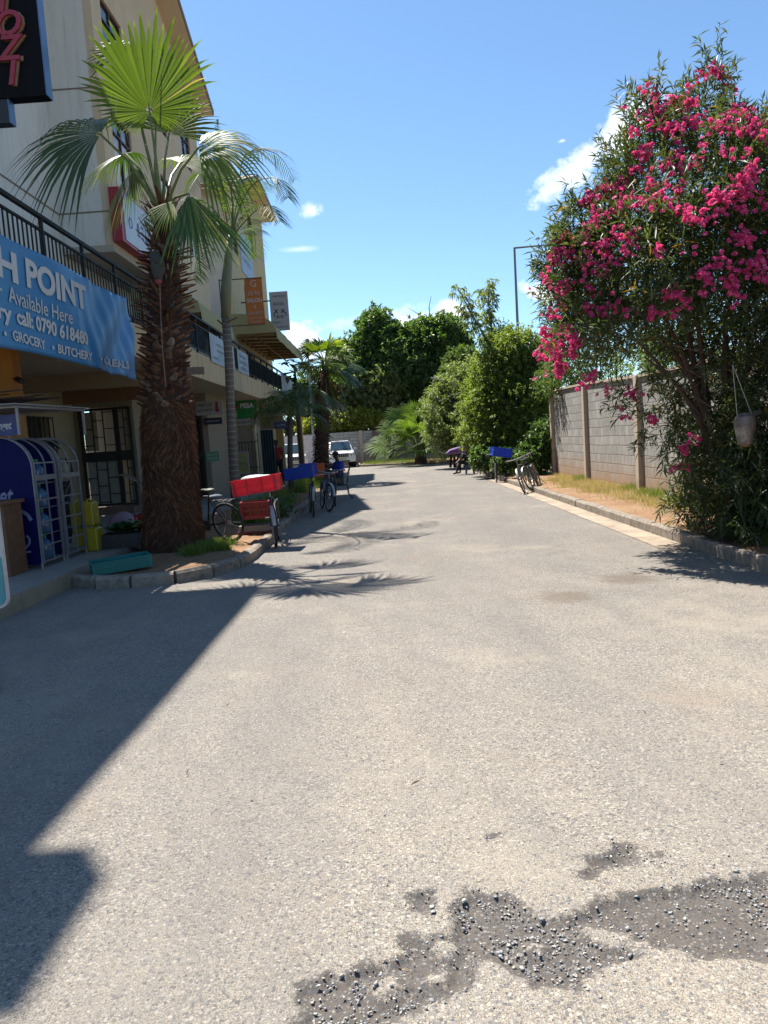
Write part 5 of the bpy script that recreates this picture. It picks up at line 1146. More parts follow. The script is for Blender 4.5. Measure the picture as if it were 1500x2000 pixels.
for i in range(64):
    a = i*2.4; el = rnd.uniform(.0, 1.5); d = Vector((math.cos(a)*math.cos(el), math.sin(a)*math.cos(el), math.sin(el))); L = rnd.uniform(1.0, 2.5); hb = Vector((2, 46, .9)) + d*L*(1, 1)[0]
    hb.z = max(hb.z, .45); frond_obj(P6, lf_fan3, stem_g, (2, 46, .8), hb, d, Vector((-d.x*d.z, -d.y*d.z, 1.0)) + Vector((0, -.6, 0)), rnd.uniform(1.2, 1.55), 1.6, segs=24, droop=.22, rnd=rnd)
# grass
def grass(name, label, gen, n, h, m, seed):
    rng = np.random.default_rng(seed); P = gen(n, rng); H = h*(.4+rng.random(len(P))); tip = P + np.stack([rng.normal(0, .35, len(P))*H, rng.normal(0, .35, len(P))*H, H], -1)
    V, T = strands(P, tip, .008, .0015, rng); o = raw_mesh(name, V, T, m); tag(o, label, 'grass', kind='stuff'); return o
dryg = leafmat('dry_grass', (.45, .38, .15), (.62, .54, .25), (.8, .7, .4), trans=.3, tcol=(1.1, 1.0, .6))
greeng = leafmat('green_grass', (.10, .16, .03), (.17, .25, .05), (.26, .33, .09), trans=.35)
def clumps(cs, z=.1):
    def g(n, rng):
        k = rng.integers(len(cs), size=n); c = np.array([(x, y) for x, y, r in cs])[k]; r = np.array([r for *_, r in cs])[k]
        p = c + rng.normal(0, .5, (n, 2))*r[:, None]; return np.concatenate([p, np.full((n, 1), z)], 1)
    return g
grass('grass', 'dry straw coloured grass along the foot of the block wall', clumps([(4.9, y, .4) for y in np.arange(12.5, 22.5, .5)] + [(5.4, y, .25) for y in np.arange(11, 24, .5)] + [(4.7, 17, .3), (4.6, 19, .3)]), 14000, .12, dryg, 61)
grass('grass', 'green weeds at the foot of the wall posts', clumps([(5.45, 16.6, .25), (5.3, 15.2, .25), (5.35, 14.6, .2), (5.4, 20.8, .2), (5.2, 13.4, .2), (4.5, 8.5, .3), (5.2, 11.8, .3)]), 3500, .17, greeng, 62)
grass('grass', 'bright green grass tuft at the foot of the big palm trunk', clumps([(-2.85, 11.15, .22), (-2.72, 11.6, .2), (-3.0, 10.8, .2), (-2.95, 11.4, .2), (-2.6, 11.0, .12)]), 4200, .13, greeng, 63)
grass('grass', 'green plants growing between the bicycles in the planting strip', clumps([(-2.75, 15.2, .3), (-2.8, 14.6, .3), (-2.9, 17.0, .4), (-2.9, 19, .4), (-3.0, 24, .5), (-3, 28, .5)]), 7000, .38, greeng, 64)
grass('grass', 'dry and green grass strip along the far kerb', clumps([(x, 50.6 - max(0, x+2)*.55, .5) for x in np.arange(-1.4, 3.6, .4)] + [(4.6, y, .4) for y in np.arange(25, 44, .8)]), 9000, .28, greeng, 65)
# ------------------------------------------------------------------ bicycles
rubber = mat('tyre_rubber', (.022, .021, .02), .8, bump=.2, dirt=(.2, .14, .1), dirtamt=.35)
chrome = mat('dull_steel', (.42, .42, .42), .35, .85, bump=.05)
steel = mat('worn_steel', (.30, .29, .28), .45, .7, dirt=(.2, .12, .08), dirtamt=.4)
saddlem = mat('saddle_black', (.03, .028, .026), .5)
def bike(label, paint, loc, heading, lean=0, steer=0, group=None, guards=None, Rw=.335, frame_kind='diamond', saddle=None, pitch=0):
    t = thing('bicycle', label, 'bicycle', loc, (lean, 0, heading), group); B = dict(parent=t, world=False); h = Rw
    def wheel(cx, st):
        rot = rotm(0, 0, st); w = MB().torus((0, 0, 0), h-.02, .02, 'y', 36, 8, rot)
        o = w.build('wheel', rubber, smooth=True, **B); o.location = (cx, 0, h)
        r = MB().torus((0, 0, 0), h-.045, .009, 'y', 36, 6, rot)
        r.cyl(rot @ Vector((0, -.04, 0)), rot @ Vector((0, .04, 0)), .018, n=10); r.build('rim', chrome, parent=o, world=False, smooth='auto')
        s = MB()
        for i in range(20):
            a = 2*PI*i/20; sd = .02*(1 if i % 2 else -1); s.bar(rot @ Vector((0, sd, 0)), rot @ Vector(((h-.05)*math.cos(a), 0, (h-.05)*math.sin(a))), .0035)
        s.build('spokes', chrome, parent=o, world=False); return o
    wheel(-.52, 0); wheel(.55, steer)
    f = MB(); bb_ = (-.08, 0, .29); st_ = (-.22, 0, .78); hd = (.34, 0, .78); hl = (.38, 0, .64)
    f.tube([bb_, st_], .015, 8); f.tube([st_, hd], .014, 8) if frame_kind == 'diamond' else f.tube([(-.14, 0, .5), hd], .016, 8); f.tube([bb_, hl], .017, 8); f.tube([(.33, 0, .82), hl], .018, 8)
    for s in (-1, 1):
        f.tube([(-.09, s*.02, .29), (-.52, s*.055, h)], .009, 6); f.tube([(-.21, s*.015, .74), (-.52, s*.055, h)], .008, 6)
    f.build('frame', paint, smooth='auto', **B)
    f = MB(); rz = rotm(0, 0, steer); c = Vector((.37, 0, 0))
    for s in (-1, 1): f.tube([(.385, s*.035, .66), c + rz @ Vector((.08, s*.05, .52)), c + rz @ Vector((.18, s*.05, h))], .011, 6)
    f.build('fork', paint, smooth='auto', **B)
    hb = MB(); hb.tube([(.34, 0, .82), (.33, 0, .93)], .013, 8)
    hb.tube([Vector((.33, 0, .94)) + rz @ Vector(p) for p in ((-.16, -.27, -.01), (-.05, -.26, .03), (.05, -.1, 0), (.05, .1, 0), (-.05, .26, .03), (-.16, .27, -.01))], .011, 8)
    ho = hb.build('handlebar', chrome, smooth='auto', **B)
    g = MB()
    for s in (-1, 1): g.tube([Vector((.33, 0, .94)) + rz @ Vector((-.17, s*.272, -.012)), Vector((.33, 0, .94)) + rz @ Vector((-.06, s*.262, .027))], .017, 8)
    g.build('grip', saddlem, parent=ho, world=False, smooth='auto')
    s = MB(); s.tube([st_, (-.245, 0, .86)], .012, 8); s.ball((-.27, 0, .885), (.10, .075, .03), 12, 6); s.ball((-.16, 0, .885), (.11, .03, .025), 10, 6); s.build('saddle', saddle or saddlem, smooth=True, **B)
    k = MB(); k.cyl((-.08, .035, .29), (-.08, .042, .29), .09, n=20); k.bar((-.08, .06, .29), (-.02, .06, .14), .015); k.bar((-.08, -.06, .29), (-.14, -.06, .44), .015); k.bar((-.02, .065, .14), (-.02, .16, .14), .06, .02); k.bar((-.14, -.065, .44), (-.14, -.16, .44), .06, .02); k.bar((-.08, .04, .37), (-.52, .04, .37), .006).bar((-.08, .04, .2), (-.52, .04, .29), .006)
    k.build('crank_and_pedals', steel, **B)
    rk = MB()
    for s_ in (-1, 1): rk.tube([(-.25, s_*.05, .70), (-.72, s_*.06, .71)], .006, 6); rk.tube([(-.62, s_*.06, .705), (-.52, s_*.06, h)], .006, 6)
    for x in (-.3, -.42, -.54, -.66): rk.bar((x, -.06, .705), (x, .06, .705), .01)
    rk.build('carrier', steel, **B)
    if guards is not None:
        for cx, a0, a1, st in ((-.52, 20, 190, 0), (.55, 10, 130, steer)):
            m_ = MB(); rr = h+.025; N_ = 14; vs = []; rot = rotm(0, 0, st)
            for i in range(N_+1):
                a = R(a0 + (a1-a0)*i/N_)
                for y, q in ((-.028, -.008), (0, .006), (.028, -.008)): vs.append(rot @ Vector(((rr+q)*math.cos(a), y, (rr+q)*math.sin(a))) + Vector((cx, 0, h)))
            m_.add(vs, [(3*i+e, 3*i+e+1, 3*i+e+4, 3*i+e+3) for i in range(N_) for e in (0, 1)]); m_.build('mudguard', guards, smooth=True, **B)
    s = MB(); s.tube([(-.50, .05, .30), (-.46, .20, .02)], .008, 6); s.build('kickstand', steel, **B)
    return t
def crate(label, m, c, L, Wd, H, rot=(0, 0, 0), group=None, solid=False, name='crate'):
    """open plastic crate: lipped rim, ribbed lattice walls, floor; c = centre of the base"""
    t = thing(name, label, 'crate', c, rot, group); g = MB(); th = .012
    hx, hy = L/2, Wd/2
    for (a0, a1, b0, b1) in ((-hx, hx, -hy, -hy+th), (-hx, hx, hy-th, hy), (-hx, -hx+th, -hy+th, hy-th), (hx-th, hx, -hy+th, hy-th)):
        g.bb(a0, a1, b0, b1, 0, .05); g.bb(a0, a1, b0, b1, H-.07, H-.02)
        lon = (a1-a0) > (b1-b0); n = (8 if solid else 13) if lon else (6 if solid else 9)
        lo_, hi_ = (a0, a1) if lon else (b0, b1)
        wd = (hi_-lo_)/n*(.42 if not solid else .98)
        for i in range(n+1):
            q = lo_ + (hi_-lo_)*i/n; q0 = max(lo_, q-wd/2); q1 = min(hi_, q+wd/2)
            if lon: g.bb(q0, q1, b0+.002, b1-.002, .05, H-.07)
            else: g.bb(a0+.002, a1-.002, q0, q1, .05, H-.07)
        if not solid:
            if lon: g.bb(a0, a1, b0+.001, b1-.001, H*.48, H*.54)
            else: g.bb(a0+.001, a1-.001, b0, b1, H*.48, H*.54)
    g.bb(-hx+th, hx-th, -hy+th, hy-th, .0, .01)
    g.build('walls', m, t, world=False)
    r = MB(); e = .016
    r.bb(-hx-e, hx+e, -hy-e, -hy+th, H-.02, H); r.bb(-hx-e, hx+e, hy-th, hy+e, H-.02, H); r.bb(-hx-e, -hx+th, -hy+th, hy-th, H-.02, H); r.bb(hx-th, hx+e, -hy+th, hy-th, H-.02, H)
    for sx in (-1, 1):
        for sy in (-1, 1): r.box((sx*(hx-.012), sy*(hy-.012), H/2-.01), (.045, .045, H-.03))
    for x in (-hx/3, hx/3): r.bb(x-.012, x+.012, -hy-.016, -hy-.001, .03, H-.02); r.bb(x-.012, x+.012, hy+.001, hy+.016, .03, H-.02)
    for z in (.02, H*.5): r.bb(-hx, hx, -hy-.013, -hy-.0015, z, z+.014); r.bb(-hx, hx, hy+.0015, hy+.013, z, z+.014); r.bb(-hx-.013, -hx-.0015, -hy, hy, z, z+.014); r.bb(hx+.0015, hx+.013, -hy, hy, z, z+.014)
    r.build('rim', m, t, world=False); return t
plr = plastic('crate_red', (.82, .03, .055), .35)
plb = plastic('crate_blue', (.02, .09, .58), .35)
plo = plastic('crate_orange', (.75, .17, .02), .3)
plt_ = mat('crate_teal', (.0, .20, .19), .45, var=.15, scale=4, bump=.05)
pld = mat('crate_dark_red', (.22, .025, .02), .6, dirt=(.2, .1, .07), dirtamt=.5)
pnt_k = mat('bike_black', (.02, .02, .023), .35); pnt_g = mat('bike_green', (.02, .05, .035), .4); pnt_b = mat('bike_blue', (.03, .08, .28), .4); pnt_s = mat('bike_silver', (.35, .34, .33), .4, .5)
gdw = mat('mudguard_pale', (.5, .5, .5), .35, .3)
# the near black bike leaning beside the palm trunk, rear wheel towards the camera
bike('black bicycle leaning behind the big palm trunk, its rear wheel on the lit soil', pnt_k, (-3.10, 12.15, .13), R(150), R(-10), .3, saddle=mat('saddle_olive', (.10, .11, .07), .6))
bt = thing('cloth_bundle', 'grey and dark bundle tied on the carrier of the black bicycle', 'bundle', (-3.0, 12.2, .8))
MB().ball((-2.88, 12.03, .875), (.11, .08, .045), 14, 9).ball((-2.96, 12.08, .86), (.08, .09, .05), 12, 8).build('bundle', mat('bundle_grey', (.13, .17, .22), .8, scale=9, bump=.6, bscale=14), bt, smooth=True)
# bike with the red crate on its front
bike('bicycle carrying the bright red crate, standing on the road edge nearest the camera', pnt_k, (-1.98, 12.35, .0), R(-84), R(3), R(8), guards=gdw)
crate('bright red plastic crate mounted over the front wheel of the nearest kerbside bicycle', plr, (-2.17, 12.02, .90), .72, .44, .26, (0, R(-6), R(-4)), solid=True)
crate('second red crate hanging beside the front wheel below the bright red one', plastic('crate_shaded_red', (.32, .025, .025), .15), (-2.42, 12.95, .40), .48, .42, .30, (0, 0, R(6)))  # darkened red stands in for shade falling on this lower crate
bx = thing('wooden_tray', 'dusty dark red tray standing on the kerb behind the red crate bicycle', 'tray', (-2.5, 12.9, .15))
MB().box((-2.42, 12.9, .24), (.56, .4, .1)).build('tray_side', mat('tray_grey', (.33, .29, .25), .8), bx)
MB().box((-2.42, 12.9, .165), (.6, .42, .05)).build('tray_base', pld, bx)
wp = thing('plastic_bag', 'crumpled white sheet lying in the top of the bright red crate', 'bag', (-2.17, 12.1, 1.1)); MB().ball((-2.2, 12.05, 1.13), (.26, .15, .07), 14, 8).ball((-2.05, 12.1, 1.13), (.15, .12, .06)).build('sheet', mat('white_plastic', (.7, .7, .7), .4, scale=9, bump=.8, bscale=14), wp, smooth=True)
# bikes with the blue crates
bike('bicycle under the long blue crate, second along the kerb', pnt_k, (-1.88, 17.1, .0), R(-80), R(-4), R(-6), group='kerbside bicycles behind the first', guards=gdw)
bike('bicycle with blue frame just behind the blue crate one', pnt_b, (-1.66, 18.2, .0), R(-76), R(-6), R(10), group='kerbside bicycles behind the first', guards=gdw)
bike('dark bicycle beside the orange crate, nearest the seated man', pnt_g, (-1.60, 19.7, .0), R(-78), R(-5), R(-8), group='kerbside bicycles behind the first')
crate('long blue plastic crate on the second kerbside bicycle', plb, (-2.05, 16.85, .88), .64, .42, .27, (0, R(-5), R(-3)), solid=True)
crate('blue plastic crate just behind the long blue one', plb, (-2.0, 18.0, .92), .40, .42, .27, (0, 0, R(8)), solid=True)
crate('orange plastic crate between the blue crates and the seated man', plo, (-1.80, 18.7, .80), .24, .40, .36, (0, R(4), R(5)), solid=True)
gb = thing('green_plant', 'dark green leafy plant between the red crate and blue crate bicycles', 'plant', (-2.45, 15.6, .12))
_g = MB(); _r = random.Random(6)
for _ in range(130):
    _a = _r.uniform(0, 2*PI); broadleaf(_g, (-2.45 + _r.gauss(0, .14), 15.6 + _r.gauss(0, .2), .12 + _r.random()*.45), (math.cos(_a), math.sin(_a), _r.uniform(.2, 1.2)), _r.uniform(.15, .28), .07)
_g.build('foliage', leafmat('strip_plant_leaf', (.02, .07, .02), (.04, .12, .03), (.07, .18, .04)), gb)
# right side bicycles
bike('bicycle carrying the blue crate at the right kerb', pnt_k, (3.60, 24.9, .0), R(-98), R(2), R(5))
crate('blue crate over the front wheel of the right kerb bicycle', plb, (3.72, 24.5, .84), .62, .42, .30, (0, R(10), R(8)), solid=True)
bike('front bicycle of the leaning pair at the right kerb, pale mudguards', pnt_s, (3.78, 19.75, .0), R(-118), R(17), R(12), guards=gdw)
bike('rear bicycle of the leaning pair at the right kerb, darker frame', pnt_k, (4.02, 20.15, .04), R(-112), R(20), R(-10), guards=gdw)
cb = thing('bike_box', 'dark wire basket standing on the kerb under the right blue crate', 'basket', (3.95, 24.3, .1))
g = MB()
for i in range(9): g.bb(3.66+i*.05, 3.668+i*.05, 24.02, 24.03, .06, .30); g.bb(3.66+i*.05, 3.668+i*.05, 24.3, 24.31, .06, .30)
for z in (.06, .18, .29): g.bb(3.66, 4.07, 24.015, 24.035, z, z+.015); g.bb(3.66, 4.07, 24.295, 24.315, z, z+.015); g.bb(3.655, 3.67, 24.02, 24.31, z, z+.015); g.bb(4.06, 4.075, 24.02, 24.31, z, z+.015)
g.build('wires', blackm, cb)
# ------------------------------------------------------------------ porch goods
def arc_front(y, x0, z0, x1, z1, n=8):
    """side outline of a rack with a rounded front top: x0 front, x1 back"""
    return [(x0, z0)] + [(x0 - .42*(1-math.cos(R(90)*i/n)), z1-.42 + .42*math.sin(R(90)*i/n)) for i in range(n+1)] + [(x1, z1), (x1, z0)]
silver = mat('rack_silver', (.36, .35, .37), .45, .3, bump=.05, dirt=(.2, .18, .18), dirtamt=.3)
royal = mat('panel_royal_blue', (.004, .006, .10), .6, var=.15, bump=.03, spec=.15)
bottm = NT('bottle_plastic'); bottm = bottm.bsdf((.10, .22, .38), .15, 0, .6, bump=bottm.noise(30), bstr=.1)
capg = mat('cap_green', (.02, .45, .06), .4)
def bottle_rack(label, y0, y1, side_panel):
    xf, xb, zb, zt = -4.76, -5.55, .2, 1.98
    t = thing('bottle_rack', label, 'rack', ((xf+xb)/2, (y0+y1)/2, zb), group='arched wire racks of water bottles')
    f = MB(); prof = [(x, z) for x, z in arc_front(0, xf, zb+.06, xb, zt)]
    for y in (y0, y1):
        for a, b in zip(prof[:-1], prof[1:]): f.bar((a[0], y, a[1]), (b[0], y, b[1]), .03)
        f.bar((xf, y, zb+.08), (xb, y, zb+.08), .03)
    for x, z in ((xf, zb+.08), (xb, zt), (xb, zb+.08)): f.bar((x, y0, z), (x, y1, z), .028)
    for y in (y0, y1): f.cyl((xf, y, zb), (xf, y, zb+.08), .02, n=8); f.cyl((xb, y, zb), (xb, y, zb+.08), .02, n=8)
    f.build('frame', silver, t)
    d = MB(); ym = (y0+y1)/2; xg = xf+.02
    zs = [.42, .66, .95, 1.12+.0, 1.55]
    for z in (.5, .82, 1.12, 1.62): d.bar((xg, y0+.02, z), (xg, y1-.02, z), .02)
    d.bar((xg, y0+.02, 1.42), (xg, y1-.02, 1.42), .012, .07)
    pr = [(x+.02, z) for x, z in prof[:-2]]
    for yy in (ym, y0+.03, y1-.03):
        for a, b in zip(pr[:-1], pr[1:]): d.bar((a[0], yy, a[1]), (b[0], yy, b[1]), .018)
    d.build('barred_door', silver, t)
    for z in (.28, .64, 1.0, 1.34, 1.62):
        s = MB()
        for k in range(5): s.bar((xf-.02-.18*k, y0, z), (xf-.02-.18*k, y1, z), .01)
        s.bar((xf-.3, y0, z), (xf-.3, y1, z), .01).bar((xf-.02, ym, z), (xb, ym, z), .012); s.build('shelf', silver, t)
    bk = MB()
    if side_panel:
        bk.prism(prof, y0-.02, y0-.006, 'y'); bk.build('side_panel', royal, t)
        lettering('script', [('Keringet', -.35, 1.20, .34, .006, .8)], mat('script_pale', (.30, .30, .5), .5), t, (-5.1, y0-.024, 0), (1, 0, 0), (0, 0, 1), shear=.3)
        q = MB(); P_ = [(-5.5, 1.02), (-5.2, 1.06), (-5.0, 1.03), (-4.87, .94), (-4.83, .86)]
        for a, b in zip(P_[:-1], P_[1:]): q.bar((a[0], y0-.024, a[1]), (b[0], y0-.024, b[1]), .004, .045)
        q.bar((-4.99, y0-.024, .44), (-4.88, y0-.024, .44), .004, .03)
        P_ = [(-4.92, .66), (-4.88, .62), (-4.89, .55), (-4.97, .47)]
        for a, b in zip(P_[:-1], P_[1:]): q.bar((a[0], y0-.024, a[1]), (b[0], y0-.024, b[1]), .004, .03)
        q.build('script_swash', mat('script_pale', (.3, .3, .5)), t)
    MB().prism([(x-.01, z) for x, z in prof], y1+.006, y1+.014, 'y').build('end_panel', royal, t) if side_panel else None
    return t
def bottle(x, y, z, r=.12, h=.34, label='clear blue water bottle with green cap standing in an arched rack'):
    t = thing('water_bottle', label, 'bottle', (x, y, z), group='water bottles in the racks')
    MB().lathe([(r*.9, 0), (r, .02), (r, h*.62), (r*.92, h*.7), (r*.4, h*.88), (r*.25, h*.92), (r*.25, h)], 14, (x, y, z)).build('bottle_body', bottm, t, smooth='auto')
    MB().cyl((x, y, z+h), (x, y, z+h+.03), r*.28, n=10).build('cap', capg, t); return t
bottle_rack('arched wire rack nearest the camera with a royal blue side panel with script writing', 9.75, 10.42, True)
bottle_rack('arched wire rack beside the yellow jerrycans', 10.52, 11.2, False)
for z in (.285, .645, 1.005, 1.345):
    for y in (9.93, 10.24): bottle(-4.93, y, z, .105, .30, 'water bottle in the nearer rack behind its barred door')
for z, y in ((.285, 10.7), (1.005, 10.7), (1.345, 10.7)): bottle(-4.93, y, z, .105, .30, 'water bottle in the farther rack behind its barred door')
oy = thing('yellow_bottle', 'small yellow bottle on the upper shelf of the farther rack', 'bottle', (-4.9, 10.75, 1.64))
MB().lathe([(.045, 0), (.05, .1), (.03, .2), (.018, .26)], 12, (-4.86, 10.78, 1.345)).build('bottle_body', mat('oil_yellow', (.55, .40, .03), .35), oy, smooth='auto')
fl = thing('flour_bag', 'white paper bag leaning at the right end of the farther rack', 'bag', (-4.9, 11, 1.64))
MB().prism([(10.93, 1.345), (11.14, 1.345), (11.1, 1.55), (10.98, 1.66)], -4.95, -4.85, 'x').build('bag', mat('paper_white', (.6, .57, .5), .8), fl, bevel=.01)
# header sign with silver stand and sticks on top
hd = thing('display_stand', 'silver tube stand with a flat top over the racks', 'stand', (-4.9, 9.6, .2))
g = MB()
for x, y in ((-4.72, 9.45), (-5.6, 9.45), (-4.22-.25, 10.9), (-5.6, 10.9)): g.bb(x-.015, x+.015, y-.015, y+.015, 1.99 if x > -5 else .2, 2.36)
g.bb(-5.62, -4.70, 9.43, 9.47, 2.34, 2.37); g.bb(-5.62, -4.45, 10.88, 10.92, 2.34, 2.37); g.bar((-4.72, 9.45, 2.355), (-4.47, 10.9, 2.355), .03); g.bar((-5.6, 9.45, 2.355), (-5.6, 10.9, 2.355), .03)
g.build('tubes', silver, hd)
MB().prism([(-5.64, 9.3), (-4.66, 9.3), (-4.40, 11.0), (-5.64, 11.0)], 2.375, 2.39, 'z').build('top_sheet', mat('sheet_grey', (.35, .34, .33), .5), hd)
hs2 = flat_sign('header_sign', 'royal blue board with white script standing on the nearer arched rack', 'sign', (-5.45, 9.62, 2.0), (1, 0, 0), (0, 0, 1), .62, .27, mat('header_blue', (.012, .03, .22), .4), .02, [('Keringet', .38, .13, .15, .003, .34)], signw, shear=.3)
lettering('script_large', [('et', -.02, .15, .26, .004)], signw, hs2, (-5.42, 9.615, 2.0), (1, 0, 0), (0, 0, 1), shear=.3)
fw_ = thing('stick_bundle', 'bundle of dark sticks and dry palm stalks lying on top of the silver stand', 'firewood', (-5.0, 9.8, 2.4))
g = MB(); rnd = random.Random(4)
for i in range(26):
    y = 9.4 + rnd.random()*.9; x0 = -6.2 + rnd.uniform(-.2, .3); x1 = -4.75 + rnd.uniform(-.35, .22); z = 2.42 + rnd.random()*.10
    g.tube([(x0, y, z), ((x0+x1)/2, y+rnd.uniform(-.05, .05), z+rnd.uniform(.0, .04)), (x1, y+rnd.uniform(-.08, .08), z+rnd.uniform(-.02, .08))], [.02, .018, .008], 6)
g.build('sticks', mat('stick_brown', (.07, .035, .025), .9), fw_)
# wooden cabinet
woodm = mat('old_wood', (.20, .09, .035), .65, scale=9, var=.35, bump=.3)
wc = thing('wooden_cabinet', 'open brown wooden cabinet against the blue rack panel at the left edge', 'cabinet', (-5.1, 9.4, .2))
g = MB(); g.bb(-4.93, -4.88, 9.15, 9.6, .2, 1.12); g.bb(-5.7, -5.65, 9.15, 9.6, .2, 1.12); g.bb(-5.65, -4.93, 9.56, 9.6, .25, 1.1); g.build('side_panel', woodm, wc)
MB().bb(-5.75, -4.85, 9.10, 9.65, 1.12, 1.17).build('top', woodm, wc, bevel=.008)
for z in (.36, .74): part_box('shelf', woodm, wc, -5.65, -4.93, 9.17, 9.55, z, z+.03)
g = MB(); g.bb(-5.0, -4.935, 9.14, 9.17, .2, 1.1); g.bb(-5.65, -5.0, 9.14, 9.17, 1.03, 1.1); g.build('face_frame', woodm, wc)
# yellow jerrycans
yel = mat('jerrycan_yellow', (.52, .40, .02), .4, var=.12, dirt=(.25, .17, .03), dirtamt=.4)
def jerry(x, y, z, label):
    t = thing('jerrycan', label, 'jerrycan', (x, y, z), group='stacked yellow jerrycans')
    MB().prism([(-.13, 0), (.13, 0), (.13, .31), (.09, .37), (-.13, .37)], -.09, .09, 'x').build('can', yel, t, world=False, bevel=.025)
    g = MB(); g.tube([(0, -.09, .37), (0, -.09, .40), (0, .03, .41), (0, .05, .36)], .014, 6); g.cyl((0, .105, .33), (0, .14, .38), .024, n=10); g.build('handle', yel, t, world=False, smooth='auto')
for i, (x, y, z, l) in enumerate(((-4.68, 11.38, .2, 'yellow jerrycan at the bottom of the front stack beside the racks'), (-4.71, 11.38, .60, 'yellow jerrycan on top of the front stack beside the racks'), (-4.90, 11.44, .2, 'lower yellow jerrycan behind the farther wire rack'), (-4.92, 11.44, .60, 'upper yellow jerrycan behind the farther wire rack'))): jerry(x, y, z, l)
sk = thing('sack', 'slumped pink and white woven sack beside the yellow jerrycans', 'sack', (-4.5, 12.3, .2))
MB().ball((-4.75, 12.7, .42), (.22, .3, .28), 16, 10, rotm(0, .5, 0)).build('sack_body', mat('sack_pink', (.38, .25, .30), .8, scale=7, bump=.6, bscale=14, dirt=(.5, .5, .5), dirtamt=.6), sk, smooth=True)
vt = crate('black slatted tray of vegetables on the pavement beside the big palm trunk', mat('crate_black', (.015, .015, .015), .5), (-4.22, 11.7, .2), .85, .5, .22, (0, 0, R(8)), solid=True, name='vegetable_tray')
def produce(name, label, cat, c, r, m, n, seed, spread=(.12, .08, .04), leaf=False):
    rnd = random.Random(seed); t = thing(name, label, cat, c); g = MB()
    for i in range(n):
        p = Vector(c) + Vector((rnd.gauss(0, spread[0]), rnd.gauss(0, spread[1]), abs(rnd.gauss(0, spread[2]))))
        if leaf: broadleaf(g, p, (rnd.uniform(-1, 1), rnd.uniform(-1, 1), rnd.uniform(.1, 1)), .22, .1)
        else: g.ball(p, r*rnd.uniform(.8, 1.1), 10, 7)
    g.build(cat, m, t, smooth=True)
produce('tomatoes', 'heap of red tomatoes behind the vegetable tray', 'tomatoes', (-4.52, 13.0, .5), .05, mat('tomato_red', (.45, .03, .02), .4), 26, 1, (.1, .08, .03))
produce('leafy_greens', 'bunches of dark green leaves in the vegetable tray', 'vegetables', (-4.3, 11.75, .42), 0, leafmat('kale', (.015, .06, .02), (.03, .1, .03)), 60, 2, (.14, .08, .04), True)
produce('leafy_greens', 'yellow green bananas and leaves next to the palm trunk', 'vegetables', (-4.03, 11.85, .44), 0, leafmat('banana_leaf', (.12, .12, .02), (.25, .22, .03)), 40, 3, (.1, .07, .05), True)
crate('low teal green crate lying on the pavement edge in front of the big palm', plt_, (-3.62, 9.55, .15), .72, .42, .16, (0, R(-3), R(27)), solid=True)
dl = thing('dry_palm_leaf', 'dead palm leaf stub sticking out left of the big palm trunk', 'dead leaf', (-3.9, 11.5, .5)); g = MB(); broadleaf(g, at(275, 945, 11.7), (-.8, -.1, .75), .5, .12); g.build('leaf', dead, dl)
# rounded white and teal sign at the left edge
rs2 = thing('rounded_signboard', 'white and teal rounded signboard cut off by the left edge of the photo', 'sign', (-3.0, 5, 0))
def rrect(x0, x1, z0, z1, r, n=6):
    o = []
    for cx, cz, a0 in ((x1-r, z0+r, -90), (x1-r, z1-r, 0), (x0+r, z1-r, 90), (x0+r, z0+r, 180)):
        for i in range(n+1): a = R(a0+90*i/n); o.append((cx+r*math.cos(a), cz+r*math.sin(a)))
    return o
MB().prism(rrect(-3.4, -2.705, .62, 1.42, .07), 5.0, 5.03, 'y').build('board', mat('board_white', (.72, .70, .70), .4), rs2)
MB().prism([(-3.38, .66)] + [(x, z) for x, z in rrect(-3.38, -2.72, .64, 1.0, .06)[:7]] + [(-2.72, .98), (-2.9, 1.0), (-3.38, .93)], 4.993, 4.998, 'y').build('teal_field', mat('board_teal', (.10, .42, .48), .4), rs2)
MB().cyl((-3.1, 5.05, 0), (-3.1, 5.05, 1.3), .02, n=8).cyl((-3.1, 5.05, 0), (-3.1, 5.05, .03), .2, n=20).build('stand', steel, rs2)
# yellowish notice board leaning under the green shop sign, and barred gate
nb_ = flat_sign('notice_board', 'dull yellow notice board with green writing behind the ringed palm trunk', 'notice', tuple(at(452, 925, 20)), (1, 0, 0), (0, 0, 1), .48, .55, mat('notice_yellow', (.40, .34, .12), .8), .02, [('~notice', .24, .42, .1, 0, .4), ('~boardw', .24, .26, .1, 0, .4), ('~riting', .24, .1, .1, 0, .4)], mat('letter_olive', (.12, .22, .08), .7), frame=silver)
q_ = at(452, 925, 20)
MB().bar((q_.x+.05, 20.03, .12), (q_.x+.05, 20.03, q_.z), .03).bar((q_.x+.43, 20.03, .12), (q_.x+.43, 20.03, q_.z), .03).build('leg', steel, nb_)
gg = thing('barred_gate', 'low dark barred gate standing open beneath the green shop sign', 'gate', (-5.3, 26.5, .2))
a_ = at(460, 865, 26); b_ = at(503, 862, 26); g = MB()
for i in range(8):
    x = a_.x + (b_.x-a_.x)*i/7; g.bar((x, 26, .2), (x, 26, a_.z + (.3 if i in (0, 7) else 0)), .025)
for z in (.3, 1.0, a_.z): g.bar((a_.x, 26, z), (b_.x, 26, z), .03)
g.build('bars', blackm, gg)
db = thing('draped_cloth', 'blue grey cloth hanging beneath the walkway near the red shirted person', 'cloth', (-4.9, 27, .2))
V = []; n_ = 24
p0 = at(508, 840, 26); p1 = at(532, 930, 26)
for i in range(n_+1):
    for j in range(9): x = p0.x + (p1.x-p0.x+.15)*i/n_; z = p0.z + (.25-p0.z)*j/8; V.append((x, 26 + .05*math.sin(i*1.3), z))
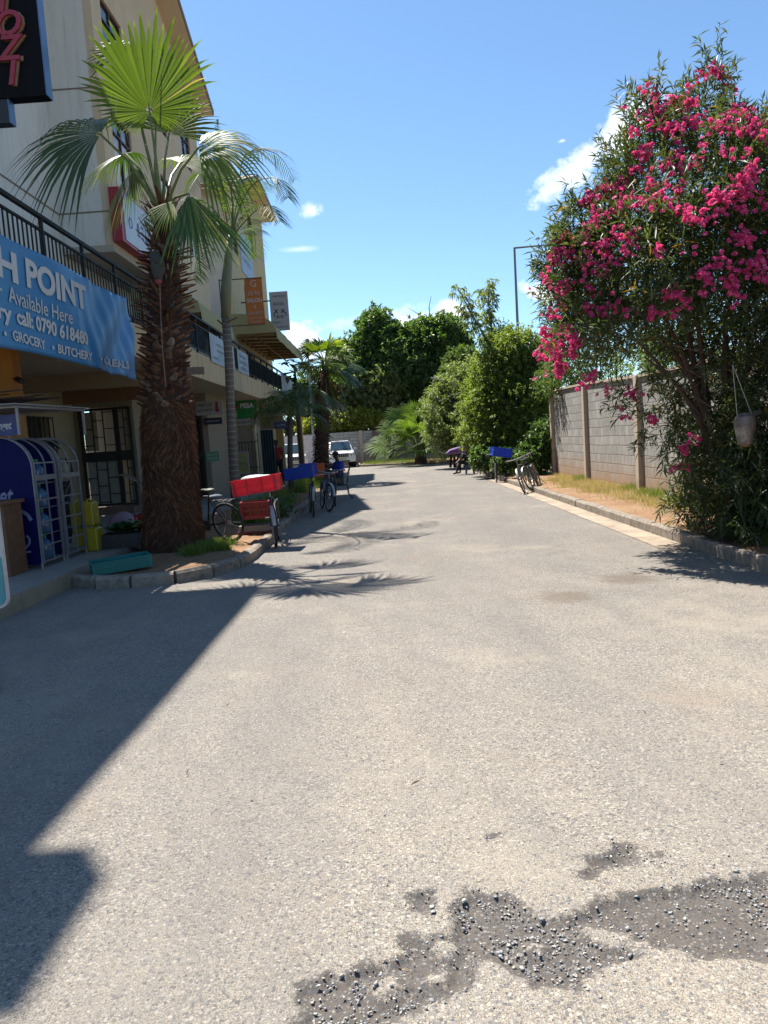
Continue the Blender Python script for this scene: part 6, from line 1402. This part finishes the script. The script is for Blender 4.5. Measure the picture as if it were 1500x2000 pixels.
raw_mesh('cloth', V, [(i*9+j, (i+1)*9+j, (i+1)*9+j+1, i*9+j+1) for i in range(n_) for j in range(8)], mat('cloth_dark_green', (.03, .06, .06), .9), db, smooth=True).modifiers.new('s', 'SOLIDIFY').thickness = .004
# hanging pot in the oleander
hp = thing('hanging_pot', 'old pale plastic pot hanging by strings in the oleander', 'pot', tuple(at(1455, 835, 8.3)))
c = at(1455, 838, 8.0); MB().lathe([(.05, -.17), (.07, -.165), (.085, -.10), (.105, .0), (.112, .07), (.095, .135), (.05, .165), (.045, .175)], 18, c).build('pot_body', mat('pot_pale', (.20, .15, .12), .4, var=.5, scale=12, dirt=(.75, .68, .6), dirtamt=.8), hp, smooth='auto')
MB().lathe([(.046, -.19), (.05, -.172)], 14, c).build('pot_base', mat('pot_rust', (.35, .15, .05)), hp)
MB().tube([c + Vector((-.08, 0, .14)), c + Vector((-.12, 0, .7))], .004, 4).tube([c + Vector((.08, 0, .14)), c + Vector((-.12, 0, .7))], .004, 4).build('string', mat('string', (.5, .45, .38)), hp)
MB().box(at(1478, 806, 8.02), (.09, .03, .05), rotm(0, -.3, 0)).build('dark_tag', blackm, hp)
# ------------------------------------------------------------------ loose stones of the broken patches (ground cover)
def gravel():
    rng = np.random.default_rng(4); polys = [[ground_pt(*p) for p in m] for m in MUDS]; isl = [[ground_pt(*p) for p in m] for m in ISLES]; Vs, Ts = [], []; o = 0; n = 0
    base = np.array([(1, 0, 0), (-1, 0, 0), (0, 1, 0), (0, -1, 0), (0, 0, 1), (0, 0, -1)], float); tri = np.array([(4, 0, 2), (4, 2, 1), (4, 1, 3), (4, 3, 0), (5, 2, 0), (5, 1, 2), (5, 3, 1), (5, 0, 3)])
    X = rng.uniform(-1.0, 2.6, 70000); Y = rng.uniform(1.5, 3.4, 70000); sd = np.full(X.shape, -9.)
    for p in polys: sd = np.maximum(sd, poly_sd(X, Y, p))
    for p in isl: sd = np.minimum(sd, -poly_sd(X, Y, p))
    band = np.exp(-((sd-.05)/.035)**2)*(np.sin(X*7+Y*5) > -.2)
    dens = np.where(sd > 0, .07 + .36*band, np.where(sd > -.03, .05, np.where(sd > -.12, .012, .0010))); k = rng.random(len(X)) < dens
    for x, y, s in zip(X[k], Y[k], sd[k]):
        r = .0024 + .0038*rng.random() + (.006*rng.random() if rng.random() < .06 else 0); z = -.019 if s > .03 else -.006 if s > 0 else 0
        q = base*np.array([r*rng.uniform(.8, 1.5), r*rng.uniform(.7, 1.2), r*rng.uniform(.3, .6)]) + rng.normal(0, r*.16, (6, 3)); a = rng.random()*6.28
        q = q @ np.array([[math.cos(a), -math.sin(a), 0], [math.sin(a), math.cos(a), 0], [0, 0, 1]]); Vs.append(q + (x, y, z + r*.1)); Ts.append(tri+o); o += 6
    t = NT('gravel_stone'); g = t.N('ShaderNodeNewGeometry'); c = t.ramp(g.outputs['Random Per Island'], [(0, (.36, .36, .37)), (.4, (.46, .46, .46)), (.75, (.60, .57, .52)), (.92, (.80, .70, .55)), (1, (.95, .88, .75))])
    m = t.bsdf(c, .85, 0, .3, bump=t.noise(300), bstr=.3)
    ob = raw_mesh('loose_stones', np.concatenate(Vs), np.concatenate(Ts), m); tag(ob, 'loose grey and sandy stones in the broken muddy patches of the road', 'gravel', kind='stuff')
gravel()
def litter():
    rng = np.random.default_rng(8); P = np.concatenate([np.stack([rng.uniform(-4, 3.7, 220), rng.uniform(3, 20, 220), np.full(220, .004)], 1), np.stack([rng.uniform(3.5, 5.4, 500), rng.uniform(6.5, 22, 500), np.where(rng.random(500) < .2, .012, .15)], 1)])
    P[:, 2] = np.where(P[:, 0] > 3.95, .15, np.where(P[:, 0] > 3.72, .162, .012)); a = rng.random(len(P))*6.28; D = np.stack([np.cos(a), np.sin(a), 0*a+.1], -1)
    V, T = leaf_tris(P, D, rng.uniform(.02, .06, len(P)), rng.uniform(.006, .012, len(P)), rng, 0, .1)
    o = raw_mesh('leaf_litter', V, T, leafmat('dry_litter', (.12, .07, .03), (.2, .13, .06), (.3, .2, .1), trans=0)); tag(o, 'small dry leaves scattered on the road and verge', 'litter', kind='stuff')
    P = np.stack([rng.uniform(4.0, 5.0, 90), rng.uniform(6.5, 10, 90), np.full(90, .155)], 1); a = rng.random(90)*6.28; D = np.stack([np.cos(a), np.sin(a), 0*a+.1], -1)
    V, T = leaf_tris(P, D, rng.uniform(.03, .05, 90), rng.uniform(.02, .03, 90), rng, 0, .1); o = raw_mesh('fallen_petals', V, T, mat('fallen_petal', (.35, .03, .08), .7)); tag(o, 'fallen dark pink petals behind the kerb under the oleander', 'petals', kind='stuff')
litter()
# ------------------------------------------------------------------ people
def skin_obj(name, joints, edges, m, parent, root=0, sub=2):
    me = bpy.data.meshes.new(name); b = base_of(parent); me.from_pydata([Vector(j[:3]) - b for j in joints], edges, []); me.materials.append(m)
    o = bpy.data.objects.new(name, me); COL.objects.link(o); o.parent = parent
    o.modifiers.new('skin', 'SKIN').use_smooth_shade = True
    sv = me.skin_vertices[0].data
    for i, j in enumerate(joints):
        r = j[3]; sv[i].radius = (r, r) if isinstance(r, (int, float)) else r; sv[i].use_root = (i == root)
    s = o.modifiers.new('sub', 'SUBSURF'); s.levels = sub; s.render_levels = sub; return o
skin_m = mat('skin_dark', (.07, .035, .022), .5, var=.1, bump=.05); hair_m = mat('hair_black', (.01, .009, .008), .8, bump=.5, bscale=120)
shoe_m = mat('shoe_dark', (.02, .018, .017), .6)
def person(label, J, shirt, trousers, cap=None, sleeves='short'):
    """J: joints in world coordinates (pelvis, chest, neck, head, sh_l.. etc.)"""
    J = {k: Vector(v) for k, v in J.items()}; pel = J['pelvis']; base = Vector((pel.x, pel.y, J['base'].z if 'base' in J else 0)); t = thing('person', label, 'person', base)
    names = ['pelvis', 'waist', 'chest', 'neck']; pts = [(*pel, .12), (*pel.lerp(J['chest'], .45), .105), (*J['chest'], .125), (*J['neck'], .055), (*J['neck'].lerp(J['head'], .5), .06), (*J['head'], .088), (*(J['head'] + (J['head']-J['neck']).normalized()*.07), .07)]
    E_ = [(0, 1), (1, 2), (2, 3), (3, 4), (4, 5), (5, 6)]
    for s in 'lr':
        k = len(pts); pts += [(*J['sh_'+s], .058), (*J['el_'+s], .042), (*J['wr_'+s], .028)]; E_ += [(2, k), (k, k+1), (k+1, k+2)]
        # palm and five fingers
        w = J['wr_'+s]; d = (w - J['el_'+s]).normalized(); sd = d.cross(Vector((0, 0, 1))); sd = sd.normalized() if sd.length > .1 else Vector((1, 0, 0)); dn = Vector((0, 0, -1))
        p = w + d*.055; pts.append((*p, .032)); E_.append((k+2, k+3)); q = k+3
        for f in range(4):
            o_ = sd*(.03-.02*f); L_ = (.062, .072, .068, .052)[f]; a = len(pts); pts += [(*(p + o_ + d*.035), .0095), (*(p + o_ + d*(.035+L_*.5) + dn*.012), .009), (*(p + o_*.95 + d*(.035+L_*.8) + dn*.035), .0075)]; E_ += [(q, a), (a, a+1), (a+1, a+2)]
        a = len(pts); pts += [(*(p + sd*.045 + d*.005), .011), (*(p + sd*.06 + d*.04 + dn*.015), .009)]; E_ += [(q, a), (a, a+1)]
    for s in 'lr':
        k = len(pts); hp_ = J['hip_'+s] if 'hip_'+s in J else pel; pts += [(*hp_, .09), (*J['kn_'+s], .062), (*J['an_'+s], .042), (*J['to_'+s], .035)]; E_ += [(0, k), (k, k+1), (k+1, k+2), (k+2, k+3)]
    skin_obj('body', pts, E_, skin_m, t)
    # clothes
    c = J['chest']; P = [(*(pel+Vector((0, 0, .02))), .15), (*pel.lerp(c, .5), .135), (*c, .17), (*c.lerp(J['neck'], .6), .09)]; E2 = [(0, 1), (1, 2), (2, 3)]
    for s in 'lr':
        k = len(P); e = J['sh_'+s].lerp(J['el_'+s], .75 if sleeves == 'short' else 1.0); P += [(*J['sh_'+s], .085), (*e, .068)]; E2 += [(2, k), (k, k+1)]
        if sleeves == 'long': P += [(*J['el_'+s].lerp(J['wr_'+s], .92), .042)]; E2 += [(k+1, k+2)]
    skin_obj('shirt', P, E2, shirt, t, root=0)
    P = [(*pel, .14)]; E2 = []
    for s in 'lr':
        k = len(P); hp_ = J['hip_'+s] if 'hip_'+s in J else pel; P += [(*hp_, .108), (*J['kn_'+s], .08), (*J['kn_'+s].lerp(J['an_'+s], .92), .06)]; E2 += [(0, k), (k, k+1), (k+1, k+2)]
    skin_obj('trousers', P, E2, trousers, t, root=0)
    for s in 'lr':
        a = J['an_'+s]; b = J['to_'+s]; skin_obj('shoe', [(*(a + (a-b).normalized()*.03 - Vector((0, 0, .02))), .045), (*a.lerp(b, .5), .045), (*b, .038)], [(0, 1), (1, 2)], shoe_m, t, sub=1)
    hd_ = J['head'] + (J['head']-J['neck']).normalized()*.055; f = J.get('face', Vector((0, -1, 0))).normalized(); up = (J['head']-J['neck']).normalized(); sd = f.cross(up).normalized()
    if cap: MB().ball(hd_ - f*.012 + up*.012, (.098, .098, .085), 16, 10).build('hair', cap, t, smooth=True)
    g = MB(); fc = J['head'] + up*.02
    for s in (-1, 1): g.ball(fc + f*.084 + sd*.032*s + up*.012, .012, 8, 6)
    g.build('eyes', mat('eye_white', (.5, .48, .45), .3), t, smooth=True)
    g = MB(); g.ball(fc + f*.095 - up*.02, (.014, .014, .02), 8, 6); g.ball(fc + f*.084 - up*.055, (.024, .012, .009), 8, 6)
    for s in (-1, 1): g.ball(fc + sd*.09*s - up*.01, (.012, .018, .028), 8, 6)
    g.build('face_features', mat('skin_features', (.055, .026, .018), .5), t, smooth=True); return t
royal_shirt = mat('shirt_royal_blue', (.012, .045, .42), .8, var=.2, scale=7, bump=.3, bscale=20)
grey_tr = mat('trousers_grey', (.10, .10, .085), .85, bump=.3, bscale=20)
x0, y0 = -1.48, 21.45
def posed(cx, cy, ang, D):
    """joint table given as (forward, left, up) turned by ang and placed at cx, cy"""
    f = Vector((math.cos(ang), math.sin(ang), 0)); l = Vector((-f.y, f.x, 0)); o = {}
    for k, v in D.items(): o[k] = (f*v[0] + l*v[1] + (Vector((cx, cy, 0)) if k != 'face' else Vector())) + Vector((0, 0, v[2]))
    return o
person('man in a royal blue shirt sitting on a metal chair beside the kerb', posed(x0, y0, R(208), dict(pelvis=(0, 0, .54), chest=(.0, 0, .95), neck=(.03, 0, 1.15), head=(.07, .01, 1.27), face=(1, .15, -.15),
    sh_l=(.0, .21, 1.04), el_l=(.08, .30, .78), wr_l=(.30, .12, .72), sh_r=(.0, -.21, 1.04), el_r=(.08, -.30, .80), wr_r=(.30, -.10, .74),
    hip_l=(.06, .1, .54), kn_l=(.48, .16, .57), an_l=(.50, .16, .10), to_l=(.66, .18, .05), hip_r=(.06, -.1, .54), kn_r=(.46, -.15, .57), an_r=(.40, -.16, .10), to_r=(.56, -.18, .05))), royal_shirt, grey_tr, hair_m)
ch = thing('metal_chair', 'black framed metal chair with the man in blue on it', 'chair', (-1.46, 21.45, 0))
MB().bb(-1.72, -1.24, 21.22, 21.68, .41, .445).build('seat', saddlem, ch, bevel=.01)
for s in (-1, 1):
    MB().tube([(-1.26, 21.45+.22*s, .42), (-1.24, 21.45+.22*s, .16), (-1.12, 21.45+.22*s, .0)], .013, 8).build('leg', blackm, ch, smooth='auto')
    MB().tube([(-1.68, 21.45+.22*s, .42), (-1.72, 21.45+.22*s, .2), (-1.76, 21.45+.22*s, .0)], .013, 8).build('leg', blackm, ch, smooth='auto')
MB().tube([(-1.26, 21.23, .42), (-1.22, 21.23, .7), (-1.16, 21.23, .92), (-1.16, 21.67, .92), (-1.22, 21.67, .7), (-1.26, 21.67, .42)], .013, 8).bb(-1.215, -1.20, 21.24, 21.66, .62, .64).build('backrest', blackm, ch)
MB().bb(-1.205, -1.185, 21.25, 21.65, .66, .86).build('back_pad', mat('pad_white', (.55, .53, .5), .6), ch)
# person in red at the shop
x1, y1 = at(540, 870, 28).x, 28.0
person('person in a dark red shirt standing by the shop under the small navy sign', dict(base=(x1, y1, .2), pelvis=(x1, y1, 1.1), chest=(x1, y1, 1.5), neck=(x1-.01, y1, 1.68), head=(x1-.02, y1-.02, 1.79), face=(-.6, -.8, 0),
    sh_l=(x1-.18, y1, 1.58), el_l=(x1-.22, y1-.05, 1.32), wr_l=(x1-.12, y1-.2, 1.2), sh_r=(x1+.18, y1, 1.58), el_r=(x1+.22, y1, 1.3), wr_r=(x1+.2, y1-.1, 1.08),
    hip_l=(x1-.09, y1, 1.08), kn_l=(x1-.1, y1-.03, .68), an_l=(x1-.1, y1, .28), to_l=(x1-.12, y1-.14, .24), hip_r=(x1+.09, y1, 1.08), kn_r=(x1+.14, y1-.05, .68), an_r=(x1+.16, y1, .28), to_r=(x1+.2, y1-.13, .24)),
    mat('shirt_red', (.28, .012, .015), .8), mat('trousers_navy', (.015, .016, .025), .9), hair_m)
# shopkeeper behind the racks, only head and shoulders seen
x2, y2 = at(100, 820, 12.5).x, 12.5
person('shopkeeper in a dark top standing in the shade behind the bottle racks', dict(base=(x2, y2, .2), pelvis=(x2, y2, 1.1), chest=(x2, y2, 1.52), neck=(x2, y2, 1.72), head=(x2, y2-.02, 1.84), face=(.3, -.9, -.1),
    sh_l=(x2-.19, y2, 1.6), el_l=(x2-.24, y2-.05, 1.32), wr_l=(x2-.18, y2-.22, 1.15), sh_r=(x2+.19, y2, 1.6), el_r=(x2+.24, y2-.03, 1.32), wr_r=(x2+.2, y2-.2, 1.12),
    hip_l=(x2-.09, y2, 1.08), kn_l=(x2-.1, y2-.03, .68), an_l=(x2-.1, y2, .28), to_l=(x2-.12, y2-.14, .24), hip_r=(x2+.09, y2, 1.08), kn_r=(x2+.1, y2-.03, .68), an_r=(x2+.1, y2, .28), to_r=(x2+.12, y2-.14, .24)),
    mat('top_black', (.015, .015, .018), .9), mat('trousers_navy', (.015, .016, .025), .9), hair_m)
# person bending over on a stool, right kerb
x3, y3 = 3.42, 31.2
person('person in dark clothes bent forward on a low stool at the right kerb', dict(pelvis=(x3, y3, .50), chest=(x3-.20, y3, .78), neck=(x3-.33, y3, .86), head=(x3-.44, y3-.02, .87), face=(-.7, 0, -.7),
    sh_l=(x3-.25, y3-.18, .83), el_l=(x3-.38, y3-.24, .62), wr_l=(x3-.52, y3-.12, .52), sh_r=(x3-.25, y3+.18, .83), el_r=(x3-.38, y3+.24, .62), wr_r=(x3-.5, y3+.1, .54),
    hip_l=(x3-.04, y3-.1, .5), kn_l=(x3-.42, y3-.15, .50), an_l=(x3-.60, y3-.17, .10), to_l=(x3-.75, y3-.18, .05), hip_r=(x3-.04, y3+.1, .5), kn_r=(x3-.42, y3+.14, .5), an_r=(x3-.40, y3+.15, .10), to_r=(x3-.56, y3+.16, .05)),
    mat('top_charcoal', (.03, .03, .04), .9), mat('trousers_black', (.018, .018, .02), .9), hair_m)
sl = thing('stool', 'low blue plastic stool under the bent person', 'stool', (x3, y3, 0))
MB().bb(x3-.17, x3+.17, y3-.17, y3+.17, .38, .42).build('seat', mat('stool_blue', (.06, .10, .22), .5), sl, bevel=.02)
for sx in (-1, 1):
    for sy in (-1, 1): MB().bar((x3+.13*sx, y3+.13*sy, .38), (x3+.17*sx, y3+.17*sy, 0), .045).build('leg', mat('stool_blue', (.06, .1, .22)), sl)
um = thing('umbrella', 'folded purple umbrella laid over the bent person, its pale tip to the left', 'umbrella', (x3-.5, y3-.3, .95))
MB().tube([(x3-1.0, y3-.4, .90), (x3-.82, y3-.35, .98), (x3-.4, y3-.33, 1.05), (x3-.05, y3-.3, 1.08)], [.05, .12, .15, .08], 10).build('canopy', mat('cloth_purple', (.20, .08, .30), .7, var=.4, scale=6, dirt=(.5, .25, .22), dirtamt=.5), um, smooth='auto')
MB().tube([(x3-1.35, y3-.4, 1.06), (x3-1.0, y3-.4, .92)], .018, 6).build('shaft', mat('shaft_pale', (.5, .48, .42)), um)
# ------------------------------------------------------------------ cars
carw = mat('car_white_paint', (1.0, 1.0, 1.0), .25, var=.03, bump=0, spec=.6)
carg = mat('car_glass', (.04, .075, .10), .06, bump=0, spec=.9); cark = mat('car_black_plastic', (.02, .02, .02), .5); lampm = mat('headlamp', (.55, .58, .6), .12, .3, bump=0, spec=.9)
rimm = mat('alloy', (.35, .35, .36), .35, .7)
def car(name, label, cat, loc, heading, rack=False, pickup=False):
    """front at -y (local)"""
    t = thing(name, label, cat, loc, (0, 0, heading)); B = dict(parent=t, world=False); Wd = .93
    def loft(secs, m, nm, **k):
        """secs: (y, half width bottom, half width top, z0, z1)"""
        vs = []; fs = []
        for (y, a, b, z0, z1) in secs:
            zm = z0 + (z1-z0)*.55; vs += [(-a, y, z0), (-max(a, b)*1.0, y, zm), (-b, y, z1), (b, y, z1), (max(a, b), y, zm), (a, y, z0)]
        n = 6
        for i in range(len(secs)-1):
            for j in range(n): fs.append((i*n+j, i*n+(j+1) % n, (i+1)*n+(j+1) % n, (i+1)*n+j))
        fs += [tuple(range(n)), tuple((len(secs)-1)*n+j for j in range(n))[::-1]]
        return MB().add(vs, fs).build(nm, m, smooth='auto', bevel=.035, **B)
    body = loft([(-2.35, .70, .66, .52, .98), (-2.25, .88, .80, .40, 1.06), (-1.6, .93, .84, .35, 1.13), (-1.05, .93, .86, .33, 1.18), (1.9, .93, .88, .33, 1.15), (2.3, .86, .82, .42, 1.1)], carw, 'body')
    yb = 2.15 if not pickup else .75
    loft([(-1.1, .86, .80, 1.12, 1.16), (-.42, .84, .68, 1.12, 1.80), (.2, .84, .69, 1.12, 1.86), (yb-.35, .84, .67, 1.12, 1.82), (yb, .82, .7, 1.12, 1.2)], carw, 'cabin')
    g = MB(); g.add([(-.74, -1.05, 1.22), (.74, -1.05, 1.22), (.62, -.50, 1.77), (-.62, -.50, 1.77)], [(0, 1, 2, 3)])
    V = [Vector(v) + Vector((0, -.045, .045)) for v in g.v]; g = MB(); g.add(V + [v + Vector((0, .02, -.02)) for v in V], [(0, 1, 2, 3), (4, 7, 6, 5), (0, 4, 5, 1), (1, 5, 6, 2), (2, 6, 7, 3), (3, 7, 4, 0)]); g.build('windscreen', carg, **B)
    for s in (-1, 1):
        for (a, b) in ((-.72, .18), (.26, 1.0)) if pickup is False else ((-.72, .3),):
            g = MB(); top = lambda y: (s*.705, y, 1.73); bot = lambda y: (s*.865, y, 1.20)
            p = [bot(a if a > -.7 else a-.18), bot(b), top(b), top(a+.25 if a < -.5 else a)]; q = [(x + s*.012, y, z) for x, y, z in p]; g.add(p+q, [(0, 1, 2, 3), (4, 7, 6, 5), (0, 4, 5, 1), (1, 5, 6, 2), (2, 6, 7, 3), (3, 7, 4, 0)]); g.build('side_window', carg, **B)
        MB().box((s*1.02, -.78, 1.24), (.17, .09, .15)).build('mirror', carw, bevel=.02, **B)
        MB().box((s*.66, -2.27, .86), (.32, .14, .17), rotm(0, 0, s*.35)).build('headlight', lampm, bevel=.03, **B)
        MB().cyl((s*.62, -2.36, .56), (s*.62, -2.3, .56), .06, n=12).build('fog_lamp', lampm, **B)
        for y in (-1.5, 1.45):
            w = MB().cyl((s*.70, y, .37), (s*.94, y, .37), .37, n=28).build('wheel', rubber, smooth='auto', **B)
            MB().cyl((s*.935, y, .37), (s*.955, y, .37), .22, n=20).build('rim', rimm, parent=w, world=False)
    g = MB(); g.bb(-.40, .40, -2.40, -2.34, .74, .98); gl = g.build('grille', cark, **B)
    g = MB()
    for x in (-.3, -.15, 0, .15, .3): g.bb(x-.025, x+.025, -2.42, -2.395, .76, .96)
    g.build('grille_bar', rimm, parent=gl, world=False)
    MB().bb(-.80, .80, -2.43, -2.30, .40, .66).build('bumper', carw, bevel=.05, **B)
    MB().bb(-.45, .45, -2.445, -2.432, .42, .52).build('air_intake', cark, **B)
    MB().bb(-.26, .26, -2.455, -2.434, .56, .65).build('number_plate', mat('plate', (.55, .5, .2), .5), **B)
    for s in (-1, 1): MB().tube([(s*.2, -1.12, 1.19), (s*.55, -1.04, 1.27)], .01, 5).build('wiper', cark, **B)
    if rack:
        g = MB()
        for s in (-1, 1): g.bar((s*.62, -.4, 1.99), (s*.62, 1.5, 1.99), .04)
        for y in (-.4, .1, .6, 1.1, 1.5): g.bar((-.62, y, 1.99), (.62, y, 1.99), .035)
        for s in (-1, 1):
            for y in (-.3, 1.3): g.bar((s*.62, y, 1.83), (s*.62, y, 1.99), .03)
        g.bar((-.62, -.4, 2.06), (.62, -.4, 2.06), .03); g.bar((-.62, -.4, 1.99), (-.62, -.4, 2.06), .03); g.bar((.62, -.4, 1.99), (.62, -.4, 2.06), .03)
        g.build('roof_rack', rimm, **B)
    return t
car('parked_car', 'white off-roader with a roof rack, facing the camera by the far wall', 'car', (-3.42, 52.0, -.005), R(8), rack=True)
car('parked_car', 'white car seen through the palms left of the off-roader', 'car', (-6.75, 50.5, -.005), R(14))
